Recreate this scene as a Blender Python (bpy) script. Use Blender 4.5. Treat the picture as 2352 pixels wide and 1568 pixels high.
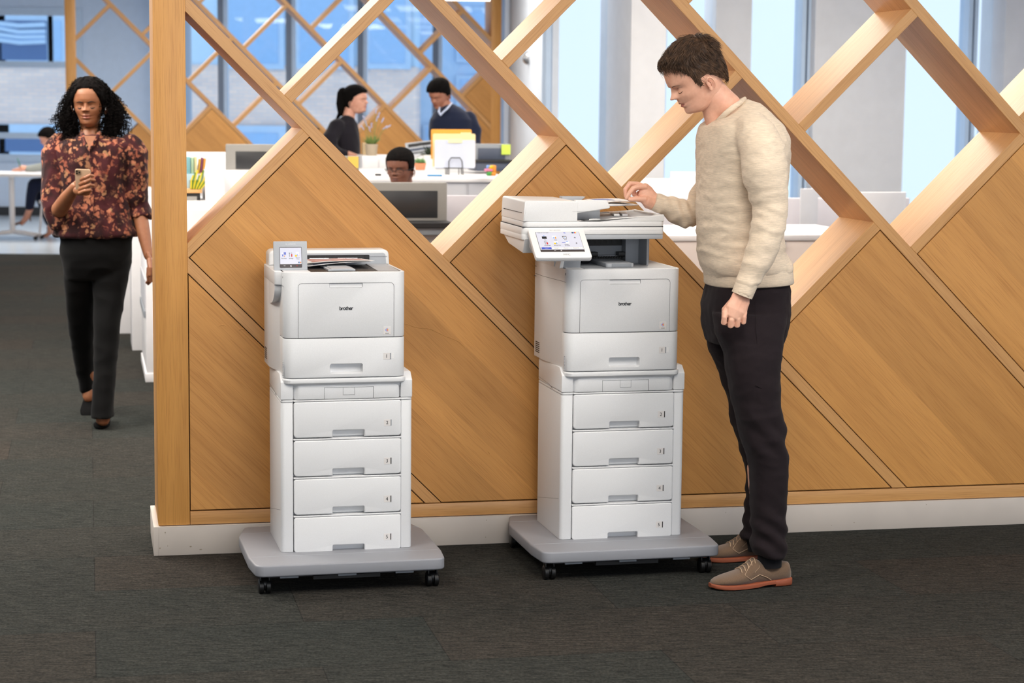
import bpy, bmesh, math, random
import numpy as np
from mathutils import Vector, Matrix
random.seed(7); rng = np.random.default_rng(7)
sc = bpy.context.scene
for o in list(bpy.data.objects): bpy.data.objects.remove(o, do_unlink=True)
COL = sc.collection
PI = math.pi

# ------------------------------------------------------------------ camera
FPX, PITCH, ROLL, CH = 4575.0, .119826, .0099254, 1.60
_cp, _sp, _cr, _sr = math.cos(PITCH), math.sin(PITCH), math.cos(ROLL), math.sin(ROLL)
FW = Vector((0, _cp, -_sp)); _u0 = Vector((0, _sp, _cp)); _r0 = Vector((1, 0, 0))
RT = _r0*_cr + _u0*_sr; UP = _u0*_cr - _r0*_sr
CAM = Vector((0, 0, CH))
cd = bpy.data.cameras.new('camera'); cam = bpy.data.objects.new('camera', cd); COL.objects.link(cam)
cam.matrix_world = Matrix(((RT.x, UP.x, -FW.x, 0), (RT.y, UP.y, -FW.y, 0), (RT.z, UP.z, -FW.z, CH), (0, 0, 0, 1)))
cd.sensor_width = 36; cd.lens = FPX*36/2352; cd.clip_end = 200; cd.clip_start = .05
cd.dof.use_dof = True; cd.dof.focus_distance = 6.75; cd.dof.aperture_fstop = 4.8
sc.camera = cam

# ------------------------------------------------------------------ world and exposure
w = bpy.data.worlds.new('world'); sc.world = w; w.use_nodes = True
bg = w.node_tree.nodes['Background']; bg.inputs[0].default_value = (.76, .88, 1.0, 1); bg.inputs[1].default_value = 1.2
vs = sc.view_settings; vs.view_transform = 'Standard'; vs.look = 'None'; vs.exposure = 0.0; vs.gamma = 1.0; vs.use_curve_mapping = False

def area(name, loc, sx, sy, power, color=(1, .94, .86), rot=(0, 0, 0)):
    l = bpy.data.lights.new(name, 'AREA'); l.shape = 'RECTANGLE'; l.size = sx; l.size_y = sy; l.energy = power; l.color = color
    o = bpy.data.objects.new(name, l); COL.objects.link(o); o.location = loc; o.rotation_euler = rot
    return o
CEIL = 3.3
CLIGHTS = [(-1.9, 4.6, 1.2, 2.0, 62), (.7, 3.8, 1.2, 2.0, 76), (2.9, 4.2, 1.2, 2.0, 95), (-3.7, 8.6, 1.4, 2.4, 215), (1.2, 9.0, 2.6, 1.0, 36), (-1.6, 8.6, 2.6, 1.0, 46),  # unseen ceiling panels; the front three are added as fill and key
           (-2.2, 12.3, 2.4, 2.4, 46), (1.4, 11.8, 2.0, 2.2, 34), (-2.0, 17.6, 2.4, 2.0, 105), (.2, 16.8, 1.6, 2.4, 55), (-5.2, 11.5, 1.2, 2.2, 120), (-4.6, 22.5, 3, 2, 120), (2.3, 12.9, 2.2, 1.6, 60)]  # the last panel is added to brighten the pale columns
for i, (x, y, a, b, p) in enumerate(CLIGHTS):
    area('ceiling_panel_lamp', (x, y, CEIL-.06), a, b, p*1.0, (1, .94, .86))
# added soft fill from behind the camera; no window stands there
area('window_daylight', (1.8, -3.4, 1.9), 5.0, 2.1, 135, (.97, .985, 1), (PI/2, 0, math.radians(8)))

# ------------------------------------------------------------------ geometry of the place
TH = 0.20984669; D0 = 7.146
E = Vector((math.cos(TH), math.sin(TH), 0)); N = Vector((-math.sin(TH), math.cos(TH), 0)); Q0 = Vector((0, D0, 0)); Z = Vector((0, 0, 1))
def ray(u, v): return RT*((u-1176)/FPX) - UP*((v-784)/FPX) + FW
def at(u, v, Y):
    d = ray(u, v); return CAM + d*(Y/d.y)
def onT(u, v, t):
    d = ray(u, v); return CAM + d*(((Q0+N*t-CAM).dot(N))/d.dot(N))
def ground(u, v, z=0.):
    d = ray(u, v); return CAM + d*((z-CH)/d.z)
def ST(s, t, z=0.): return Q0 + E*s + N*t + Z*z

# ------------------------------------------------------------------ materials
def srgb(r, g, b):
    f = lambda c: ((c/255)/12.92 if c/255 <= .04045 else ((c/255+.055)/1.055)**2.4)
    return (f(r), f(g), f(b), 1)
def new_mat(name):
    m = bpy.data.materials.new(name); m.use_nodes = True; nt = m.node_tree
    return m, nt, nt.nodes['Principled BSDF']
def node(nt, t, **k):
    n = nt.nodes.new(t)
    for a, b in k.items():
        if a in n.inputs.keys() if isinstance(a, str) and a in [i.name for i in n.inputs] else False: n.inputs[a].default_value = b
        else: setattr(n, a, b)
    return n
def ramp(nt, fac, stops):
    r = nt.nodes.new('ShaderNodeValToRGB'); cr = r.color_ramp
    while len(cr.elements) > 1: cr.elements.remove(cr.elements[-1])
    cr.elements[0].position = stops[0][0]; cr.elements[0].color = stops[0][1]
    for p, c in stops[1:]:
        e = cr.elements.new(p); e.color = c
    nt.links.new(fac, r.inputs[0]); return r.outputs[0]
def mapping(nt, scale, coord='Object', rot=(0, 0, 0), loc=(0, 0, 0)):
    tc = nt.nodes.new('ShaderNodeTexCoord'); mp = nt.nodes.new('ShaderNodeMapping')
    mp.inputs['Scale'].default_value = scale; mp.inputs['Rotation'].default_value = rot; mp.inputs['Location'].default_value = loc
    nt.links.new(tc.outputs[coord], mp.inputs[0]); return mp.outputs[0]
def noise(nt, vec, scale, detail=3, rough=.5):
    n = nt.nodes.new('ShaderNodeTexNoise'); n.inputs['Scale'].default_value = scale; n.inputs['Detail'].default_value = detail; n.inputs['Roughness'].default_value = rough
    nt.links.new(vec, n.inputs['Vector']); return n.outputs['Fac']
def bump(nt, b, h, strength, dist=.002):
    n = nt.nodes.new('ShaderNodeBump'); n.inputs['Strength'].default_value = strength; n.inputs['Distance'].default_value = dist
    nt.links.new(h, n.inputs['Height']); nt.links.new(n.outputs[0], b.inputs['Normal'])
def mixc(nt, fac, a, b, mode='MIX'):
    m = nt.nodes.new('ShaderNodeMix'); m.data_type = 'RGBA'; m.blend_type = mode
    for s, v in ((0, fac), (6, a), (7, b)):
        if isinstance(v, (float, int, tuple)): m.inputs[s].default_value = v
        else: nt.links.new(v, m.inputs[s])
    return m.outputs[2]
def plain(name, col, rough=.5, metal=0, grain=0, gscale=400, coat=0, spec=None, emit=None, es=1):
    m, nt, b = new_mat(name)
    c = col if len(col) == 4 else srgb(*col)
    b.inputs['Base Color'].default_value = c; b.inputs['Roughness'].default_value = rough; b.inputs['Metallic'].default_value = metal
    if coat: b.inputs['Coat Weight'].default_value = coat
    if spec is not None: b.inputs['Specular IOR Level'].default_value = spec
    v = mapping(nt, (1, 1, 1)); f = noise(nt, v, gscale if grain else 9, 2)
    lo = tuple(x*(1-(.04 if grain else .03)) for x in c[:3])+(1,); hi = tuple(min(1, x*(1+(.03 if grain else .02))) for x in c[:3])+(1,)
    nt.links.new(ramp(nt, f, [(.3, lo), (.7, hi)]), b.inputs['Base Color'])
    if grain: bump(nt, b, f, grain, .0006)
    if emit: b.inputs['Emission Color'].default_value = emit if len(emit) == 4 else srgb(*emit); b.inputs['Emission Strength'].default_value = es
    return m

def wood(name, base=(.50, .245, .075), board=0., tone=.28, axis=0, rough=.42, coat=.12):
    """oak veneer; the grain runs along the object's local X (axis 0) or Z (axis 2); board = width of the veneer leaves across it"""
    m, nt, b = new_mat(name)
    tc = nt.nodes.new('ShaderNodeTexCoord'); sp = nt.nodes.new('ShaderNodeSeparateXYZ'); nt.links.new(tc.outputs['Object'], sp.inputs[0])
    oi = nt.nodes.new('ShaderNodeObjectInfo')
    def sc_(s, off=None):
        mp = nt.nodes.new('ShaderNodeMapping'); mp.inputs['Scale'].default_value = s; nt.links.new(tc.outputs['Object'], mp.inputs[0])
        ad = nt.nodes.new('ShaderNodeVectorMath'); ad.operation = 'ADD'; nt.links.new(mp.outputs[0], ad.inputs[0])
        cx = nt.nodes.new('ShaderNodeCombineXYZ'); mu = nt.nodes.new('ShaderNodeMath'); mu.operation = 'MULTIPLY'; mu.inputs[1].default_value = 40
        nt.links.new(oi.outputs['Random'], mu.inputs[0])
        for k in range(3): nt.links.new(mu.outputs[0], cx.inputs[k])
        nt.links.new(cx.outputs[0], ad.inputs[1])
        return ad.outputs[0]
    L = 1.3; A = 22
    s1 = (L, A, A) if axis == 0 else (A, A, L)
    s2 = (7, 330, 330) if axis == 0 else (330, 330, 7)
    s3 = (.6, 5, 5) if axis == 0 else (5, 5, .6)
    g1 = noise(nt, sc_(s1), 1.0, 4, .6); g2 = noise(nt, sc_(s2), 1.0, 3, .6); g3 = noise(nt, sc_(s3), 1.0, 2)
    d = tuple(x*k for x, k in zip(base, (.90, .87, .83)))+(1,); l = tuple(x*k for x, k in zip(base, (1.07, 1.08, 1.10)))+(1,)
    mid = base+(1,)
    c1 = ramp(nt, g1, [(.30, d), (.50, mid), (.70, l)])
    c2 = ramp(nt, g2, [(.36, (.74, .66, .58, 1)), (.50, (1, 1, 1, 1)), (.75, (1.0, .99, .97, 1))])
    c = mixc(nt, .6, c1, c2, 'MULTIPLY')
    c3 = ramp(nt, g3, [(.3, (.93, .91, .89, 1)), (.7, (1.0, 1.0, 1.0, 1))])
    c = mixc(nt, .8, c, c3, 'MULTIPLY')
    if board:
        mm = nt.nodes.new('ShaderNodeMath'); mm.operation = 'DIVIDE'; mm.inputs[1].default_value = board; nt.links.new(sp.outputs[2 if axis == 0 else 0], mm.inputs[0])
        fl = nt.nodes.new('ShaderNodeMath'); fl.operation = 'FLOOR'; nt.links.new(mm.outputs[0], fl.inputs[0])
        ad = nt.nodes.new('ShaderNodeMath'); ad.operation = 'ADD'; nt.links.new(fl.outputs[0], ad.inputs[0]); mu = nt.nodes.new('ShaderNodeMath'); mu.operation = 'MULTIPLY'; mu.inputs[1].default_value = 7.77
        nt.links.new(oi.outputs['Random'], mu.inputs[0]); nt.links.new(mu.outputs[0], ad.inputs[1])
        wn = nt.nodes.new('ShaderNodeTexWhiteNoise'); wn.noise_dimensions = '1D'; nt.links.new(ad.outputs[0], wn.inputs['W'])
        bt = ramp(nt, wn.outputs['Value'], [(0, (1-tone, 1-tone*1.1, 1-tone*1.25, 1)), (1, (1.08, 1.08, 1.08, 1))])
        c = mixc(nt, 1.0, c, bt, 'MULTIPLY')
    nt.links.new(c, b.inputs['Base Color'])
    rr = ramp(nt, g2, [(.3, (rough+.14,)*3+(1,)), (.7, (rough,)*3+(1,))]); nt.links.new(rr, b.inputs['Roughness'])
    b.inputs['Coat Weight'].default_value = coat; b.inputs['Coat Roughness'].default_value = .32
    bump(nt, b, g2, .12, .0008)
    return m

M = {}
WB = (.62, .30, .080)
M['wood_panel'] = wood('oak_veneer_panel', WB, board=.098, tone=.17)
M['wood_beam'] = wood('oak_beam', (.62, .325, .112), coat=.45)
M['wood_post'] = wood('oak_post', (.68, .335, .088), axis=2, coat=.25)
M['gap'] = plain('dark_groove_backing', (38, 24, 14), .8)
M['white'] = plain('printer_white_plastic', (226, 227, 229), .42, grain=.06, gscale=700)
M['white2'] = plain('printer_bright_plastic', (236, 236, 236), .38, grain=.04, gscale=700)
M['lgrey'] = plain('light_grey_plastic', (176, 180, 186), .45, grain=.06, gscale=700)
M['mgrey'] = plain('mid_grey_plastic', (140, 145, 152), .45, grain=.06, gscale=700)
M['trolley'] = plain('trolley_grey_plastic', (142, 144, 151), .5, grain=.12, gscale=700)
M['dark'] = plain('dark_recess_plastic', (26, 26, 28), .5)
M['black'] = plain('black_rubber', (16, 16, 17), .42)
M['seam'] = plain('seam_shadow_gap', (60, 60, 64), .8)
M['chrome'] = plain('steel_roller', (190, 192, 196), .25, metal=.9)
M['ink'] = plain('black_print', (30, 30, 34), .5)
M['inkgrey'] = plain('grey_print', (120, 120, 126), .5)
M['inkwhite'] = plain('white_print', (240, 240, 242), .5)
M['sticker'] = plain('pale_sticker', (222, 218, 216), .5)
M['screen'] = plain('lit_touch_screen', (200, 202, 216), .25, emit=(200, 203, 222), es=.2)
M['screenbar'] = plain('screen_bottom_bar', (70, 64, 64), .3)
for nm, c in dict(blue=(60, 84, 200), lblue=(120, 165, 235), red=(200, 30, 34), yellow=(248, 200, 30), magenta=(220, 40, 110), cyan=(30, 160, 220), orange=(240, 150, 50), green=(70, 160, 70), pink=(240, 130, 170)).items():
    M[nm] = plain('print_'+nm, c, .5)
M['paper'] = plain('white_paper', (240, 240, 240), .6)
M['kick'] = plain('white_laminate_kickboard', (198, 189, 181), .5)

# ------------------------------------------------------------------ mesh helpers
def tag(o, label=None, cat=None, group=None, kind=None):
    if label: o['label'] = label
    if cat: o['category'] = cat
    if group: o['group'] = group
    if kind: o['kind'] = kind
    return o
def thing(name, label, cat, loc=(0, 0, 0), group=None, kind=None, mat=None):
    o = bpy.data.objects.new(name, None); COL.objects.link(o); o.empty_display_size = .1
    if mat is not None: o.matrix_world = mat
    else: o.location = loc
    WM[o.name] = Matrix(mat) if mat is not None else Matrix.Translation(loc)
    return tag(o, label, cat, group, kind)
WM = {}
def wm(o): return WM.get(o.name, Matrix.Identity(4))
def obj(name, bm, mats, parent=None, smooth=.6, M0=None, label=None, frame=None):
    """link bm as one mesh object. Vertices of bm are in space M0 (default: world).
    frame: world matrix that the object's own local axes should take (for grain direction)"""
    me = bpy.data.meshes.new(name); 
    W = wm(parent) if parent else Matrix.Identity(4)
    src = M0 if M0 is not None else Matrix.Identity(4)
    loc = frame if frame is not None else W
    if src != loc: bm.transform(loc.inverted() @ src)
    bmesh.ops.recalc_face_normals(bm, faces=bm.faces) if not getattr(bm, '_norecalc', False) else None
    bm.to_mesh(me); bm.free()
    for m in (mats if isinstance(mats, (list, tuple)) else [mats]): me.materials.append(M[m] if isinstance(m, str) else m)
    if smooth is not None:
        me.shade_smooth()
        if smooth < 3: me.set_sharp_from_angle(angle=smooth)
    o = bpy.data.objects.new(name, me); COL.objects.link(o)
    if parent:
        o.parent = parent
        o.matrix_basis = W.inverted() @ loc
    elif frame is not None: o.matrix_basis = loc
    WM[o.name] = loc.copy()
    if label: o['label'] = label
    return o
def BM(): return bmesh.new()
def setmat(faces, i):
    for f in faces: f.material_index = i
def box(bm, x0, x1, y0, y1, z0, z1, mi=0, Mx=None, bev=0.):
    vs = [bm.verts.new(Vector(p)) for p in ((x0, y0, z0), (x1, y0, z0), (x1, y1, z0), (x0, y1, z0), (x0, y0, z1), (x1, y0, z1), (x1, y1, z1), (x0, y1, z1))]
    fs = [bm.faces.new([vs[i] for i in q]) for q in ((0, 3, 2, 1), (4, 5, 6, 7), (0, 1, 5, 4), (1, 2, 6, 5), (2, 3, 7, 6), (3, 0, 4, 7))]
    setmat(fs, mi)
    if bev:
        es = set(e for f in fs for e in f.edges)
        r = bmesh.ops.bevel(bm, geom=list(es), offset=bev, segments=2, affect='EDGES', profile=.5)
        vs = list(set(v for f in r['faces'] for v in f.verts) | set(v for v in vs if v.is_valid))
        for f in r['faces']: f.material_index = mi
    if Mx is not None:
        bmesh.ops.transform(bm, matrix=Mx, verts=[v for v in vs if v.is_valid])
def roundpoly(pts, rad, seg=5):
    """pts ccw [(x,y)], rad per-corner radius list or number"""
    out = []; n = len(pts)
    for i, p in enumerate(pts):
        r = rad[i] if isinstance(rad, (list, tuple)) else rad
        a = Vector(pts[i-1]); c = Vector(pts[(i+1) % n]); p = Vector(p)
        if r <= 0: out.append(tuple(p)); continue
        u = (a-p).normalized(); v = (c-p).normalized(); ang = u.angle(v)
        if ang > PI-.01: out.append(tuple(p)); continue
        d = min(r/math.tan(ang/2), (a-p).length*.49, (c-p).length*.49); r = d*math.tan(ang/2)
        q0 = p+u*d; q1 = p+v*d; cen = p+(u+v).normalized()*(r/math.sin(ang/2))
        a0 = math.atan2(q0.y-cen.y, q0.x-cen.x); a1 = math.atan2(q1.y-cen.y, q1.x-cen.x)
        da = (a1-a0+PI) % (2*PI)-PI
        for k in range(seg+1):
            t = a0+da*k/seg; out.append((cen.x+r*math.cos(t), cen.y+r*math.sin(t)))
    return out
def offset_poly(pts, d):
    n = len(pts); out = []
    ar = sum(pts[i][0]*pts[(i+1) % n][1]-pts[(i+1) % n][0]*pts[i][1] for i in range(n)); sgn = 1 if ar > 0 else -1
    for i in range(n):
        a, p, c = Vector(pts[i-1]), Vector(pts[i]), Vector(pts[(i+1) % n])
        e1 = (p-a); e2 = (c-p)
        if e1.length < 1e-9 or e2.length < 1e-9: out.append(tuple(p)); continue
        e1.normalize(); e2.normalize()
        n1 = Vector((-e1.y, e1.x))*sgn; n2 = Vector((-e2.y, e2.x))*sgn; m = n1+n2
        if m.length < 1e-6: out.append(tuple(p)); continue
        m.normalize(); k = d/max(.35, m.dot(n1)); out.append((p.x+m.x*k, p.y+m.y*k))
    return out
def prism(bm, poly, h0, h1, bev=0., plane='XY', mi=0, seg=2, Mx=None, cap0=True):
    """extrude 2-D outline; plane XY -> along z, XZ -> along y (outline = x,z), YZ -> along x (outline = y,z). bevel on both rims"""
    rings = []
    if bev > 0:
        rings = [(h0, bev)]+[(h0+bev*(1-math.cos(PI/2*k/seg)), bev*(1-math.sin(PI/2*k/seg))) for k in range(1, seg+1)]
        rings += [(h1-bev*(1-math.sin(PI/2*k/seg)), bev*(1-math.cos(PI/2*k/seg))) for k in range(0, seg+1)]
    else: rings = [(h0, 0), (h1, 0)]
    L = []
    for h, ins in rings:
        q = offset_poly(poly, ins) if ins else poly
        if plane == 'XY': L.append([bm.verts.new((x, y, h)) for x, y in q])
        elif plane == 'XZ': L.append([bm.verts.new((x, h, y)) for x, y in q])
        else: L.append([bm.verts.new((h, x, y)) for x, y in q])
    n = len(poly); fs = []
    for a, b in zip(L[:-1], L[1:]):
        for i in range(n): fs.append(bm.faces.new((a[i], a[(i+1) % n], b[(i+1) % n], b[i])))
    if cap0: fs.append(bm.faces.new(list(reversed(L[0]))))
    fs.append(bm.faces.new(L[-1]))
    setmat(fs, mi)
    if Mx is not None: bmesh.ops.transform(bm, matrix=Mx, verts=[v for l in L for v in l])
    return fs
def rbox(bm, x0, x1, y0, y1, z0, z1, r=0., bev=0., plane='XY', mi=0, seg=5):
    if plane == 'XY': prism(bm, roundpoly([(x0, y0), (x1, y0), (x1, y1), (x0, y1)], r, seg) if r else [(x0, y0), (x1, y0), (x1, y1), (x0, y1)], z0, z1, bev, plane, mi)
    elif plane == 'XZ': prism(bm, roundpoly([(x0, z0), (x1, z0), (x1, z1), (x0, z1)], r, seg) if r else [(x0, z0), (x1, z0), (x1, z1), (x0, z1)], y0, y1, bev, plane, mi)
    else: prism(bm, roundpoly([(y0, z0), (y1, z0), (y1, z1), (y0, z1)], r, seg) if r else [(y0, z0), (y1, z0), (y1, z1), (y0, z1)], x0, x1, bev, plane, mi)
def loft(bm, secs, mi=0, caps=True, close=False):
    """secs: list of rings (lists of Vector) with equal counts"""
    L = [[bm.verts.new(p) for p in s] for s in secs]; n = len(L[0])
    for a, b in zip(L[:-1], L[1:]):
        for i in range(n): bm.faces.new((a[i], a[(i+1) % n], b[(i+1) % n], b[i])).material_index = mi
    if caps:
        bm.faces.new(list(reversed(L[0]))).material_index = mi; bm.faces.new(L[-1]).material_index = mi
    return L
def ring(c, au, av, n=16, p=2.0):
    out = []
    for k in range(n):
        t = 2*PI*k/n; cu, su = math.cos(t), math.sin(t)
        out.append(c+au*(math.copysign(abs(cu)**(2/p), cu))+av*(math.copysign(abs(su)**(2/p), su)))
    return out
def tube(bm, pts, rad, n=8, mi=0, flat=1.0, side=None, caps=True, rounded=False):
    """round tube through pts with radius (list or number); flat scales along 'side' axis"""
    pts = [Vector(p) for p in pts]; m = len(pts)
    rad = [rad]*m if isinstance(rad, (int, float)) else list(rad)
    if rounded:
        d0 = (pts[0]-pts[1]).normalized(); d1 = (pts[-1]-pts[-2]).normalized(); r0, r1 = rad[0], rad[-1]
        pts = [pts[0]+d0*r0*.95, pts[0]+d0*r0*.7]+pts+[pts[-1]+d1*r1*.7, pts[-1]+d1*r1*.95]; rad = [r0*.25, r0*.72]+rad+[r1*.72, r1*.25]; m += 4
    up = None; secs = []
    for i in range(m):
        d = (pts[min(i+1, m-1)]-pts[max(i-1, 0)])
        if d.length < 1e-9: d = Vector((0, 0, 1))
        d.normalize()
        if up is None:
            ref = Vector(side) if side is not None else (Vector((0, 0, 1)) if abs(d.z) < .9 else Vector((1, 0, 0)))
            up = (ref-d*ref.dot(d)).normalized()
        else: up = (up-d*up.dot(d)).normalized()
        if side is not None:
            s_ = Vector(side); s_ = s_-d*s_.dot(d)
            if s_.length > .1: up = s_.normalized()
        v = d.cross(up); secs.append(ring(pts[i], up*rad[i]*flat, v*rad[i], n))
    return loft(bm, secs, mi, caps)
def lathe(bm, prof, c=(0, 0, 0), n=20, mi=0):
    c = Vector(c); secs = [[c+Vector((r*math.cos(2*PI*k/n), r*math.sin(2*PI*k/n), z)) for k in range(n)] for r, z in prof]
    loft(bm, secs, mi)
def remesh(bm, vox, smooth=3, fac=.5):
    """voxel-merge everything in bm into one continuous skin, then relax it"""
    me = bpy.data.meshes.new('tmp'); bm.to_mesh(me); bm.free(); o = bpy.data.objects.new('tmp', me); COL.objects.link(o)
    md = o.modifiers.new('r', 'REMESH'); md.mode = 'VOXEL'; md.voxel_size = vox; md.use_smooth_shade = True
    if smooth:
        s = o.modifiers.new('s', 'SMOOTH'); s.iterations = smooth; s.factor = fac
    dg = bpy.context.evaluated_depsgraph_get(); ev = o.evaluated_get(dg); m2 = bpy.data.meshes.new_from_object(ev)
    out = bmesh.new(); out.from_mesh(m2); bpy.data.objects.remove(o, do_unlink=True); bpy.data.meshes.remove(me); bpy.data.meshes.remove(m2)
    return out
def merge(dst, src):
    me = bpy.data.meshes.new('tmp'); src.to_mesh(me); src.free(); dst.from_mesh(me); bpy.data.meshes.remove(me)
def text_bm(s, size, weight=0.0, depth=.0004, align='CENTER', space=1.0):
    cu = bpy.data.curves.new('t', 'FONT'); cu.body = s; cu.size = size; cu.align_x = align; cu.align_y = 'CENTER'; cu.extrude = depth/2; cu.offset = weight; cu.space_character = space
    o = bpy.data.objects.new('t', cu); COL.objects.link(o); dg = bpy.context.evaluated_depsgraph_get()
    me = bpy.data.meshes.new_from_object(o.evaluated_get(dg)); bm = bmesh.new(); bm.from_mesh(me)
    bpy.data.objects.remove(o, do_unlink=True); bpy.data.curves.remove(cu); bpy.data.meshes.remove(me)
    return bm
def face_text(name, s, size, x, y, z, mat, parent, M0, weight=0., space=1., plane=None, label=None):
    """lettering standing on a front face (looking along +y in M0)"""
    bm = text_bm(s, size, weight, space=space)
    T = plane if plane is not None else Matrix.Translation((x, y, z)) @ Matrix.Rotation(PI/2, 4, 'X')
    bm.transform(T); return obj(name, bm, mat, parent, None, M0=M0, label=label)
# ================================================================== PART 2: room, partition
def clip(poly, a, b, c):
    """keep a*x+b*y <= c"""
    out = []; n = len(poly)
    for i in range(n):
        p, q = poly[i], poly[(i+1) % n]; fp = a*p[0]+b*p[1]-c; fq = a*q[0]+b*q[1]-c
        if fp <= 0: out.append(p)
        if fp*fq < 0:
            t = fp/(fp-fq); out.append((p[0]+(q[0]-p[0])*t, p[1]+(q[1]-p[1])*t))
    return out
R2 = math.sqrt(.5)
def lattice(name, label, org, ex, en, depth, s0, s1, post_w, zb, zt, a_list, width, rungs, panels, gap, mats, base_z=0., post_end=None, right_post=False, trim_d=.012):
    """diamond lattice screen; s along ex, depth along en. Returns the thing"""
    root = thing(name, label, 'partition', org+Vector((0, 0, base_z)))
    W0 = Matrix(((ex.x, en.x, 0, org.x), (ex.y, en.y, 0, org.y), (0, 0, 1, org.z), (0, 0, 0, 1)))
    Rm = W0 @ Matrix.Rotation(PI/4, 4, 'Y')      # local x runs down-right along the "\\" strips
    Rp = W0 @ Matrix.Rotation(-PI/4, 4, 'Y')     # local x runs up-right
    big = [(s0+post_w, zb), (s1-(post_w if right_post else 0), zb), (s1-(post_w if right_post else 0), zt), (s0+post_w, zt)]
    def emit(nm, poly, y0, y1, mat, fr, bev=.0012):
        if len(poly) < 3: return
        ar = abs(sum(poly[i][0]*poly[(i+1) % len(poly)][1]-poly[(i+1) % len(poly)][0]*poly[i][1] for i in range(len(poly))))/2
        if ar < .0006: return
        # drop duplicate corners
        pp = []
        for p in poly:
            if not pp or (p[0]-pp[-1][0])**2+(p[1]-pp[-1][1])**2 > 1e-8: pp.append(p)
        bm = BM(); prism(bm, pp, y0, y1, bev, 'XZ', seg=1); obj(nm, bm, mat, root, .5, M0=W0, frame=fr)
    # posts
    bm = BM(); box(bm, s0, s0+post_w, 0, depth, zb-.05, zt, bev=.0015); obj('post', bm, mats['post'], root, .5, M0=W0, frame=W0)
    if right_post:
        bm = BM(); box(bm, s1-post_w, s1, 0, depth, zb-.05, zt, bev=.0015); obj('post', bm, mats['post'], root, .5, M0=W0, frame=W0)
    bm = BM(); box(bm, s0+post_w+.0015, s1-(post_w if right_post else 0), 0, depth, zb-.05, zb-.003, bev=.001); obj('bottom_rail', bm, mats['beam'], root, .5, M0=W0, frame=W0)
    inf = 9
    for a in a_list:
        p = clip(clip(big, -R2, -R2, -a), R2, R2, a+width); emit('diagonal_beam', p, 0, depth, mats['beam'], Rm)
    edges = [a_list[0]-inf]+list(a_list)
    for ci in range(len(a_list)+1):
        lo = a_list[ci-1]+width if ci > 0 else -inf; hi = a_list[ci] if ci < len(a_list) else inf
        for b in rungs.get(ci, []):
            p = clip(clip(clip(clip(big, -R2, -R2, -lo), R2, R2, hi), R2, -R2, -b), -R2, R2, b+width-.002); emit('cross_beam', p, 0, depth, mats['beam'], Rp)
        if ci in panels:
            top = panels[ci]
            p = clip(clip(big, -R2, -R2, -(lo+gap)), R2, R2, hi-gap)
            p = clip(p, -R2, R2, top-gap)
            p = clip(p, -1, 0, -(s0+post_w+gap))
            p = clip(p, 0, -1, -(zb+gap*.6))
            emit('veneer_panel', p, 0.0008, depth-.0008, mats['panel'], Rm, bev=.0008)
            p2 = clip(clip(clip(big, -R2, -R2, -lo), R2, R2, hi), -R2, R2, top)
            if len(p2) > 2:
                bm = BM(); prism(bm, p2, trim_d, depth-trim_d, 0, 'XZ'); obj('groove_backing', bm, 'gap', root, None, M0=W0, frame=W0)
    return root, W0
AL = [-.112, .5235, 1.160, 1.797, 2.440, 3.078]
part, PW = lattice('wood_lattice_partition', 'long oak lattice partition of open diamonds over veneered panels behind both printers', Q0, E, N, .355,
    -1.266, 3.1, .110, .156, 2.75, AL, .040,
    {1: [1.557], 2: [1.683, .889, 2.45], 3: [1.230, .597, -.186, 2.0], 4: [.286, -.357, .93], 5: [-.307, -1.0, .33]},
    {0: 9, 1: 1.557, 2: .889, 3: -.186, 4: -.357, 5: -1.0, 6: -1.0}, .0032,
    dict(post='wood_post', beam='wood_beam', panel='wood_panel'))
bm = BM(); Mk = PW
box(bm, -1.283, -1.2665, -.010, .372, 0, .1035, bev=.001); box(bm, -1.2665, 1.045, -.010, .355, 0, .103, bev=.0008); box(bm, 1.0462, 3.1, -.010, .355, 0, .103, bev=.0008)
obj('kickboard', bm, 'kick', part, .5, M0=PW, label='white laminate kickboard with scuffs')
for p in part.children:
    if p.name.startswith('bottom_rail') : pass
# scuffs and screw heads on the kickboard, scratch marks on the veneer
M['scuff'] = plain('brown_scuff', (150, 138, 118), .8)
bm = BM()
for s, z, rx, rz in ((-1.243, .083, .0022, .0022), (-1.235, .035, .0016, .0016), (-1.155, .03, .004, .0022), (-1.12, .018, .005, .0015), (-.09, .088, .0018, .0018), (-.093, .025, .0018, .0018), (.82, .085, .0016, .0016), (1.0, .09, .0016, .0016), (1.33, .03, .0018, .0018), (1.62, .09, .0018, .0018), (1.24, .022, .0015, .0015), (-1.262, .028, .003, .002)):
    rr = ring(Vector((s, -.0112, z)), Vector((rx, 0, 0)), Vector((0, 0, rz)), 8); bm.faces.new([bm.verts.new(p) for p in rr])
obj('screw_mark', bm, 'scuff', part, None, M0=PW)
bm = BM()
M['scratch'] = plain('pale_scratch', (214, 160, 92), .6)
for pts in ([(-.39, .81), (-.35, .795), (-.30, .79), (-.25, .765), (-.20, .745), (-.17, .72)], [(-1.05, .81), (-1.035, .815), (-1.025, .809)], [(-.98, .795), (-.965, .799)], [(.03, .35), (.045, .325)], [(-.085, .34), (-.078, .33)]):
    tube(bm, [Vector((a, -.0002, z)) for a, z in pts], .0007, 4)
obj('scratch_mark', bm, 'scratch', part, None, M0=PW)

# line of the right-hand window wall (far left to near right)
RC = Vector((at(1158, 200, 22.2).x, 22.2, 0)); RA = Vector((at(1268, 200, 15.5).x, 15.5, 0)); RB = RA+E*4
def RWX(y):
    if y > RA.y: return RA.x+(RC.x-RA.x)*(y-RA.y)/(RC.y-RA.y)
    return RA.x+(RB.x-RA.x)*(y-RA.y)/(RB.y-RA.y)
def RWY(x): return RA.y+(RB.y-RA.y)*(x-RA.x)/(RB.x-RA.x)
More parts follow.
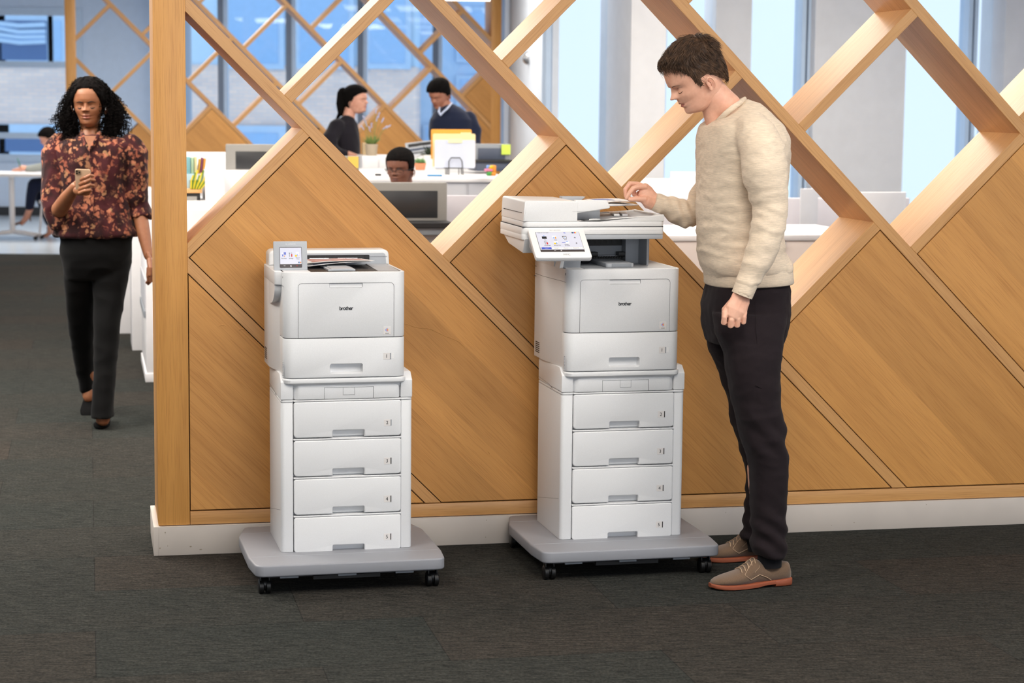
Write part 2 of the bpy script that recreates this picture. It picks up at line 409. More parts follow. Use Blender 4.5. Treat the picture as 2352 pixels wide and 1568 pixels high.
# carpet
m, nt, b = new_mat('charcoal_carpet_tiles')
v = mapping(nt, (1, 1, 1), rot=(0, 0, -TH))
nf = noise(nt, mapping(nt, (14, 90, 1), rot=(0, 0, -TH)), 1, 4, .7); ng = noise(nt, mapping(nt, (95, 95, 1)), 1, 4, .85); nb = noise(nt, mapping(nt, (.9, 2.2, 1), rot=(0, 0, -TH)), 1, 2); nd = noise(nt, mapping(nt, (26, 5, 1), rot=(0, 0, -TH)), 1, 2)
def tiles(w_, h_, off, c1, c2, mor):
    br = nt.nodes.new('ShaderNodeTexBrick'); nt.links.new(v, br.inputs['Vector']); br.inputs['Scale'].default_value = 1; br.inputs['Brick Width'].default_value = w_; br.inputs['Row Height'].default_value = h_
    br.inputs['Mortar Size'].default_value = .0016; br.inputs['Mortar Smooth'].default_value = .1; br.inputs['Color1'].default_value = c1; br.inputs['Color2'].default_value = c2; br.inputs['Mortar'].default_value = mor; br.offset = off; return br.outputs['Color']
c = ramp(nt, nf, [(.32, (.0100, .0106, .0104, 1)), (.68, (.0415, .0402, .0375, 1))])
c = mixc(nt, .8, c, ramp(nt, ng, [(.36, (.30, .30, .30, 1)), (.64, (1.9, 1.9, 1.9, 1))]), 'MULTIPLY')
c = mixc(nt, 1.0, c, tiles(1.0, .5, .37, (.90, 1.0, .98, 1), (1.16, 1.03, .94, 1), (.55, .55, .55, 1)), 'MULTIPLY')
c = mixc(nt, .7, c, ramp(nt, nb, [(.3, (.84, .88, .86, 1)), (.7, (1.12, 1.05, 1.0, 1))]), 'MULTIPLY')
nt.links.new(c, b.inputs['Base Color']); b.inputs['Roughness'].default_value = .93; b.inputs['Sheen Weight'].default_value = .02; b.inputs['Specular IOR Level'].default_value = .04
bump(nt, b, ng, .6, .004)
M['carpet'] = m
bm = BM(); YW = 20.4
bm.faces.new([bm.verts.new(p) for p in ((-9.2, -4, 0), (4.3, -4, 0), (4.3, RWY(4.3), 0), (RA.x, RA.y, 0), (RWX(YW), YW, 0), (-9.2, YW, 0))])
tag(obj('floor', bm, 'carpet', smooth=None), kind='structure')
M['paleflo'] = plain('pale_polished_floor', (196, 205, 214), .22, spec=.6)
bm = BM(); bm.faces.new([bm.verts.new(p) for p in ((-9.2, YW, 0), (RWX(YW), YW, 0), (RC.x, RC.y, 0), (RC.x, 27, 0), (-9.2, 27, 0))])
tag(obj('floor_pale', bm, 'paleflo', smooth=None), kind='structure').name = 'floor.001'

# shell
M['wallpaint'] = plain('pale_blue_wall_paint', (196, 214, 238), .7)  # the blue cast of daylight is put into this wall colour
M['wallwhite'] = plain('white_wall_paint', (226, 226, 228), .7)
M['ceilm'] = plain('white_ceiling', (225, 225, 225), .8)
bm = BM(); prism(bm, [(-9.2, -4), (4.3, -4), (4.3, RWY(4.3)), (RA.x, RA.y), (RC.x, RC.y), (RC.x, 27), (-9.2, 27)], CEIL, CEIL+.1); tag(obj('ceiling', bm, 'ceilm', smooth=None), kind='structure')
bm = BM(); box(bm, -9.2, -9.1, -4, 27, 0, CEIL); tag(obj('wall_left', bm, 'wallpaint', smooth=None), kind='structure')
bm = BM(); box(bm, -9.2, 4.4, -4.1, -4, 0, CEIL); tag(obj('wall_front', bm, 'wallpaint', smooth=None), kind='structure')
bm = BM(); box(bm, 4.3, 4.4, -4, RWY(4.3), 0, CEIL); tag(obj('wall_east', bm, 'wallpaint', smooth=None), kind='structure')
M['lampglow'] = plain('lamp_diffuser', (255, 250, 240), .4, emit=(255, 246, 232), es=3.0)
M['lamptrim'] = plain('lamp_trim', (60, 60, 62), .5)
for i, (x, y, a, b_, p) in enumerate(CLIGHTS):
    side = 'left' if x < -3 else 'centre-left' if x < 0 else 'centre-right' if x < 2 else 'right'; far_ = 'in front of the partition' if y < 6 else 'just beyond the partition' if y < 9.5 else 'over the cubicle desks' if y < 14 else 'before the far lattice screen' if y < 20 else 'by the far windows'
    t = thing('ceiling_light', 'recessed ceiling light panel %s, %s of the room' % (far_, side), 'ceiling light', (x, y, CEIL), 'recessed ceiling light panels')
    bm = BM(); box(bm, x-a/2-.04, x+a/2+.04, y-b_/2-.04, y+b_/2+.04, CEIL-.03, CEIL-.001); box(bm, x-a/2, x+a/2, y-b_/2, y+b_/2, CEIL-.034, CEIL-.03, 1)
    obj('diffuser', bm, ['lamptrim', 'lampglow'], t, None, M0=Matrix.Identity(4))

# ---- far window wall (parallel to the picture), frames and glass
M['frame'] = plain('pale_blue_window_frame', (186, 206, 230), .4)
M['framed'] = plain('dark_window_mullion', (112, 126, 146), .4)
m, nt, b = new_mat('window_glass'); nt.nodes.remove(b)
tr = nt.nodes.new('ShaderNodeBsdfTransparent'); tr.inputs[0].default_value = (.93, .97, 1, 1); gl = nt.nodes.new('ShaderNodeBsdfGlossy'); gl.inputs['Roughness'].default_value = .02
mx = nt.nodes.new('ShaderNodeMixShader'); mx.inputs[0].default_value = .018; nt.links.new(tr.outputs[0], mx.inputs[1]); nt.links.new(gl.outputs[0], mx.inputs[2])
nt.links.new(mx.outputs[0], [n for n in nt.nodes if n.type == 'OUTPUT_MATERIAL'][0].inputs[0]); M['glass'] = m
YF = 27.0
def X(u, Y=YF, v=200): return at(u, v, Y).x
def Zp(v, Y=YF, u=600): return at(u, v, Y).z
wl = BM()
zl = CEIL
# solid parts: sill, lintel, piers
def pier(u0, u1, z0=0, z1=CEIL, y0=YF, y1=YF+.35, bm_=None): box(bm_ if bm_ is not None else wl, X(u0, y0), X(u1, y0), y0, y1, z0, z1)
box(wl, -9.2, X(-120), YF, YF+.35, 0, CEIL); pier(192, 424); box(wl, X(1126), RC.x+.3, YF, YF+.35, 0, CEIL)

box(wl, X(-120), X(192), YF, YF+.35, 0, Zp(372, u=100)); box(wl, X(-120), X(192), YF, YF+.35, Zp(18, u=100), CEIL)
box(wl, X(424), X(1126), YF, YF+.35, 0, .75)
pier(345, 424, 0, CEIL, YF-.5, YF)   # column in front of the wall
tag(obj('wall_back', wl, 'wallpaint', smooth=None), kind='structure')
bm = BM(); box(bm, -9.1, X(424), YF-.03, YF-.001, 0, .12); M['darkbase'] = plain('dark_baseboard', (40, 42, 46), .5); tag(obj('baseboard_back', bm, 'darkbase', smooth=None), kind='structure')
def window(nm, u0, u1, z0, z1, mull, trans, mat='frame', fw=.07, dark=()):
    t = thing(nm, None, None, (X((u0+u1)/2), YF, z0), kind='structure')
    I = Matrix.Identity(4); bm = BM(); x0, x1 = X(u0), X(u1)
    box(bm, x0, x0+fw, YF-.02, YF+.12, z0, z1); box(bm, x1-fw, x1, YF-.02, YF+.12, z0, z1); box(bm, x0+fw, x1-fw, YF-.02, YF+.12, z1-fw, z1); box(bm, x0+fw, x1-fw, YF-.02, YF+.12, z0, z0+fw)
    for u in mull: box(bm, X(u)-fw*.5, X(u)+fw*.5, YF-.02, YF+.12, z0+fw, z1-fw, 1)
    for u in mull: box(bm, X(u)+fw*.5, X(u)+fw*1.1, YF-.04, YF+.12, z0+fw, z1-fw, 0)
    for z in trans: box(bm, x0+fw, x1-fw, YF, YF+.10, z-fw*.4, z+fw*.4)
    obj('window_frame', bm, ['frame', 'framed'], t, None, M0=I)
    bm = BM(); box(bm, x0+.02, x1-.02, YF+.04, YF+.05, z0+.02, z1-.02); obj('pane', bm, 'glass', t, None, M0=I)
window('window_1', -120, 192, Zp(372, u=100), Zp(18, u=100), [], [Zp(148, u=100), Zp(312, u=100)], fw=.10)
window('window_2', 424, 1126, .75, CEIL-.02, [508, 664, 828, 1000], [], fw=.08)

# ---- building outside
YB = 40
m, nt, b = new_mat('pale_brick'); v = mapping(nt, (1, 1, 1), rot=(PI/2, 0, 0)); br = nt.nodes.new('ShaderNodeTexBrick'); nt.links.new(v, br.inputs[0])
br.inputs['Scale'].default_value = 1; br.inputs['Brick Width'].default_value = .24; br.inputs['Row Height'].default_value = .075; br.inputs['Mortar Size'].default_value = .008
br.inputs['Color1'].default_value = srgb(240, 218, 206); br.inputs['Color2'].default_value = srgb(222, 206, 200); br.inputs['Mortar'].default_value = srgb(206, 204, 208)
n4 = noise(nt, mapping(nt, (.5, .5, 2.2)), 1, 3); nt.links.new(mixc(nt, .6, br.outputs['Color'], ramp(nt, n4, [(.3, (.80, .82, .9, 1)), (.7, (1.1, 1.1, 1.1, 1))]), 'MULTIPLY'), b.inputs['Base Color']); b.inputs['Roughness'].default_value = .85
M['brick'] = m
M['stone'] = plain('pale_blue_cladding', (190, 220, 246), .5); M['glazing'] = plain('dark_blue_glazing', (60, 98, 152), .12, spec=.8); M['glazing2'] = plain('mid_blue_glazing', (150, 192, 238), .15, spec=.8); M['outframe'] = plain('outdoor_window_trim', (176, 206, 238), .5)
bld = thing('office_building', 'pale brick building with blue windows seen outside through the far windows', 'building', (0, YB, -10))
def XB(u): return at(u, 200, YB).x
def ZB(v, u=600): return at(u, v, YB).z
I4 = Matrix.Identity(4)
bm = BM(); box(bm, XB(-400), XB(955), YB, YB+3, -10, ZB(150)); obj('brick_wall', bm, 'brick', bld, None, M0=I4)
bm = BM(); box(bm, XB(-400), XB(955), YB+.05, YB+3, ZB(150), 14); obj('upper_wall', bm, 'stone', bld, None, M0=I4)
bm = BM(); box(bm, XB(955), XB(1165), YB+2, YB+5, -10, 14); obj('side_wing', bm, 'outframe', bld, None, M0=I4)
def outwin(u0, u1, v0, v1, y=YB, mat='glazing', fr=.12):
    bm = BM(); x0, x1, z1, z0 = XB(u0), XB(u1), ZB(v0, (u0+u1)/2), ZB(v1, (u0+u1)/2)
    box(bm, x0-fr, x1+fr, y-.08, y-.02, z0-fr, z1+fr, 0); box(bm, x0, x1, y-.10, y-.081, z0, z1, 1); obj('window', bm, ['outframe', mat], bld, None, M0=I4)
outwin(-90, 3, 48, 138); outwin(8, 112, 48, 138); outwin(128, 145, 48, 138, mat='glazing2'); outwin(12, 110, 308, 348, fr=.2); outwin(-90, -2, 308, 348, fr=.2)
for u0, u1 in ((525, 640), (690, 800), (850, 930)): outwin(u0, u1, -40, 145, mat='glazing2')
for v0, v1 in ((15, 60), (80, 130), (180, 235), (262, 318)): outwin(1050, 1110, v0, v1, YB+2, 'glazing2', .08)
outwin(968, 992, 295, 340, YB+2, 'glazing2', .05); outwin(440, 640, 305, 380, mat='glazing2', fr=.15)
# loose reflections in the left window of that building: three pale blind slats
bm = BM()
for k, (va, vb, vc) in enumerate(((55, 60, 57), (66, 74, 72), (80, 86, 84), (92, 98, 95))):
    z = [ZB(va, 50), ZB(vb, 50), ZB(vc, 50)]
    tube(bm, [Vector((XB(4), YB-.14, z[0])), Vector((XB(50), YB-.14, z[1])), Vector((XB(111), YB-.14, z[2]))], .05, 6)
obj('blind', bm, 'outframe', bld, 1, M0=I4)  # pale bars modelled to show reflections in the glass

# ---- right-hand window wall with deep columns, running from far left to near right
A0 = RA; A1 = RB; WE = (A1-A0).normalized(); WN = Vector((WE.y, -WE.x, 0))   # WN points to the room
WR = Matrix(((WE.x, -WN.x, 0, A0.x), (WE.y, -WN.y, 0, A0.y), (0, 0, 1, 0), (0, 0, 0, 1)))   # x along wall, y away from the room
def SR(u, t=0, v=250):
    d = ray(u, v); o = A0-WN*t; return ((CAM + d*(((o-CAM).dot(WN))/d.dot(WN)))-A0).dot(WE)
bm = BM()
M['colgrey'] = plain('pale_grey_column_paint', (214, 214, 218), .7); M['rwall'] = plain('pale_cool_wall_paint', (212, 220, 232), .7)
box(bm, SR(2700), (Vector((4.3, RWY(4.3), 0))-A0).length, 0, .3, 0, CEIL)
def col(u0, u1, d=.35): box(bm, SR(u0, -d), SR(u1, -d), -d, .3, 0, CEIL)
rb = BM(); box(rb, RC.x, RC.x+.3, RC.y, 27, 0, CEIL); prism(rb, [(RA.x, RA.y), (RA.x+.05, RA.y+.02), (RC.x+.1, RC.y), (RC.x, RC.y)], 0, CEIL); rb.transform(WR.inverted()); merge(bm, rb)
tag(obj('wall_right', bm, 'rwall', None, None, M0=WR), kind='structure')
bm = BM(); dd = .45
for ua, ub, dd in ((1447, 1527, .62), (1868, 2077, .12), (2302, 2700, .15)): box(bm, SR(ua, -dd), SR(ub, -dd), -dd, .3, 0, CEIL)
box(bm, SR(1640, 0), SR(1722, 0), 0, .3, 0, CEIL)
tag(obj('wall_columns', bm, 'colgrey', None, None, M0=WR), kind='structure').name = 'trim_1'
bm = BM(); box(bm, 0.0, SR(2700), -.02, .3, 0, .55); box(bm, 0.0, SR(2700), .0, .3, CEIL-.12, CEIL); tag(obj('trim_2', bm, 'wallwhite', None, None, M0=WR), kind='structure')
wi = 3
for ua, ub in ((1269, 1400), (1530, 1640), (1722, 1866), (2079, 2300)):
    t = thing('window_%d' % wi, None, None, kind='structure', mat=WR @ Matrix.Translation((SR(ua), 0, .55))); wi += 1
    x0, x1 = SR(ua, 0)-.05, SR(ub, 0)+.1; f = .05; bm = BM()
    ms = {1722: (1848,), 2079: (2228,)}.get(ua, ())
    box(bm, x0, x0+f, .02, .16, .55, CEIL-.12); box(bm, x1-f, x1, .02, .16, .55, CEIL-.12)
    for mu in ms:
        c = SR(mu); box(bm, c-.045, c-.012, -.02, .16, .55, CEIL-.12); box(bm, c-.010, c+.004, .0, .16, .55, CEIL-.12, 1); box(bm, c+.006, c+.035, -.02, .16, .55, CEIL-.12)
    obj('window_frame', bm, ['frame', 'framed'], t, None, M0=WR)
    bm = BM(); box(bm, x0, x1, .08, .09, .55, CEIL-.12); obj('pane', bm, 'glass', t, None, M0=WR)
# thermostat-like round wall fitting
bm = BM(); p = at(1214, 134, 18.1); Mr = Matrix.Translation(p) @ Matrix.Rotation(PI/2, 4, 'X')
secs = [ring(Vector((0, 0, z)), Vector((r, 0, 0)), Vector((0, r, 0)), 20) for r, z in ((.055, -.12), (.055, 0), (.045, .02), (.02, .03))]
loft(bm, secs); tag(obj('wall_speaker', bm, 'chrome', None, .6, M0=Mr), 'small round metallic wall fitting on the pale wall seen through a diamond opening', 'wall fitting')
# strip light at the top edge
bm = BM(); pa = at(1010, 0, 16); pb = at(1126, 0, 16); box(bm, pa.x, pb.x, 15.9, 16.1, pa.z+.0, pa.z+.05, 1); box(bm, pa.x-2.3, pb.x+.1, 15.85, 16.15, pa.z+.05, pa.z+.12, 0)
box(bm, pa.x-2.2, pa.x-2.19, 16, 16.01, pa.z+.12, CEIL); box(bm, pb.x, pb.x+.01, 16, 16.01, pa.z+.12, CEIL)
tag(obj('pendant_light', bm, ['lamptrim', 'lampglow'], None, None), 'long black pendant strip light with a lit white end hanging over the desks', 'light')

# ---- second lattice screen far behind the desks
YS = 19.2
ml = dict(post='wood_post', beam='wood_beam', panel='wood_panel')
def S2(u, v):   # screen coordinates on the far screen plane
    d = ray(u, v); n2 = N; p = CAM + d*(((F0-CAM).dot(n2))/d.dot(n2)); return (p-F0).dot(E), p.z
F0 = at(640, 300, YS); F0.z = 0
YS = 20.5
F0 = at(640, 300, YS); F0.z = 0
far, FWm = lattice('wood_lattice_screen', 'smaller-looking oak lattice screen standing far behind the desks, in front of the tall windows', F0, E, N, .355,
    -2.12, 2.32, .105, .156, 3.25, [-.05, .585, 1.22, 1.855, 2.49, 3.125], .040,
    {1: [2.95, 2.33, 1.54], 2: [2.52, 1.87, 1.24], 3: [2.35, 1.72, .93, .30], 4: [2.0, 1.38, .23, -.40], 5: [1.05, .42, -.2]},
    {0: 1.95, 1: 1.54, 2: .62, 3: .30, 4: -.40, 5: -.2}, .004, dict(post='wood_post', beam='wood_beam', panel='wood_panel'), right_post=True)
bm = BM(); box(bm, -2.13, 2.33, -.008, .36, 0, .103); obj('kickboard', bm, 'kick', far, None, M0=FWm)

# ================================================================== PART 3: office furniture beyond the partition
M['desk'] = plain('white_desk_laminate', (232, 230, 232), .4); M['lilac'] = plain('pale_lilac_panel', (205, 200, 206), .6); M['cab'] = plain('pale_grey_cabinet', (196, 196, 202), .5)
M['monf'] = plain('warm_grey_monitor_case', (150, 147, 142), .5); M['mond'] = plain('dark_monitor_glass', (44, 45, 47), .3); M['bluegrey'] = plain('blue_grey_panel', (72, 80, 98), .5)
def local(u, v, Y, a=0.):
    """frame aligned with the room (x along the partition), origin at the seen point"""
    p = at(u, v, Y); e = E; n = N
    return Matrix(((e.x, n.x, 0, p.x), (e.y, n.y, 0, p.y), (0, 0, 1, p.z), (0, 0, 0, 1)))
def span(u0, u1, v, Y):      # distance along E between two seen columns at the depth of the first
    o = at(u0, v, Y); d = ray(u1, v); q = CAM + d*(((o-CAM).dot(N))/d.dot(N)); return (q-o).dot(E)
def hgt(u, v0, v1, Y): return at(u, v0, Y).z-at(u, v1, Y).z
def furn(name, label, cat, u0, u1, v0, v1, Y, depth, mat, zb=None, group=None, bev=.004, parts=None):
    """box seen with its front face between the columns u0,u1 and rows v0 (top), v1 (bottom); zb = real bottom height"""
    L = local(u0, v0, Y); w_ = span(u0, u1, v0, Y); h = hgt(u0, v0, v1, Y) if zb is None else L.translation.z-zb
    base = L.translation - Z*h
    t = thing(name, label, cat, base, group); I = L
    bm = BM(); box(bm, 0, w_, 0, depth, -h, 0, bev=bev); obj('body' if parts is None else parts, bm, mat, t, .6, M0=L)
    return t, L, w_, h
def flatpart(name, t, L, x0, x1, z0, z1, mat, y=-.003, th=.006, bev=0):
    bm = BM(); box(bm, x0, x1, y-th, y, z0, z1, bev=bev); return obj(name, bm, mat, t, .6, M0=L)

# near white counter with doors (in front of the folder stand)
t, L, w_, h = furn('storage_cabinet', 'long white-topped grey office cabinet row carrying the folder stand', 'cabinet', 700, 1185, 418, 0, 13.0, 1.75, 'cab', zb=0)
bm = BM(); box(bm, -.02, w_+.02, -.02, 1.77, 0, .03, bev=.004); obj('top', bm, 'desk', t, .6, M0=L)
for k in range(2):
    x = span(700, 1073, 418, 13)-.62*k+.31
    flatpart('door', t, L, x-.61+.31, x+.0+.30, -1.0, -.01, 'cab')
# raised white units behind it, left of the folders
t, L, w_, h = furn('storage_cabinet', 'white cabinet behind the seated man, below the potted lavender', 'cabinet', 832, 1000, 358, 0, 14.95, .42, 'desk', zb=0)
for a, b_ in ((834, 868), (871, 932), (935, 998)): flatpart('door', t, L, span(832, a, 358, 14.95), span(832, b_, 358, 14.95), -1.0, -.02, 'desk')
# lilac partition below the cabinets, right of near monitor
t, L, w_, h = furn('desk_partition', 'low lilac-white desk partition right of the large grey monitor', 'partition', 1008, 1190, 449, 0, 11.3, .04, 'lilac', zb=0)
t, L, w_, h = furn('desk', 'white desk under the large grey monitor, mostly hidden by the oak lattice', 'desk', 700, 1040, 541, 0, 10.9, .24, 'desk', zb=0)

def monitor(label, u0, u1, v0, v1, Y, stand=True, fw=.06, scr='mond', case='monf'):
    L = local(u0, v0, Y); w_ = span(u0, u1, v0, Y); h = hgt(u0, v0, v1, Y)
    base = L.translation-Z*(h+(.1 if stand else 0))+E*(w_/2)
    t = thing('computer_monitor', label, 'monitor', base, 'monitors on the office desks')
    bm = BM(); rbox(bm, 0, w_, 0, .045, -h, 0, r=.008, bev=.004, plane='XZ'); obj('casing', bm, case, t, .6, M0=L)
    bm = BM(); box(bm, fw, w_-fw*.9, -.004, .0, -h+fw*.4, -fw*.75, bev=.0015); obj('screen_panel', bm, scr, t, .6, M0=L)
    if stand:
        bm = BM(); box(bm, w_/2-.03, w_/2+.03, .03, .06, -h-.1, -h+.1); box(bm, w_/2-.12, w_/2+.12, -.05, .12, -h-.105, -h-.09, bev=.004); obj('stand', bm, case, t, .6, M0=L)
    return t, L, w_, h
monitor('large grey computer monitor in front of the seated man with glasses', 826, 1027, 419, 510, 11.02, stand=False)
monitor('grey computer monitor above the white dividers at left, left of the standing woman', 519, 700, 331, 397, 12.6, stand=False)
t, L, w_, h = furn('desk', 'white desk behind the cubicle divider carrying the left grey monitor', 'desk', 522, 690, 398, 0, 12.45, .5, 'desk', zb=0)
t, L, w_, h = monitor('small dark monitor at right of the folder stand with a green note on its corner', 1085, 1172, 330, 371, 14.15, stand=False, scr='bluegrey', case='mgrey', fw=.04)
bm = BM(); box(bm, w_-.065, w_+.0, -.012, -.008, -.075, -.004); tag(obj('sticky_note', bm, plain('green_note', (200, 226, 90), .6), None, None, M0=L), 'lime green sticky note on the right monitor corner', 'sticky note')
M['blackp'] = plain('black_desk_tray', (24, 25, 28), .5)
t, L, w_, h = furn('desk_tray', 'black letter tray stack under the small dark monitor at right', 'tray', 1094, 1180, 373, 393, 14.0, .3, 'bluegrey'); bm = BM(); box(bm, -.01, w_+.02, -.01, .31, 0, .016); obj('shelf', bm, 'blackp', t, None, M0=L)
t, L, w_, h = furn('desk_riser', 'black topped grey riser under the large grey monitor', 'riser', 940, 1036, 512, 540, 10.9, .3, 'mgrey'); bm = BM(); box(bm, -.01, w_+.01, -.015, .31, -.028, .003, bev=.004); obj('shelf', bm, 'blackp', t, None, M0=L)
# small grey panel with a yellow note
t, L, w_, h = furn('desk_screen', 'small grey desk screen with a yellow note, below the standing woman', 'desk screen', 770, 825, 358, 400, 12.4, .02, 'monf', zb=0)
bm = BM(); box(bm, span(770, 799, 358, 12.4), span(770, 823, 358, 12.4), -.006, -.002, -.075, -.003); tag(obj('sticky_note', bm, plain('yellow_note', (250, 208, 96), .6), None, None, M0=L), 'yellow sticky note on the small grey desk screen', 'sticky note')

# left-hand cubicle dividers, books, boxes
t, L, w_, h = furn('cubicle_divider', 'tall white divider panel at far left of the cubicles, behind the books', 'divider', 424, 521, 349, 0, 13.4, .04, 'desk', zb=0)
t, L, w_, h = furn('cubicle_divider', 'white divider whose front edge is left of the grey monitor, nearest the white oak beam', 'divider', 513, 640, 391, 0, 12.0, .04, 'desk', zb=0)
def divider_side(label, u, v, Y, ln, u_end, zt=None):
    L = local(u, v, Y); a = thing('cubicle_divider', label, 'divider', Vector((L.translation.x, L.translation.y, .93)))
    zd = at(400, 482, 10.6).z-L.translation.z+.001; bm = BM(); box(bm, 0, .035, 0, ln, zd, 0, bev=.003); box(bm, -.002, span(u, u_end, v, Y), -.002, .03, zd, -.002); obj('panel', bm, 'desk', a, .6, M0=L)
divider_side('white divider wing standing left of the grey monitor, second from left', 472, 391, 11.6, .9, 516)
divider_side('short white divider wing at the left end of the cubicle desk', 461, 478, 10.9, 1.1, 472)
t, L, w_, h = furn('desk', 'white cubicle desk just right of the oak end post', 'desk', 396, 520, 482, 0, 10.6, 1.3, 'desk', zb=0)
t, L, w_, h = furn('shelf_unit', 'dark open shelf box with a wooden top on the left cubicle desk', 'shelf', 424, 460, 443, 476, 11.6, .28, 'dark', zb=at(396, 482, 10.6).z+.001)
bm = BM(); box(bm, -.02, w_+.01, -.015, .31, -.0, .02, bev=.002); obj('wooden_top', bm, 'wood_beam', t, .6, M0=L, label='pale wooden top board')
bm = BM(); box(bm, -.0, .07, -.01, -.0, -.06, -.02); obj('grey_drawer', bm, 'monf', t, .6, M0=L)
L = local(426, 398.5, 11.77); t0 = None
xs = 0
for (cn, wd, hh, nm) in (((120, 172, 180), .035, .135, 'teal'), ((160, 190, 160), .02, .13, 'grey green'), ((206, 200, 150), .018, .135, 'cream'), ((196, 150, 60), .012, .12, 'ochre'), ((120, 60, 90), .012, .13, 'plum'), ((206, 140, 50), .016, .125, 'orange')):
    if nm+'b' not in M: M[nm+'b'] = plain(nm.replace(' ', '_')+'_book', cn, .6)
    Mb = L @ Matrix.Translation((xs, 0, 0)) @ Matrix.Rotation(.12 if nm in ('plum', 'orange', 'ochre') else 0, 4, 'Y'); bm = BM(); box(bm, 0, wd*.85, 0, .09, 0, hh*.72, bev=.002)
    b_ = obj('book', bm, nm+'b', None, .6, M0=Mb); tag(b_, 'thin %s book standing in the row beside the oak end post' % nm, 'book', 'books on the cubicle shelf'); xs += wd*.85+.003
t, L, w_, h = furn('storage_box', 'pale blue storage box under the row of books', 'box', 424, 452, 399, 440, 11.76, .1, plain('pale_blue_box', (170, 200, 212), .6))
t, L, w_, h = furn('desk_organizer', 'black desk organizer holding yellow and green stems or pens, above the wooden shelf', 'organizer', 437, 459, 414, 440, 11.63, .07, 'black')
bm = BM(); yg = plain('yellow_stems', (222, 200, 40), .6); gg = plain('green_stems', (96, 130, 40), .6)
for k in range(9):
    x = .005+.012*k; tube(bm, [Vector((x*.6, -.01, -.05)), Vector((x, -.012, .0)), Vector((x+.012, -.01, .03+.015*(k % 3)))], .0045, 6, mi=k % 2)
obj('stems', bm, [yg, gg], t, 1, M0=L)
t, L, w_, h = furn('mouse_tray', 'small white tray lying on the left cubicle desk', 'tray', 428, 462, 478, 482, 11.2, .2, 'desk')

# white cabinets left of the oak end post, beyond the walking woman
t, L, w_, h = furn('storage_cabinet', 'white cabinet left of the oak end post behind the walking woman', 'cabinet', 255, 352, 436, 0, 13.5, .5, 'desk', zb=0)
t, L, w_, h = furn('desk', 'white desk end seen between the walking woman and the oak end post', 'desk', 300, 392, 497, 0, 12.6, .45, 'desk', zb=.0)
L = local(352, 590, 11.2); tz = L.translation.z
t = thing('drawer_pedestal', 'white drawer pedestal low beside the oak end post, near the woman\'s hand', 'drawer pedestal', Vector((L.translation.x, L.translation.y, 0)))
pw = span(333, 385, 590, 11.2); x0 = span(352, 334, 590, 11.2)
bm = BM(); box(bm, x0, x0+pw, 0, .95, .03, tz, Mx=Matrix.Translation((0, 0, -tz)), bev=.003); obj('body', bm, 'desk', t, .6, M0=L)
bm = BM(); box(bm, x0-.008, x0+pw, -.008, .95, 0, .05, Mx=Matrix.Translation((0, 0, -tz)), bev=.002); obj('plinth', bm, 'desk', t, .6, M0=L)
bm = BM(); box(bm, x0-.012, x0-.001, .05, .9, .36, .40, Mx=Matrix.Translation((0, 0, -tz)), bev=.003); obj('rail', bm, 'mgrey', t, .6, M0=L)
bm = BM(); box(bm, x0-.006, x0-.0005, .03, .92, .42, .58, Mx=Matrix.Translation((0, 0, -tz))); obj('side_panel', bm, 'cab', t, .6, M0=L)

# right side: partitions and long white desk behind the standing man
t, L, w_, h = furn('desk_partition', 'long low lilac desk partition behind the standing man, left stretch', 'partition', 1180, 2090, 455, 0, 12.2, .04, 'lilac', zb=0)
t, L, w_, h = furn('desk_screen', 'white upright desk screen left of the standing man\'s chest', 'desk screen', 1541, 1601, 395, 470, 12.6, .02, 'desk', zb=0)
t, L, w_, h = furn('desk_screen', 'pale desk screen just behind the standing man\'s far shoulder, at the partition\'s left end', 'desk screen', 1470, 1541, 410, 470, 13.6, .02, 'wallwhite', zb=0)
t, L, w_, h = furn('desk_screen', 'white angled desk screen at the right end of the long partition', 'desk screen', 1978, 2082, 441, 540, 11.9, .02, 'desk', zb=0)
t, L, w_, h = furn('desk_screen', 'grey desk screen right behind the standing man\'s back', 'desk screen', 1840, 1880, 433, 470, 12.45, .02, 'cab', zb=0)
# long desk: white top, warm front panels
M['warm'] = plain('pale_pinkish_panel', (222, 210, 204), .5)
La = ground(1450, 541, .935); L = Matrix(((E.x, N.x, 0, La.x), (E.y, N.y, 0, La.y), (0, 0, 1, .935), (0, 0, 0, 1)))
t = thing('desk', 'long white desk with pale pinkish front panels behind the standing man', 'desk', Vector((La.x, La.y, 0)))
x1 = 1.30
bm = BM(); box(bm, -.25, x1+.0, 0, .85, -.03, 0, bev=.003); obj('desk_top', bm, 'desk', t, .6, M0=L)
for a, b_ in ((-.25, .795), (.80, x1)):
    bm = BM(); box(bm, a, b_, .005, .03, -.93, -.032, bev=.002); obj('front_panel', bm, 'warm', t, .6, M0=L)
bm = BM(); box(bm, .775, .79, -.004, .004, -.06, -.036); box(bm, .805, .82, -.004, .004, -.06, -.036); box(bm, .775, .82, -.006, .004, -.062, -.054); obj('bracket', bm, 'lgrey', t, .6, M0=L)
bm = BM(); box(bm, x1-.02, x1, .03, .85, -.93, -.032); obj('end_panel', bm, 'warm', t, .6, M0=L)

# ---- things on the counter
I4 = Matrix.Identity(4)
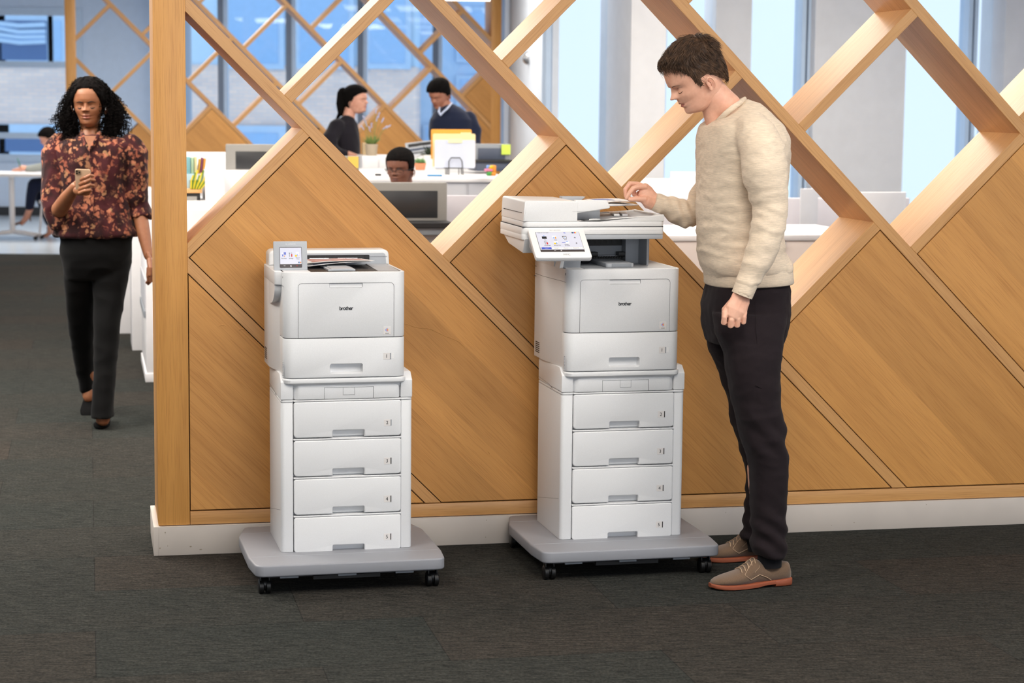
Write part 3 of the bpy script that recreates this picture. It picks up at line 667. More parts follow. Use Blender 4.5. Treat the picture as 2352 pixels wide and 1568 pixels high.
# wire stand and folders
YP = 13.25; L = local(1022, 402, YP)
def wx(u, v=390): return span(1022, u, 402, YP)
def wz(v): return at(1022, v, YP).z-L.translation.z
t = thing('folder_stand', 'black wire folder stand on the white counter holding the folders', 'folder stand', L.translation)
bm = BM()
for y, dz in ((0, 0), (.06, .02)):
    arch = [Vector((wx(1031), y, 0)), Vector((wx(1031), y, wz(370)+dz)), Vector((wx(1036), y, wz(362)+dz)), Vector((wx(1056), y, wz(362)+dz)), Vector((wx(1061), y, wz(370)+dz)), Vector((wx(1064), y, 0))]
    tube(bm, arch, .0035, 6)
tube(bm, [Vector((wx(1019), .0, wz(386))), Vector((wx(1062), 0, wz(386)))], .0035, 6); tube(bm, [Vector((wx(1025), .02, 0)), Vector((wx(1025), .02, wz(386)))], .003, 6); tube(bm, [Vector((wx(1055), .02, 0)), Vector((wx(1055), .02, wz(386)))], .003, 6)
obj('wire_frame', bm, 'black', t, 1, M0=L)
def folder(label, u0, u1, v0, v1, y, col, tab=None, th=.004):
    x0, x1 = wx(u0), wx(u1); z0, z1 = wz(v1), wz(v0); bm = BM(); pts = roundpoly([(x0, z0), (x1, z0), (x1, z1), (x0, z1)], .01, 3); prism(bm, pts, y, y+th, 0, 'XZ')
    if tab: box(bm, wx(tab[0]), wx(tab[1]), y+.0005, y+th-.0005, z1-.002, wz(tab[2]))
    o = tag(obj('file_folder', bm, plain('folder_stock', col, .6), None, .6, M0=L), label, 'folder', 'folders in the wire stand'); return o
folder('orange manila folder at the back of the wire stand', 993, 1086, 297, 366, .055, (246, 172, 66))
folder('cream folder with a tab in the wire stand, behind the white one', 996, 1094, 307, 384, .04, (252, 226, 168), (1060, 1084, 304))
folder('pale white-lilac folder at the front of the wire stand', 999, 1092, 321, 386, .015, (214, 220, 238))
bm = BM(); box(bm, wx(1030), wx(1062), .011, .0145, wz(328), wz(318)); tag(obj('index_tab', bm, plain('pale_yellow_tab', (250, 240, 190), .6), None, None, M0=L), 'pale yellow index tab on the white folder', 'label tab')
# pen, cube of notes, stapler
Lp = local(983, 405, 13.15); bm = BM(); tube(bm, [Vector((0, 0, .006)), Vector((span(983, 1014, 405, 13.15), 0, .006))], .006, 8, rounded=True); tag(obj('pen', bm, plain('blue_pen', (60, 150, 210), .4), None, 1, M0=Lp), 'bright blue pen lying on the white counter left of the folder stand', 'pen')
Lp = local(862, 404, 13.12); bm = BM(); rbox(bm, 0, span(862, 876, 404, 13.12), 0, .02, 0, .014, bev=.004); tag(obj('stapler', bm, 'black', None, .6, M0=Lp), 'small black stapler on the white counter left of the seated man', 'stapler')
Lp = local(1120, 404, 13.15); t = thing('note_cube', 'multicoloured block of notes at the right end of the counter', 'desk toy', Lp.translation); s_ = span(1120, 1139, 404, 13.15)
for c_, a, b_, z0, z1 in (('orange', .4, 1, .0, .35), ('green', .0, .55, 0, .4), ('pink', -.25, .7, .4, .66), ('yellow', .1, .7, .66, .98), ('orange', .6, 1.02, .35, 1), ('lblue', 0, .3, .7, 1)):
    bm = BM(); rbox(bm, a*s_, b_*s_, 0, s_*.8, z0*.07, z1*.07, bev=.005); obj('block', bm, c_, t, .6, M0=Lp)
# plants
M['leaf'] = plain('succulent_green', (110, 150, 96), .5); M['leafd'] = plain('dark_green_leaf', (50, 66, 48), .5); M['terra'] = plain('terracotta', (226, 140, 104), .7); M['potw'] = plain('white_ceramic', (232, 230, 226), .35); M['potb'] = plain('beige_pot', (176, 160, 138), .6); M['lav'] = plain('lavender_bloom', (176, 178, 206), .7); M['lavg'] = plain('lavender_green', (122, 146, 76), .6); M['soil'] = plain('soil', (90, 62, 50), .9)
def pot(label, u0, u1, v0, v1, Y, mat, taper=.8):
    L = local((u0+u1)/2, v1, Y); r = span(u0, u1, v0, Y)/2; h = hgt(u0, v0, v1, Y); t = thing('potted_plant', label, 'plant', L.translation+N*r, 'potted plants on the cabinets')
    Lr = L @ Matrix.Translation((0, r, 0)); bm = BM(); lathe(bm, [(r*taper*.95, 0), (r*taper, .003), (r, h-.004), (r*.99, h), (r*.88, h), (r*.86, h-.01)], n=24); obj('pot', bm, mat, t, .8, M0=Lr)
    bm = BM(); lathe(bm, [(r*.86, h-.02), (r*.85, h-.008), (.001, h-.006)], n=16); obj('soil', bm, 'soil', t, .8, M0=Lr); return t, Lr, r, h
def blade(bm, p, d, ln, wd, sag=.3, mi=0):
    d = d.normalized(); s_ = d.cross(Vector((0, 0, 1))); s_ = s_.normalized() if s_.length > .01 else Vector((1, 0, 0)); nrm = s_.cross(d); prev = None
    for k in range(5):
        t_ = k/4; q = p+d*ln*t_-Vector((0, 0, 1))*sag*ln*t_*t_; ww = wd*math.sin(PI*(.15+.85*t_*.99))*.5+.0003
        cur = [bm.verts.new(q-s_*ww), bm.verts.new(q+nrm*ww*.5), bm.verts.new(q+s_*ww), bm.verts.new(q-nrm*ww*.35)]
        if prev:
            for i in range(4): bm.faces.new((prev[i], prev[(i+1) % 4], cur[(i+1) % 4], cur[i])).material_index = mi
        prev = cur
t, Lr, r, h = pot('terracotta pot with a small green succulent behind the seated man', 954, 981, 375, 391, 13.6, 'terra')
bm = BM()
for k in range(60):
    a = random.random()*6.28; e_ = random.uniform(.3, 1.4); blade(bm, Vector((math.cos(a)*r*.4, math.sin(a)*r*.4, h-.005)), Vector((math.cos(a)*math.cos(e_), math.sin(a)*math.cos(e_), math.sin(e_))), random.uniform(.03, .05), .016, .1)
obj('leaves', bm, 'leaf', t, .8, M0=Lr)
t, Lr, r, h = pot('white pot with dark spiky leaves left of the folders', 973, 1006, 356, 390, 13.9, 'potw', .75)
bm = BM()
for k in range(46):
    a = random.random()*6.28; e_ = random.uniform(.2, 1.3); blade(bm, Vector((math.cos(a)*r*.3, math.sin(a)*r*.3, h-.005)), Vector((math.cos(a)*math.cos(e_), math.sin(a)*math.cos(e_), math.sin(e_))), random.uniform(.07, .13), .012, .35)
obj('leaves', bm, 'leafd', t, .8, M0=Lr)
t, Lr, r, h = pot('beige pot of flowering lavender right of the standing woman', 840, 870, 331, 359, 15.05, 'potb', .82)
bm = BM(); bl = BM()
for k in range(150):
    a = random.random()*6.28; e_ = random.uniform(.7, 1.5); blade(bm, Vector((math.cos(a)*r*.5, math.sin(a)*r*.5, h-.005)), Vector((math.cos(a)*math.cos(e_), math.sin(a)*math.cos(e_), math.sin(e_))), random.uniform(.04, .085), .004, .05)
for (du, dv) in ((-20, -62), (-14, -50), (-6, -38), (10, -80), (14, -62), (28, -58), (42, -42), (20, -70), (2, -46), (-24, -40), (36, -40)):
    tip = Vector((du*.0033, random.uniform(-.04, .04), h-dv*.0033+.0)); base_ = Vector((du*.0008, 0, h)); mid = (tip+base_)/2+Vector((0, 0, .03))
    tube(bm, [base_, mid, tip], .0012, 4)
    bl.free(); bl = BM()
    for q in range(10):
        o_ = (tip-mid).normalized()*(.004*q); tube(bl, [tip-o_*1.0+Vector((random.uniform(-.006, .006), random.uniform(-.006, .006), 0)), tip-o_+Vector((0, 0, .006))], .005*(1-q*.04), 5)
    obj('flower_head', bl, 'lav', t, .8, M0=Lr); bl = BM()
obj('foliage', bm, 'lavg', t, .8, M0=Lr); bl.free()
Lp = local(834, 358, 15.25); bm = BM(); box(bm, 0, span(834, 852, 358, 15.25), 0, .08, 0, hgt(834, 328, 358, 15.25), bev=.004); tag(obj('storage_box', bm, plain('beige_card_box', (206, 180, 140), .7), None, .6, M0=Lp), 'beige box just behind the lavender pot', 'box')
# photo print leaning
Lp = local(940, 358, 15.0) @ Matrix.Rotation(-.12, 4, 'Y'); ww = span(934, 996, 330, 15.0); hh = hgt(940, 328, 358, 15.0)
t = thing('photo_print', 'grey landscape photo print propped left of the folders', 'photo print', Lp.translation); bm = BM(); box(bm, -.02, ww, 0, .006, 0, hh); obj('card', bm, 'lgrey', t, None, M0=Lp)
bm = BM(); pz = [(0, .1), (.2, .35), (.35, .3), (.55, .6), (.8, .45), (1, .7)]
for c_, lo_, hi_ in (('mond', .62, .88), ('bluegrey', .3, .5), ('dark', .1, .2)):
    bm = BM()
    for k in range(5):
        a, b_ = pz[k], pz[k+1]; x0, x1 = a[0]*(ww-.03), b_[0]*(ww-.03); vs_ = [bm.verts.new(q) for q in ((x0, -.001, hh*(lo_+.1*a[1])), (x1, -.001, hh*(lo_+.1*b_[1])), (x1, -.001, hh*(hi_+.06*b_[1])), (x0, -.001, hh*(hi_+.06*a[1])))]; bm.faces.new(vs_)
    obj('print_area', bm, c_, t, None, M0=Lp)
# far-left table
T0 = at(26, 396, 22.5); zt = T0.z
t = thing('cafe_table', 'white round-legged table by the left window where a person sits writing', 'table', (T0.x, T0.y, 0))
bm = BM(); box(bm, T0.x-1.2, T0.x+.88, T0.y-.35, T0.y+.45, zt-.035, zt, bev=.006); obj('table_top', bm, 'desk', t, .6, M0=I4)
bm = BM(); tube(bm, [Vector((T0.x, T0.y, .06)), Vector((T0.x, T0.y, zt-.03))], .032, 16); obj('column', bm, 'desk', t, .8, M0=I4)
for a in (.35, PI-.35, -.5, PI+.5):
    d_ = Vector((math.cos(a), math.sin(a)*.8, 0)); c_ = Vector((T0.x, T0.y, 0)); bm = BM(); tube(bm, [c_+Z*.085, c_+d_*.15+Z*.07, c_+d_*.33+Z*.045], [.026, .02, .014], 8); obj('leg', bm, 'desk', t, .8, M0=I4)
    bm = BM(); tube(bm, [c_+d_*.33+Z*.0+Vector((0, -.012, .022)), c_+d_*.33+Vector((0, .012, .022))], .022, 12); obj('caster', bm, 'black', t, .8, M0=I4)
# ================================================================== PART 4: trolleys, tray towers, printers
def station(s, t, rot):
    a = TH+math.radians(rot); o = ST(s, t); return Matrix(((math.cos(a), -math.sin(a), 0, o.x), (math.sin(a), math.cos(a), 0, o.y), (0, 0, 1, 0), (0, 0, 0, 1)))
F1 = station(-.99, -.668, 1.3); F2 = station(-.031, -.63, 1.2)
def quadbox(bm, x0, x1, y0, y1, z0, z1, mi=0): box(bm, x0, x1, y0, y1, z0, z1, mi)
def make_trolley(F, label, wheels):
    t = thing('wheeled_trolley', label, 'trolley', mat=F @ Matrix.Translation((.33, .3, 0)), group='grey wheeled trolleys under the printers')
    out = roundpoly([(.012, 0), (.633, 0), (.645, .13), (.645, .46), (.61, .607), (.035, .607), (0, .46), (0, .13)], [.03, .03, .1, .1, .03, .03, .1, .1], 6)
    bm = BM(); prism(bm, out, .0655, .1045, .006, 'XY', seg=3); obj('platform', bm, 'trolley', t, .7, M0=F)
    # fine moulding lines across the platform
    bm = BM()
    for y in (.13, .5): box(bm, .012, .633, y-.0007, y+.0007, .1043, .1049)
    obj('moulding_line', bm, 'lgrey', t, None, M0=F)
    bm = BM(); box(bm, .06, .6, .035, .57, .056, .066); box(bm, .2, .42, .02, .06, .048, .060); obj('underframe', bm, 'dark', t, .6, M0=F)
    for k in range(3):
        bm = BM(); box(bm, .09+.19*k, .15+.19*k, .012, .02, .058, .0655); obj('rail', bm, 'mgrey', t, .6, M0=F)
    for (x, y) in wheels:
        bm = BM(); lathe(bm, [(.012, .060), (.02, .058), (.02, .064), (.012, .066)], (x, y, 0), 12); box(bm, x-.016, x-.012, y-.02, y+.012, .02, .062, bev=.001); box(bm, x+.012, x+.016, y-.02, y+.012, .02, .062, bev=.001)
        # hood over the wheel
        tube(bm, [Vector((x-.017, y-.005, .030)), Vector((x+.017, y-.005, .030))], .021, 16)
        c = obj('caster', bm, 'black', t, .6, M0=F)
        bm = BM(); Mw = F @ Matrix.Translation((x, y-.006, .0245)) @ Matrix.Rotation(PI/2, 4, 'Y')
        for o_ in (-.0115, .0115):
            lathe(bm, [(.006, o_-.009), (.020, o_-.009), (.0245, o_-.006), (.0245, o_+.006), (.020, o_+.009), (.006, o_+.009)], n=24)
        obj('wheel', bm, 'black', c, .6, M0=Mw)
    return t
make_trolley(F1, 'grey wheeled trolley under the left printer without a scanner', ((.045, .065), (.60, .06), (.06, .55), (.585, .55)))
make_trolley(F2, 'grey wheeled trolley under the right printer with the scanner', ((.045, .06), (.595, .055), (.045, .55), (.6, .55)))

def label_strip(name, F, t, x, z, y, num, dark=True, ink='ink'):
    """number sticker and level slot"""
    bm = BM(); box(bm, x-.0135, x+.0115, y-.0006, y+.001, z-.011, z+.011); d = obj('number_label', bm, 'sticker', t, None, M0=F)
    face_text('numeral', num, .0165, x-.003, y-.0009, z-.0005, ink, d, F)
    bm = BM(); box(bm, x+.0085, x+.0115, y-.0012, y+.001, z-.0105, z+.0105, 0); obj('level_gauge', bm, 'dark' if dark else 'mgrey', t, None, M0=F)
    bm = BM(); box(bm, x+.013, x+.022, y-.0004, y+.001, z-.008, z+.009); obj('fill_mark', bm, 'white2', t, None, M0=F)

def make_tower(F, which):
    t = thing('paper_tray_tower', 'white four-drawer paper tray tower with drawers 2 to 5 under the %s printer' % which, 'tray tower', mat=F @ Matrix.Translation((.334, .33, .105)), group='tray towers under the printers')
    x0, x1, yf, yb = .1135, .5535, .18, .505; W = 'white'
    # side walls / columns
    bm = BM()
    prism(bm, roundpoly([(x0, yf), (x0+.041, yf), (x0+.041, yb), (x0, yb)], [.014, .004, 0, .004], 5), .105, .607, .001, 'XY')
    prism(bm, roundpoly([(x1-.038, yf), (x1, yf), (x1, yb), (x1-.038, yb)], [.004, .014, .004, 0], 5), .105, .607, .001, 'XY')
    prism(bm, [(x0+.03, yf+.03), (x1-.03, yf+.03), (x1-.03, yb), (x0+.03, yb)], .105, .607, 0, 'XY')
    obj('cabinet_body', bm, W, t, .6, M0=F)
    bm = BM(); 
    prism(bm, roundpoly([(x0, yf-.001), (x0+.0415, yf-.001), (x0+.0415, yb), (x0, yb)], [.014, .003, 0, .004], 5), .6085, .6155, .0015, 'XY'); obj('joint_band', bm, W, t, .6, M0=F); bm = BM()
    prism(bm, roundpoly([(x1-.0385, yf-.001), (x1, yf-.001), (x1, yb), (x1-.0385, yb)], [.003, .014, .004, 0], 5), .6085, .6155, .0015, 'XY')
    obj('joint_band', bm, W, t, .6, M0=F)
    # raised rear shoulders: column heads slope back
    for a, b_ in ((x0, x0+.0415), (x1-.0385, x1)):
        bm = BM(); prism(bm, roundpoly([(yf-.001, .617), (yb, .617), (yb, .700), (yf+.03, .700), (yf-.001, .676)], [.002, .003, .006, .008, .006], 3), a, b_, .003, 'YZ'); obj('column_head', bm, W, t, .6, M0=F)
    # top section with flared lip
    bm = BM(); xa, xb = x0+.043, x1-.0395
    prism(bm, roundpoly([(xa, yf-.002), (xb, yf-.002), (xb, yb), (xa, yb)], [.022, .022, 0, 0], 6), .6165, .668, .002, 'XY')
    obj('top_cover', bm, W, t, .6, M0=F)
    bm = BM(); secs = []
    for z, ins, up in ((.655, .004, 0), (.664, .0, 0), (.669, -.010, 0), (.673, -.018, 0), (.6835, -.0205, 0), (.687, -.018, 0), (.6885, -.012, 0)):
        p = roundpoly([(.128-(0 if ins > -.005 else 0)+ins*.45+.02*(1 if z < .667 else 0), yf-.002+ins*.75), (.5275-ins*.2-.008*(1 if z < .667 else 0), yf-.002+ins*.75), (.5275-ins*.2, yb-.02), (.128+ins*.45, yb-.02)], [.03, .025, 0, 0], 6)
        secs.append([Vector((a, b_, z)) for a, b_ in p])
    loft(bm, secs); obj('top_lip', bm, W, t, .7, M0=F)
    # access panel outline in the top cover
    bm = BM(); yy = yf-.0025
    def line(bm, xa_, xb_, za, zb): box(bm, xa_, xb_, yy-.0002, yy+.001, za, zb)
    xl, xr, zl_, zh = .2575, .4233, .617, .6555
    line(bm, xl, xr, zh-.0007, zh); line(bm, xl, xl+.0007, zl_, zh); line(bm, xr-.0012, xr, zl_, zh)
    line(bm, .3207, .3212, .6296, .655); line(bm, .3592, .3597, .6296, .655); line(bm, .3207, .3597, .6296, .6302)
    obj('access_panel_seam', bm, 'seam', t, None, M0=F)
    # drawers
    for k in range(4):
        zb = .488-.1293*k; zt = zb+.1202; zb += .0006
        xl, xr = .1565, .5155; nx0, nx1, nz = .2855, .3925, .0225
        poly = roundpoly([(xl, zb), (nx0, zb), (nx0, zb+nz), (nx1, zb+nz), (nx1, zb), (xr, zb), (xr, zt), (xl, zt)], [.012, .0, .004, .004, 0, .01, .006, .008], 4)
        bm = BM(); prism(bm, poly, yf-.004, yf+.036, .0035, 'XZ', seg=3)
        d = obj('drawer', bm, W, t, .6, M0=F)
        bm = BM(); box(bm, nx0-.004, nx1+.004, yf+.020, yf+.036, zb+.001, zb+nz+.004); secs = []
        obj('handle_recess', bm, 'white', d, .6, M0=F)
        # number sticker on the drawer
        xs, zs = .4715, zb+.0445; num = str(k+2)
        bm = BM(); box(bm, xs-.0135, xs+.0115, yf-.0046, yf-.003, zs-.011, zs+.011); obj('number_label', bm, 'sticker', d, None, M0=F)
        face_text('numeral', num, .0165, xs-.003, yf-.0049, zs-.0005, 'ink', d, F)
        bm = BM(); box(bm, xs+.0085, xs+.0115, yf-.0052, yf-.003, zs-.0105, zs+.0105); obj('level_gauge', bm, 'dark' if k or which == 'right' else 'mgrey', d, None, M0=F)
        bm = BM(); box(bm, xl-.001, xr+.001, yf-.003, yf+.036, zt+.0015, zt+.0062, bev=.0012); obj('divider_strip', bm, W, t, .6, M0=F)
    # side seam lines
    bm = BM(); p = [(.19, .30), (.36, .235), (.5, .183)]
    for (a, za), (b_, zb_) in ((((.20, .245), (.505, .19))),):
        prism(bm, [(a, za), (b_, zb_), (b_, zb_+.0007), (a, za+.0007)], x0-.0003, x0+.001, 0, 'YZ')
    prism(bm, [(.30, .612), (.35, .622), (.505, .628), (.505, .6287), (.35, .6227), (.30, .6127)], x0-.0003, x0+.001, 0, 'YZ')
    obj('side_seam', bm, 'seam', t, None, M0=F)
    return t
make_tower(F1, 'left'); make_tower(F2, 'right')

def cyan_badge(F, t, x, z, y):
    """square colour badge: three nested chevrons"""
    bm = BM(); box(bm, x-.0125, x+.0125, y-.0006, y+.001, z-.0125, z+.0125); b_ = obj('colour_badge', bm, 'sticker', t, None, M0=F)
    for c_, cx, sz, mat in ((0, -.0035, .0068, 'lblue'), (1, -.0005, .0045, 'magenta'), (2, .002, .0026, 'yellow')):
        bm = BM(); w_ = .0021
        for sgn in (1, -1):
            pts = [(x+cx-sz*.6, z+.0025), (x+cx-sz*.6+w_*1.2, z+.0025), (x+cx+sz*.45+w_, z+.0025+sgn*sz*.95), (x+cx+sz*.45, z+.0025+sgn*sz*.95)]
            f = bm.faces.new([bm.verts.new((a, y-.0009-.0001*c_, b2)) for a, b2 in pts])
        obj('chevron', bm, mat, b_, None, M0=F)
    face_text('badge_lettering', 'COLOR', .0036, x, y-.0009, z-.0092, 'ink', b_, F)
def front_body(F, t, top_z, x_off=0):
    """shared lower printer body: shell, front door, tray 1"""
    x0, x1, yf, yb = .1215, .5275, .162, .53; W = 'white'
    bm = BM()
    prism(bm, roundpoly([(x0, yf), (x1, yf), (x1, yb), (x0, yb)], [.034, .034, .01, .01], 8), .823, 1.0385, .0022, 'XY', seg=2)
    bod = obj('housing', bm, W, t, .6, M0=F)
    bm = BM(); prism(bm, roundpoly([(x0+.004, yf+.004), (x1-.004, yf+.004), (x1-.004, yb-.004), (x0+.004, yb-.004)], [.03, .03, .01, .01], 6), .819, .825, 0, 'XY'); obj('inner_core', bm, 'seam', t, .6, M0=F)
    # tray 1
    bm = BM(); yfr = yf
    base = roundpoly([(x0, yf), (x1, yf), (x1, yb), (x0, yb)], [.034, .034, .01, .01], 8)
    prism(bm, base, .6905, .8205, .0022, 'XY')
    tr = obj('drawer', bm, W, t, .6, M0=F)
    # pocket handle: rounded rim and hollow
    def pocket(x0_, x1_, z0_, z1_, dep, r, par, nm='handle_recess', mat='white'):
        bm = BM(); rim = roundpoly([(x0_, z0_), (x1_, z0_), (x1_, z1_), (x0_, z1_)], r, 5)
        R0 = [Vector((a, yf-.0012, b_)) for a, b_ in offset_poly(rim, -.0022)]; R1 = [Vector((a, yf-.0016, b_)) for a, b_ in rim]
        inn = offset_poly(rim, .0012); R2 = [Vector((a, yf+.0005, b_)) for a, b_ in inn]
        loft(bm, [R0, R1, R2], caps=False)
        obj(nm+'_rim', bm, mat, par, 1.2, M0=F)
    return bod, tr
def cut_pocket(o, F, x0_, x1_, z0_, z1_, dep, r, yf=.162, slope=.0):
    """hollow a real recess into a front face with a boolean"""
    bm = BM(); pts = roundpoly([(x0_, z0_), (x1_, z0_), (x1_, z1_), (x0_, z1_)], r, 5)
    secs = [[Vector((a, yf-.02, b_)) for a, b_ in pts], [Vector((a, yf+.002, b_)) for a, b_ in pts], [Vector((a, yf+dep, b_)) for a, b_ in offset_poly(pts, slope)]]
    loft(bm, secs); bmesh.ops.recalc_face_normals(bm, faces=bm.faces)
    bm.transform(wm(o).inverted() @ F); me = bpy.data.meshes.new('c'); bm.to_mesh(me); bm.free(); c = bpy.data.objects.new('c', me); COL.objects.link(c); c.matrix_world = wm(o)
    o2 = bpy.data.objects.new('c2', o.data); COL.objects.link(o2); o2.matrix_world = wm(o)
    md = o2.modifiers.new('b', 'BOOLEAN'); md.operation = 'DIFFERENCE'; md.object = c; md.solver = 'EXACT'
    bpy.context.view_layer.update(); dg = bpy.context.evaluated_depsgraph_get(); m2 = bpy.data.meshes.new_from_object(o2.evaluated_get(dg))
    if len(m2.polygons) > 10: 
        o.data = m2; m2.shade_smooth(); m2.set_sharp_from_angle(angle=.5)
    bpy.data.objects.remove(c, do_unlink=True); bpy.data.objects.remove(o2, do_unlink=True)
def printer_common(F, t, which):
    bod, tr = front_body(F, t, 1.0385)
    cut_pocket(tr, F, .2745, .3845, .7025, .7365, .022, .007, slope=.004)
    cut_pocket(bod, F, .2725, .3830, .987, 1.0035, .012, .004)
    bm = BM(); yd = .1612
    # door outline
    def L_(x0_, x1_, z0_, z1_): box(bm, x0_, x1_, yd-.0003, yd+.001, z0_, z1_)
    outl = roundpoly([(.1695, .80), (.4885, .80), (.4885, 1.0035), (.1695, 1.0035)], [0, 0, .013, .013], 6); inn = offset_poly(outl, .0009)
    n = len(outl)
    for i in range(n):
        a, b_, c_, d_ = outl[i], outl[(i+1) % n], inn[(i+1) % n], inn[i]
        q = [a, b_, c_, d_]; q = [(x, max(z, .823)) for x, z in q]
        if all(abs(z-.823) < 1e-6 for x, z in q): continue
        if q[0][0] > .2725 and q[0][0] < .383 and q[1][0] > .2725 and q[1][0] < .383: continue
        f = bm.faces.new([bm.verts.new((x, yd, z)) for x, z in q])
    obj('door_seam', bm, 'seam', t, None, M0=F)
    bm = BM(); box(bm, .2735, .382, .166, .1745, .9880, 1.0015); obj('door_handle', bm, 'white', t, .6, M0=F)
    # maker's wordmark
    face_text('wordmark', 'brother', .0168, .3285, .1613, .9195, 'ink', t, F, weight=.00030, space=.86)
    cyan_badge(F, t, .4650, .8435, .1618)
    label_strip('1', F, t, .4665, .7585, .1618, '1', dark=False)
    # side details: vents, rear foot
    bm = BM()
    xv = .0992 if which == 'left' else .1030
    for k in range(6): box(bm, xv, xv+.012, .46, .515, .752-.0068*k, .7550-.0068*k)
    obj('vent_slot', bm, 'dark', t, None, M0=F)
    bm = BM()
    for k in range(9): box(bm, .1200, .1225, .172+.0, .176, .6985+.0052*k, .7008+.0052*k)
    obj('vent_slot', bm, 'mgrey', t, None, M0=F)
    return bod, tr

# ---------------- left printer
t1 = thing('laser_printer', 'white laser printer with a small upright screen on top of the left tray tower', 'printer', mat=F1 @ Matrix.Translation((.325, .34, .6905)))
printer_common(F1, t1, 'left'); F = F1
# left bulge with hand grip
bm = BM(); prism(bm, roundpoly([(.099, .215), (.13, .200), (.135, .54), (.099, .54)], [.012, .004, 0, .01], 5), .995, 1.0385, .002, 'XY'); obj('side_grip', bm, 'white', t1, .6, M0=F)
bm = BM(); prism(bm, [(.1225, .26), (.135, .27), (.135, .545), (.104, .545), (.100, .535), (.100, .40), (.108, .33)], .70, .995, .001, 'XY'); obj('side_cover', bm, 'white', t1, .6, M0=F)
bm = BM(); secs = []
for k in range(9):
    a = k/8; z = .995-.075*math.sin(PI/2*a); yy = .222+.17*a*a
    secs.append([Vector((.1005, yy, z)), Vector((.13, yy-.012, z)), Vector((.13, .45, z)), Vector((.1005, .45, z))])
loft(bm, secs); obj('side_grip_hollow', bm, 'white', t1, .8, M0=F)
bm = BM(); box(bm, .0985, .1215, .213, .214, .9935, .9948); box(bm, .1212, .1222, .165, .21, .9935, .9945); box(bm, .1208, .1216, .172, .175, 1.02, 1.026); obj('side_seam', bm, 'seam', t1, None, M0=F)
# output deck: rim and sunken tray
bm = BM(); prism(bm, roundpoly([(.215, .185), (.515, .185), (.515, .52), (.215, .52)], [.006, .006, 0, 0], 4), 1.030, 1.0392, 0, 'XY'); obj('output_deck', bm, 'dark', t1, .6, M0=F)
bm = BM(); secs = []
for y, z in ((.19, 1.0395), (.26, 1.0400), (.34, 1.0410), (.47, 1.0425)):
    secs.append([Vector((.44, y, 1.0392)), Vector((.51, y, 1.0392)), Vector((.51, y, z)), Vector((.44, y, z))])
loft(bm, secs); obj('deck_ramp', bm, 'lgrey', t1, .6, M0=F)
bm = BM(); rbox(bm, .285, .355, .20, .44, 1.039, 1.0475, bev=.002); rbox(bm, .275, .285, .2, .44, 1.039, 1.045, bev=.001); rbox(bm, .355, .365, .2, .44, 1.039, 1.045, bev=.001); obj('paper_support', bm, 'lgrey', t1, .6, M0=F)
# rear housing
bm = BM(); prism(bm, roundpoly([(.108, 1.039), (.523, 1.039), (.520, 1.090), (.108, 1.090)], [0, 0, .018, .018], 6), .455, .555, .006, 'XZ', seg=3)
rh = obj('rear_housing', bm, 'white2', t1, .6, M0=F)
bm = BM(); prism(bm, roundpoly([(.2, 1.039), (.512, 1.039), (.508, 1.079), (.2, 1.079)], [0, 0, .010, 0], 5), .4535, .457, .001, 'XZ'); obj('rear_face', bm, 'lgrey', t1, .6, M0=F)
bm = BM(); rbox(bm, .205, .452, .449, .4545, 1.052, 1.073, r=.003, plane='XZ'); obj('paper_slot', bm, 'dark', t1, .6, M0=F)
bm = BM(); tube(bm, [Vector((.245, .447, 1.0615)), Vector((.312, .447, 1.0615))], .0022, 8); tube(bm, [Vector((.342, .447, 1.0615)), Vector((.41, .447, 1.0615))], .0022, 8); obj('exit_roller', bm, 'chrome', t1, 1, M0=F)
bm = BM()
for k in range(14): box(bm, .215+.017*k, .2165+.017*k, .448, .4492, 1.0535, 1.072)
obj('slot_rib', bm, 'black', t1, None, M0=F)
bm = BM(); box(bm, .44, .514, .4532, .454, 1.0655, 1.0663); obj('rear_seam', bm, 'seam', t1, None, M0=F)
# control panel leaning back a little
Pm = F @ Matrix.Translation((.159, .262, 1.039)) @ Matrix.Rotation(math.radians(-10), 4, 'X')
bm = BM(); rbox(bm, -.0555, .0555, 0, .013, .0, .0955, r=.0015, bev=.0012, plane='XZ'); cp = obj('control_panel', bm, 'lgrey', t1, .6, M0=Pm)
bm = BM(); rbox(bm, -.0365, .0375, -.0008, .001, .0075, .0765, r=.003, plane='XZ'); scn = obj('screen', bm, 'screenbar', t1, .6, M0=Pm)
bm = BM(); box(bm, -.035, .036, -.0012, -.0007, .0195, .0745); obj('display', bm, 'screen', scn, None, M0=Pm)
def ic(bmx, x0, x1, z0, z1, y=-.0016, mi=0): 
    box(bmx, x0, x1, y, y+.0005, z0, z1, mi)
def icon(pm, par, parts, y=-.0016):
    """one icon = one mesh of small coloured tiles; parts = (x0,x1,z0,z1,mat)"""
    ms = []; bm = BM()
    for i, (a, b_, c_, d_, m_) in enumerate(parts):
        if m_ not in ms: ms.append(m_)
        ic(bm, a, b_, c_, d_, y-.0001*i, ms.index(m_))
    return obj('icon', bm, ms, par, None, M0=pm)
icon(Pm, scn, [(-.030, -.0235, .0535, .0575, 'paper'), (-.0225, -.019, .0555, .0585, 'blue'), (-.0185, -.015, .0555, .0585, 'blue'), (-.0225, -.019, .0515, .0545, 'blue'), (-.0185, -.015, .0515, .0545, 'blue'), (-.0275, -.0255, .0455, .0515, 'blue'), (-.0252, -.0235, .0455, .049, 'lblue'), (-.0215, -.0185, .0445, .0475, 'orange')])
icon(Pm, scn, [(-.0045, -.0025, .044, .056, 'mgrey'), (-.006, -.0010, .0545, .0575, 'mgrey'), (.0022, .0056, .044, .0525, 'red'), (.0033, .0045, .0525, .0585, 'mgrey')])
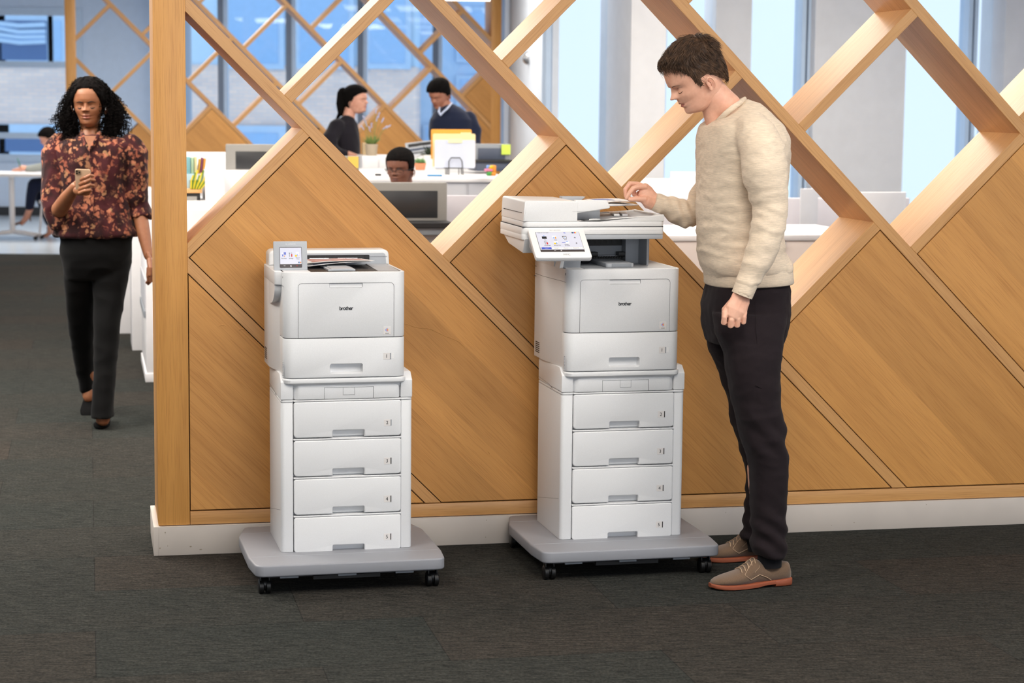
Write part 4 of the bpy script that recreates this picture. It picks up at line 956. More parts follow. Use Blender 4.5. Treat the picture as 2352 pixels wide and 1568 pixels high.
icon(Pm, scn, [(.018, .0275, .0535, .0595, 'paper'), (.0145, .0215, .0445, .050, 'yellow'), (.0215, .0235, .047, .0525, 'lblue'), (.024, .0285, .0465, .0515, 'paper'), (.0265, .0285, .0465, .048, 'magenta')])
icon(Pm, scn, [(.0255, .0275, .0225, .027, 'black'), (.0278, .0298, .0225, .027, 'cyan'), (.0301, .0321, .0225, .027, 'magenta'), (.0324, .0344, .0225, .027, 'yellow')])
def ptext(nm, s, size, x, z, mat, par, pm, y=-.0014, **k):
    bm = text_bm(s, size, depth=.0002, **k); bm.transform(Matrix.Translation((x, y, z)) @ Matrix.Rotation(PI/2, 4, 'X')); return obj(nm, bm, mat, par, None, M0=pm)
ptext('caption', 'Functions', .0046, -.0225, .0385, 'ink', scn, Pm); ptext('caption', 'Settings', .0046, .0015, .0385, 'ink', scn, Pm); ptext('caption', 'Secure', .0046, .0235, .041, 'ink', scn, Pm); ptext('caption', 'Print', .0046, .0245, .0365, 'ink', scn, Pm)
ptext('panel_lettering', 'HL-L9470CDN', .0048, .001, .086, 'inkwhite', cp, Pm, y=-.0003, space=1.1)
def home_icon(pm, par, x, z, s_, mat='inkwhite', y=-.0016):
    bm = BM(); bm.faces.new([bm.verts.new((x+a*s_, y, z+b_*s_)) for a, b_ in ((-1, -.1), (-.7, -.1), (-.7, -1), (-.25, -1), (-.25, -.3), (.25, -.3), (.25, -1), (.7, -1), (.7, -.1), (1, -.1), (0, 1))]); obj('home_key', bm, mat, par, None, M0=pm)
home_icon(Pm, scn, .0005, .0135, .0028)
icon(Pm, scn, [(-.023, -.0175, .0135, .0142, 'inkwhite'), (-.023, -.0218, .0142, .0152, 'inkwhite')], y=-.0012)
icon(Pm, scn, [(.0195, .022, .0128, .0150, 'red')], y=-.0011)
# printed sheets in the output
def sheet(label, F, pts, prints, bend=.004, th=.0006, group='printed sheets on the printers', name='paper_sheet'):
    """curved sheet: corners a(front-left) b(front-right) c(back-right) d(back-left) in F"""
    a, b_, c_, d_ = [Vector(p) for p in pts]; n = 14; nn = (b_-a).cross(d_-a).normalized()
    def P(u, v): 
        q = (a*(1-u)+b_*u)*(1-v)+(d_*(1-u)+c_*u)*v; return q+nn*(bend*math.sin(PI*u)*(1-.4*v))
    def patch(bm, u0, u1, v0, v1, off, mi=0):
        g = [[bm.verts.new(P(u0+(u1-u0)*i/n, v0+(v1-v0)*j/n)+nn*off) for i in range(n+1)] for j in range(n+1)]
        for j in range(n):
            for i in range(n): bm.faces.new((g[j][i], g[j][i+1], g[j+1][i+1], g[j+1][i])).material_index = mi
        return g
    bm = BM();
    g = patch(bm, 0, 1, 0, 1, th); h = patch(bm, 0, 1, 0, 1, 0)
    for k in range(n):
        for A, B in (((0, k), (0, k+1)), ((n, k), (n, k+1)), ((k, 0), (k+1, 0)), ((k, n), (k+1, n))):
            try: bm.faces.new((g[A[0]][A[1]], g[B[0]][B[1]], h[B[0]][B[1]], h[A[0]][A[1]]))
            except Exception: pass
    o = thing(name, label, 'paper', mat=F @ Matrix.Translation(((a+c_)/2)), group=group); obj('sheet', bm, 'paper', o, .8, M0=F)
    for (u0, u1, v0, v1, m_) in prints:
        bm = BM(); patch(bm, u0, u1, v0, v1, th+.0003); obj('printed_area', bm, m_, o, .8, M0=F)
    return o
m, nt, b = new_mat('printed_photo'); v = mapping(nt, (9, 22, 1)); f = noise(nt, v, 1, 4, .6); nt.links.new(ramp(nt, f, [(.3, srgb(110, 120, 160)), (.45, srgb(210, 196, 200)), (.55, srgb(200, 120, 100)), (.7, srgb(232, 212, 208))]), b.inputs['Base Color']); M['photo'] = m
M['navyprint'] = plain('navy_print', (70, 84, 130), .5)
sheet('white sheet with a colour photo lying uppermost in the left printer output', F1, ((.212, .315, 1.0555), (.447, .31, 1.0635), (.425, .452, 1.0595), (.205, .452, 1.0585)), [(.12, .93, .12, .9, 'photo')], .0035)
sheet('white printed sheet directly under the photo page in the left printer output', F1, ((.222, .305, 1.0465), (.44, .312, 1.0605), (.42, .452, 1.0575), (.205, .452, 1.0555)), [(.10, .5, .1, .2, 'navyprint')], .0035)

# ---------------- right printer with scanner
t2 = thing('multifunction_printer', 'white multifunction printer with scanner and tilted touch screen on the right tray tower', 'printer', mat=F2 @ Matrix.Translation((.325, .34, .6905)))
F = F2; printer_common(F2, t2, 'right')
bm = BM(); prism(bm, [(.1225, .20), (.135, .21), (.135, .545), (.108, .545), (.104, .535), (.104, .42), (.108, .36)], .70, 1.0385, .001, 'XY'); prism(bm, [(.135, .30), (.135, .545), (.108, .545), (.104, .535), (.104, .42), (.112, .30)], 1.0385, 1.0600, .001, 'XY'); obj('side_cover', bm, 'white', t2, .6, M0=F)
bm = BM(); box(bm, .1212, .122, .170, .205, .994, .9948); tube(bm, [Vector((.1225, .2, .9945)), Vector((.1078, .36, .9945)), Vector((.1038, .42, .9945)), Vector((.1038, .53, .9945))], .0006, 4); box(bm, .1206, .1214, .172, .176, 1.018, 1.026); box(bm, .1034, .1042, .515, .54, 1.02, 1.0215); box(bm, .1034, .1042, .515, .545, .985, .987); box(bm, .1034, .1042, .52, .53, 1.044, 1.05); obj('side_seam', bm, 'seam', t2, None, M0=F)
# output deck
bm = BM(); prism(bm, [(.19, .18), (.515, .18), (.515, .52), (.19, .52)], 1.034, 1.0396, 0, 'XY'); obj('output_deck', bm, 'lgrey', t2, .6, M0=F)
bm = BM(); rbox(bm, .275, .375, .215, .43, 1.0395, 1.054, r=.01, bev=.003); obj('paper_support', bm, 'lgrey', t2, .6, M0=F)
bm = BM(); box(bm, .295, .365, .2135, .2155, 1.0405, 1.0525, bev=.0005); obj('support_face', bm, 'mgrey', t2, .6, M0=F)
# back wall of the output bay
bm = BM(); box(bm, .14, .50, .45, .54, 1.0385, 1.14); obj('bay_wall', bm, 'mgrey', t2, .6, M0=F)
bm = BM(); box(bm, .15, .44, .444, .451, 1.098, 1.122); box(bm, .2, .44, .444, .451, 1.040, 1.062); obj('paper_slot', bm, 'dark', t2, .6, M0=F)
bm = BM()
for k in range(12): box(bm, .2+.02*k, .206+.02*k, .442, .4445, 1.106, 1.117)
obj('slot_rib', bm, 'black', t2, None, M0=F)
bm = BM(); tube(bm, [Vector((.22, .436, 1.062)), Vector((.44, .436, 1.062))], .0035, 8); obj('exit_roller', bm, 'chrome', t2, 1, M0=F)
bm = BM()
for x in (.265, .375): rbox(bm, x, x+.034, .405, .44, 1.062, 1.078, bev=.002)
for k in range(16): box(bm, .262+.0095*k, .265+.0095*k, .430, .434, 1.054, 1.060)
rbox(bm, .235, .262, .38, .43, 1.040, 1.062, bev=.006); obj('paper_guide', bm, 'black', t2, .6, M0=F)
# pillars carrying the scanner
bm = BM(); prism(bm, [(.445, .30), (.452, .30), (.452, .53), (.445, .53)], 1.0385, 1.141, 0, 'XY'); rbox(bm, .398, .446, .40, .53, 1.0385, 1.141, bev=.001); obj('right_pillar', bm, 'lgrey', t2, .6, M0=F)
bm = BM(); box(bm, .446, .462, .36, .53, 1.0385, 1.141, bev=.001); obj('pillar_cover', bm, 'white', t2, .6, M0=F)
bm = BM(); prism(bm, [(.127, 1.038), (.19, 1.038), (.20, 1.14), (.12, 1.14)], .24, .52, .001, 'XZ'); obj('left_pillar', bm, 'mgrey', t2, .6, M0=F)
bm = BM(); prism(bm, [(.115, 1.036), (.128, 1.036), (.139, 1.10), (.128, 1.10)], .235, .52, .001, 'XZ'); obj('pillar_cover', bm, 'white', t2, .6, M0=F)
# scanner bed (glass unit)
xs0, xs1, ys0, ys1 = -.030, .464, .165, .50
bm = BM(); prism(bm, roundpoly([(xs0-.004, ys0), (xs1, ys0), (xs1, ys1), (xs0-.004, ys1)], [.02, .012, .01, .01], 5), 1.1565, 1.1805, .002, 'XY'); obj('scanner_bed', bm, 'white2', t2, .6, M0=F)
bm = BM(); prism(bm, roundpoly([(xs0-.004, ys0+.001), (.16, ys0+.001), (.16, ys1), (xs0-.004, ys1)], [.01, 0, 0, .01], 4), 1.140, 1.157, .001, 'XY'); obj('scanner_side', bm, 'white2', t2, .6, M0=F)
bm = BM(); pts = roundpoly([(.10, 1.1395), (.460, 1.1395), (.462, 1.1565), (.10, 1.1565)], [0, .002, .004, 0], 3); prism(bm, pts, ys0+.003, ys1-.01, .001, 'XZ'); obj('scanner_underside', bm, 'lgrey', t2, .6, M0=F)
# tapered keel below the scanner's left overhang
bm = BM(); prism(bm, [(.19, 1.094), (.40, 1.112), (.485, 1.142), (.16, 1.142)], xs0+.004, .12, .003, 'YZ'); obj('scanner_keel', bm, 'white2', t2, .6, M0=F)
# lid with document feeder
bm = BM(); lid = [(xs0, 1.1835), (.4635, 1.1835), (.4635, 1.2240), (.44, 1.2205), (.40, 1.2165), (.33, 1.2120), (.27, 1.2075), (.245, 1.2015), (.157, 1.2012), (.157, 1.2010)]
bm2 = BM()
prism(bm2, roundpoly([(xs0, ys0), (xs1, ys0), (xs1, ys1), (xs0, ys1)], [.022, .014, .012, .012], 6), 1.1830, 1.2005, .0015, 'XY'); obj('lid', bm2, 'white2', t2, .6, M0=F)
pr = [(.150, 1.2003), (.4637, 1.2003), (.4637, 1.2240), (.445, 1.2212), (.40, 1.2172), (.335, 1.2140), (.285, 1.2105), (.258, 1.2060), (.235, 1.2012)]
prism(bm, roundpoly(pr, [0, 0, .004, 0, 0, 0, 0, 0, 0], 3), ys0, ys0+.016, .0015, 'XZ'); prism(bm, roundpoly(pr, [0, 0, .004, 0, 0, 0, 0, 0, 0], 3), ys1-.016, ys1, .0015, 'XZ'); box(bm, .450, .4637, ys0+.012, ys1-.012, 1.2003, 1.222, bev=.001)
obj('lid_rim', bm, 'white2', t2, .6, M0=F)
bm = BM(); secs = []
for x, z in ((.19, 1.2015), (.26, 1.2045), (.31, 1.2095), (.38, 1.2125), (.452, 1.2165)):
    secs.append([Vector((x, ys0+.014, 1.2005)), Vector((x, ys1-.014, 1.2005)), Vector((x, ys1-.014, z)), Vector((x, ys0+.014, z-.002))])
loft(bm, secs); obj('paper_catch_tray', bm, 'lgrey', t2, .8, M0=F)
bm = BM()
for a in (0, 1): prism(bm, [(.325+.03*a, .30), (.345+.03*a, .30), (.385+.03*a, .45), (.35+.03*a, .45)], 1.2105, 1.2172+.001*a, .002, 'XY')
prism(bm, [(.205, .19), (.245, .19), (.235, .215), (.225, .215)], 1.2005, 1.2075, .001, 'XY'); obj('tray_moulding', bm, 'white2', t2, .6, M0=F)
# feeder head: left block with overhanging input tray
bm = BM(); prism(bm, [(.150, 1.2272), (.268, 1.2440), (.272, 1.2480), (.262, 1.2715), (.150, 1.2725)], ys0+.001, ys0+.022, .0028, 'XZ', seg=3)
pb = [(xs0, 1.2010), (.158, 1.2010), (.158, 1.2275), (.16, 1.268), (xs0+.004, 1.2715)]
prism(bm, roundpoly(pb, [.002, 0, 0, .004, .008], 4), ys0, ys1, .003, 'XZ', seg=3)
hd = obj('feeder_head', bm, 'white2', t2, .6, M0=F)
bm = BM(); prism(bm, [(.155, 1.2010), (.262, 1.2010), (.262, 1.2430), (.155, 1.2270)], ys0+.09, ys1-.03, .001, 'XZ'); obj('feeder_throat', bm, 'mgrey', t2, .6, M0=F)
bm = BM(); prism(bm, [(.150, 1.2300), (.268, 1.2445), (.405, 1.2475), (.407, 1.2505), (.268, 1.2540), (.150, 1.2600)], ys0+.12, ys1-.05, .002, 'XZ'); obj('input_tray', bm, 'white2', t2, .6, M0=F)
bm = BM(); prism(bm, [(.17, 1.2560), (.24, 1.2590), (.255, 1.2716), (.17, 1.2726)], ys1-.08, ys1-.04, .002, 'XZ'); obj('paper_side_guide', bm, 'lgrey', t2, .6, M0=F)
bm = BM(); box(bm, xs0-.0006, xs0+.001, .19, .47, 1.2290, 1.2303); box(bm, xs0-.0008, xs0+.001, .44, .455, 1.2275, 1.2315); box(bm, .14, .262, ys0-.0004, ys0+.0005, 1.2338, 1.2341); obj('feeder_seam', bm, 'seam', t2, None, M0=F)
bm = BM(); box(bm, xs0-.002, xs1-.002, ys0+.003, ys1-.003, 1.1803, 1.1832); obj('lid_gap', bm, 'seam', t2, None, M0=F)
bm = BM(); box(bm, .2, xs1-.002, ys0-.0003, ys0+.001, 1.1702, 1.1706); obj('bed_seam', bm, 'lgrey', t2, None, M0=F)
# tilted touch panel
py0, pz0, py1, pz1 = .152, 1.1785, .030, 1.0895
Lp_ = math.hypot(py0-py1, pz0-pz1); ang = math.atan2(pz0-pz1, py0-py1)
Pm = F @ Matrix.Translation((.0785, py1, pz1)) @ Matrix.Rotation(-(PI/2-ang), 4, 'X')    # local z runs up the slope, -y faces the user
bm = BM(); rbox(bm, -.0965, .0965, 0, .016, 0, Lp_, r=.010, bev=.0025, plane='XZ'); cp = obj('control_panel', bm, 'white2', t2, .6, M0=Pm)
bm = BM(); prism(bm, [(py1+.012, pz1-.012), (.165, pz1+.028), (.168, 1.156), (py0, pz0-.003)], -.012, .170, .003, 'YZ'); obj('panel_backing', bm, 'lgrey', t2, .6, M0=F)
sw0, sw1 = -.0745, .0765; sz0, sz1 = .030, Lp_-.020
bm = BM(); box(bm, sw0, sw1, -.0008, .001, sz0, sz1); scn = obj('screen', bm, 'screenbar', t2, .6, M0=Pm)
bm = BM(); box(bm, sw0+.001, sw1-.001, -.0012, -.0007, sz0+.0105, sz1-.001); obj('display', bm, 'screen', scn, None, M0=Pm)
H = sz1-sz0; zz = lambda f: sz0+f*H; xx = lambda f: sw0+f*(sw1-sw0)
def R_(cx, cz, w_, h_, m_): return (xx(cx)-w_/2, xx(cx)+w_/2, zz(cz)-h_/2, zz(cz)+h_/2, m_)
icon(Pm, scn, [R_(.17, .71, .016, .012, 'ink'), R_(.17, .80, .004, .003, 'lblue')])
icon(Pm, scn, [R_(.40, .74, .014, .012, 'paper'), R_(.385, .70, .006, .005, 'lblue'), R_(.425, .70, .004, .008, 'orange')])
icon(Pm, scn, [R_(.63, .755, .014, .006, 'ink'), R_(.635, .71, .013, .011, 'inkgrey'), R_(.635, .71, .009, .008, 'paper'), R_(.635, .70, .003, .004, 'lblue')])
icon(Pm, scn, [R_(.865, .70, .006, .0012, 'ink'), R_(.865, .70, .0012, .008, 'ink')])
icon(Pm, scn, [R_(.865, .42, .006, .0012, 'ink'), R_(.865, .42, .0012, .008, 'ink')])
icon(Pm, scn, [R_(.155, .435, .0022, .013, 'mgrey'), R_(.155, .50, .005, .003, 'mgrey'), R_(.20, .42, .0045, .010, 'red'), R_(.20, .50, .001, .006, 'mgrey')])
icon(Pm, scn, [R_(.40, .47, .013, .010, 'paper'), R_(.375, .41, .007, .006, 'yellow'), R_(.415, .43, .004, .006, 'lblue')])
icon(Pm, scn, [R_(.60, .46, .018, .0025, 'blue'), R_(.66, .46, .012, .010, 'paper'), R_(.66, .50, .009, .002, 'lblue'), R_(.63, .36, .014, .0012, 'inkgrey')])
icon(Pm, scn, [R_(.84, .955, .0035, .006, 'black'), R_(.865, .955, .0035, .006, 'cyan'), R_(.89, .955, .0035, .006, 'magenta'), R_(.915, .955, .0035, .006, 'yellow')])
icon(Pm, scn, [R_(.655, .955, .0035, .0035, 'blue'), R_(.675, .94, .0025, .0025, 'blue')])
icon(Pm, scn, [(sw0+.0012, sw0+.006, zz(.125), zz(.205), 'lgrey'), (sw0+.0065, sw0+.040, zz(.125), zz(.215), 'blue'), (sw0+.0405, sw0+.073, zz(.125), zz(.205), 'paper'), (sw0+.074, sw0+.106, zz(.125), zz(.205), 'paper'), (sw0+.107, sw0+.139, zz(.125), zz(.205), 'paper'), (sw0+.14, sw1-.0012, zz(.125), zz(.205), 'paper')])
for s_, fx, fz in (('Fax', .175, .59), ('Copy', .41, .59), ('Scan', .64, .60), ('All Settings', .19, .315), ('Secure Print', .415, .315), ('2 in 1', .645, .35), ('ID Copy', .645, .30)): ptext('caption', s_, .0048, xx(fx), zz(fz), 'ink', scn, Pm, y=-.0016)
ptext('caption', '00:00 AM  01.01.2023', .0042, xx(.17), zz(.955), 'ink', scn, Pm, y=-.0016)
for s_, fx, m_ in (('Home 1', .155, 'inkwhite'), ('Home 2', .375, 'ink'), ('Custom 1', .60, 'ink'), ('Custom 2', .82, 'ink'), ('>', .965, 'ink')): ptext('caption', s_, .0045, xx(fx), zz(.165), m_, scn, Pm, y=-.0024)
home_icon(Pm, scn, xx(.47), zz(.05), .0028); icon(Pm, scn, [R_(.33, .05, .006, .0009, 'inkwhite')], y=-.0012)
ptext('panel_lettering', 'MFC-L9670CDN', .0048, -.004, Lp_-.010, 'inkgrey', cp, Pm, y=-.0003, space=1.15)
ptext('panel_lettering', 'MFC', .0115, .012, .0155, 'inkgrey', cp, Pm, y=-.0003, space=1.1)
# sheets on the feeder
sheet('white sheet with a blue picture block being lifted from the document feeder', F2, ((.285, .30, 1.2568), (.405, .300, 1.2590), (.392, .475, 1.2625), (.262, .475, 1.2600)), [(.12, .62, .35, .80, 'navyb'), (.3, .62, .08, .2, 'mond')] if False else [(.10, .60, .40, .85, 'blueprint'), (.35, .62, .06, .20, 'inkgrey'), (.12, .5, .26, .30, 'lgrey')], .0022) if M.setdefault('blueprint', plain('blue_print', (92, 118, 190), .5)) else None
# ================================================================== PART 5: people
from mathutils import noise as mn
def skin(name, col, rough=.48):
    m, nt, b = new_mat(name); c = srgb(*col); v = mapping(nt, (1, 1, 1)); f = noise(nt, v, 28, 4, .6)
    lo = (c[0]*.90, c[1]*.82, c[2]*.80, 1); hi = (min(1, c[0]*1.05), c[1]*1.05, c[2]*1.05, 1)
    nt.links.new(ramp(nt, f, [(.35, lo), (.65, hi)]), b.inputs['Base Color']); b.inputs['Roughness'].default_value = rough
    b.inputs['Subsurface Weight'].default_value = .12; b.inputs['Subsurface Radius'].default_value = (.012, .005, .003); b.inputs['Subsurface Scale'].default_value = .6
    return m
def hairmat(name, col, col2=None, rough=.42):
    m, nt, b = new_mat(name); v = mapping(nt, (60, 60, 60)); f = noise(nt, v, 1, 3); a = srgb(*col); c2 = srgb(*(col2 or tuple(min(255, x*1.5) for x in col)))
    nt.links.new(ramp(nt, f, [(.35, a), (.7, c2)]), b.inputs['Base Color']); b.inputs['Roughness'].default_value = rough; return m
FZ = [-.106, -.096, -.0877, -.080, -.0677, -.0622, -.052, -.044, -.034, -.020, 0, .0196, .0257, .039, .051, .064, .0754, .0845, .100, .110, .117, .120]
FX = [.056, .080, .098, .1045, .1060, .1055, .1075, .1070, .1095, .1090, .1020, .1060, .1082, .1086, .1058, .1019, .0960, .0885, .068, .046, .024, .004]
BZ = [-.106, -.07, -.028, .015, .068, .100, .113, .120]
BX = [-.020, -.045, -.068, -.086, -.084, -.058, -.032, -.002]
WZ = [-.106, -.096, -.0877, -.070, -.050, -.030, 0, .030, .060, .085, .100, .112, .120]
WX = [.026, .040, .046, .054, .061, .067, .0725, .0765, .0760, .066, .052, .032, .003]
def itp(z, a, b): return float(np.interp(z, a, b))
def gs(x, s): return math.exp(-(x/s)**2)
class Head:
    def __init__(s, S=1., nose=1., lips=1., width=1., jaw=1., sock=.0085, brow=.0034):
        s.S, s.nose, s.lips, s.w, s.jaw, s.sock, s.brow = S, nose, lips, width, jaw, sock, brow
    def hw(s, z): return itp(z, WZ, WX)*s.w*(1+(s.jaw-1)*min(1, max(0, (-.01-z)/.05)))
    def dx(s, y, z):
        d = 0; ay = abs(y)
        # nose
        if -.024 < z < .024:
            if z > -.010: k = (.0215-z)/.0315; A = .0240*max(0, k)**1.1
            else: A = .0240*max(0, 1-((-.010-z)/.0105)**2.2)
            sg = .0072+.0048*min(1, max(0, (.02-z)/.03)); d += A*s.nose*gs(y, sg)
        d += .0085*s.nose*gs(ay-.0125, .0058)*gs(z+.0145, .0062)         # wings
        d -= s.sock*gs(ay-.030, .0165)*gs(z-.0050, .0120)                  # sockets
        d -= .0040*gs(ay-.014, .008)*gs(z-.010, .012)
        d += .0062*gs(ay-.0315, .0115)*gs(z-.0010, .0085)                 # eyeball under the lid
        d += s.brow*gs(ay-.028, .020)*gs(z-.0245, .0085)                   # brow ridge
        d += .0040*s.lips*gs(ay-.004, .016)*gs(z+.0395, .0042)+.0045*s.lips*gs(y, .015)*gs(z+.0515, .0046)
        d -= .0042*gs(y, .022)*gs(z+.0458, .0020)
        d -= .0030*gs(y, .016)*gs(z+.0610, .005)
        d += .0030*gs(y, .013)*gs(z+.0780, .010)
        d += .0030*gs(ay-.045, .016)*gs(z+.018, .014)                     # cheekbones
        d -= .0030*gs(ay-.044, .012)*gs(z+.050, .016)
        return d
    def pt(s, ph, z, n=2.15):
        f, b, w = itp(z, FZ, FX), itp(z, BZ, BX), s.hw(z); c, q = math.cos(ph), math.sin(ph)
        x = (f*abs(c)**(2/n)) if c > 0 else (b*abs(c)**(2/2.0)); y = w*math.copysign(abs(q)**(2/(n if c > 0 else 2.0)), q)
        if c > 0: x += s.dx(y, z)*min(1, c*2.2)
        return Vector((x, y, z))*s.S
    def face(s, y, z, off=0., n=2.15):
        w = s.hw(z); r = max(0, 1-(abs(y)/w)**n)**(1/n); return Vector((itp(z, FZ, FX)*r+s.dx(y, z)+off, y, z))*s.S
    def mesh(s, bm, Mx, rows=96, cols=150, skin_i=0, lip_i=1):
        L = []
        zs = [-.106+.226*(1-math.cos(PI*(k/rows)))/2*.45+.226*(k/rows)*.55 for k in range(rows+1)]
        for z in zs:
            row = []
            for j in range(cols):
                t = -1+2*j/cols; ph = PI*math.copysign(abs(t)**1.22, t); row.append(bm.verts.new(Mx @ s.pt(ph, z)))
            L.append(row)
        inv = Mx.inverted()
        for i in range(rows):
            for j in range(cols):
                f = bm.faces.new((L[i][j], L[i][(j+1) % cols], L[i+1][(j+1) % cols], L[i+1][j])); z = (zs[i]+zs[i+1])/2; c = (inv @ f.calc_center_median())/s.S; y = abs(c.y)
                f.material_index = lip_i if (c.x > .06 and ((-.0455 <= z < -.0365 and y < .022-(z+.0455)*1.4) or (-.0560 < z < -.0455 and y < .0205*(1-((-.0455-z)/.0115)**2)))) else skin_i
        bm.faces.new(list(reversed(L[0]))); bm.faces.new(L[-1])
        # ears
        for sg in (1, -1):
            e0 = Vector((.008, sg*(s.hw(-.01)+.001), -.030))
            pts = []
            for k in range(13):
                a = -1.9+k*(4.75/12); rr = (.0125, .0205); pts.append(e0+Vector((-.004-math.cos(a)*0-.0+rr[0]*math.sin(a)*-1*1.0, sg*(.007+.006*math.sin(k/12*PI)), rr[1]*math.cos(a))))
            tube(bm, [Mx @ (p*s.S) for p in pts], [.0022*s.S+.0010*s.S*math.sin(k/12*PI) for k in range(13)], 8, rounded=True)
            # concha plate and lobe
            tube(bm, [Mx @ ((e0+Vector((.003, sg*-.002, .014)))*s.S), Mx @ ((e0+Vector((-.001, sg*.004, 0)))*s.S), Mx @ ((e0+Vector((.004, sg*.003, -.018)))*s.S)], [.007*s.S, .009*s.S, .006*s.S], 10, flat=.32, side=Mx.to_3x3() @ Vector((0, 1, 0)), rounded=True)
            tube(bm, [Mx @ ((e0+Vector((-.002, sg*.006, .010)))*s.S), Mx @ ((e0+Vector((-.007, sg*.009, .002)))*s.S), Mx @ ((e0+Vector((-.003, sg*.007, -.009)))*s.S)], .0017*s.S, 6, rounded=True)
    def strokes(s, bm, Mx, brow=True, lash=True, browz=.0185, bw=.0022, lashw=.0011, browy=(.013, .046)):
        for sg in (1, -1):
            if brow:
                ps = []; rs = []
                for k in range(9):
                    t = k/8; y = browy[0]+(browy[1]-browy[0])*t; z = browz+.0075*math.sin(PI*min(1, t*.85+.05))-.004*t; ps.append(Mx @ s.face(sg*y, z, .0004)); rs.append(bw*s.S*(1-.75*t**2))
                tube(bm, ps, rs, 6, flat=.45, side=Mx.to_3x3() @ Vector((1, 0, 0)), rounded=True)
            if lash:
                ps = []; rs = []
                for k in range(9):
                    t = k/8; y = .0205+.0205*t; z = -.0030-.0034*math.sin(PI*t)-.0015*t; ps.append(Mx @ s.face(sg*y, z, .0006)); rs.append(lashw*s.S*(.5+.8*math.sin(PI*t)))
                tube(bm, ps, rs, 6, rounded=True)
                ps = [Mx @ s.face(sg*(.0185+.026*k/6), .0075+.003*math.sin(PI*k/6), .0002) for k in range(7)]; tube(bm, ps, .00035*s.S, 4)
        # mouth line, nostrils
        ps = [Mx @ s.face(-.021+.042*k/8, -.0458-.0012*abs(k/4-1), .0002) for k in range(9)]; tube(bm, ps, [.0004*s.S+.0006*s.S*math.sin(PI*k/8) for k in range(9)], 5, rounded=True)
        for sg in (1, -1):
            c = Mx @ s.face(sg*.0065, -.0195, -.0005); d = Mx @ s.face(sg*.0105, -.0185, -.0005); tube(bm, [c, d], .0014*s.S, 6, rounded=True)
def headmat(pos, fwd, tilt, yaw=0, roll=0):
    """pos = head centre; fwd = horizontal facing; tilt = degrees nodding down"""
    F_ = Vector((fwd.x, fwd.y, 0)).normalized(); L_ = Z.cross(F_)
    R = Matrix(((F_.x, L_.x, 0), (F_.y, L_.y, 0), (0, 0, 1))).to_4x4()
    return Matrix.Translation(pos) @ R @ Matrix.Rotation(math.radians(yaw), 4, 'Z') @ Matrix.Rotation(math.radians(tilt), 4, 'Y') @ Matrix.Rotation(math.radians(roll), 4, 'X')
def hair_shell(H, Mx, keep, thick, rows=60, cols=110):
    """closed shell over the part of the head where keep(p) is true; thick(p) gives the hair depth (p in head units)"""
    bm = BM(); out = {}; inn = {}
    zs = [-.09+.2099*k/rows for k in range(rows+1)]
    def P(i, j):
        z = zs[i]; t = -1+2*j/cols; return H.pt(PI*t, z)/H.S
    pts = [[P(i, j) for j in range(cols)] for i in range(rows+1)]
    K = [[keep(p) for p in r] for r in pts]
    cen = Vector((.01, 0, .02))
    for i in range(rows+1):
        for j in range(cols):
            p = pts[i][j]; nrm = (p-Vector((0, 0, .01))); nrm.x *= .8; nrm.normalize(); th = thick(p, nrm) if K[i][j] else 0
            out[i, j] = bm.verts.new(Mx @ ((p+nrm*th)*H.S)); inn[i, j] = None
    for i in range(rows):
        for j in range(cols):
            j2 = (j+1) % cols
            if K[i][j] or K[i][j2] or K[i+1][j] or K[i+1][j2]: bm.faces.new((out[i, j], out[i, j2], out[i+1, j2], out[i+1, j]))
    top = [out[rows, j] for j in range(cols)]; bm.faces.new(top)
    bmesh.ops.delete(bm, geom=[v for v in bm.verts if not v.link_faces], context='VERTS')
    return bm
def strand(bm, pts, r0, r1=.0002, sides=3):
    n = len(pts); prev = None; up = Vector((.3, .2, .9))
    for i, p in enumerate(pts):
        d = (pts[min(i+1, n-1)]-pts[max(i-1, 0)]).normalized(); u = up-d*up.dot(d); u.normalize(); v = d.cross(u); r = r0+(r1-r0)*(i/(n-1))**1.5
        cur = [bm.verts.new(p+u*r*math.cos(2*PI*k/sides)+v*r*math.sin(2*PI*k/sides)) for k in range(sides)]
        if prev:
            for k in range(sides): bm.faces.new((prev[k], prev[(k+1) % sides], cur[(k+1) % sides], cur[k]))
        prev = cur
def rows_loft(bm, rows, plane, n=28, p=2.3, fu=None, side=None):
    """rows: (v, u_front, u_back, half_width[, t]) traced outline rows; plane(u,v,t) -> world; lateral half width along 'side'"""
    secs = []
    for r in rows:
        v, uf, ub, hw = r[:4]; t = r[4] if len(r) > 4 else None
        vf = vb = v
        if isinstance(v, tuple): vf, vb = v
        a = plane(uf, vf, t); b_ = plane(ub, vb, t); c = (a+b_)/2; secs.append(ring(c, (a-b_)/2, side*hw, n, p))
    loft(bm, secs)
def wrinkle(bm, fn):
    bm.normal_update()
    for v in bm.verts: v.co += v.normal*fn(v.co)
def nz(p, sx, sy, sz, off=0): return mn.noise(Vector((p.x*sx+off, p.y*sy+off*1.7, p.z*sz-off)))
def fold(p, sx, sy, sz, off=0):
    a = nz(p, sx, sy, sz, off); return (1-abs(a)*2.2)
def hand(bm_out, palm, fingers, vox=.0017, sm=3):
    """palm: list of (points, radii, flat, side); fingers: list of (points, radii)"""
    bm = BM()
    for q in palm: tube(bm, q[0], q[1], 14, flat=q[2] if len(q) > 2 else 1, side=q[3] if len(q) > 3 else None, rounded=True)
    for pts, rad in fingers: tube(bm, pts, rad, 12, rounded=True)
    merge(bm_out, remesh(bm, vox, sm, .5))
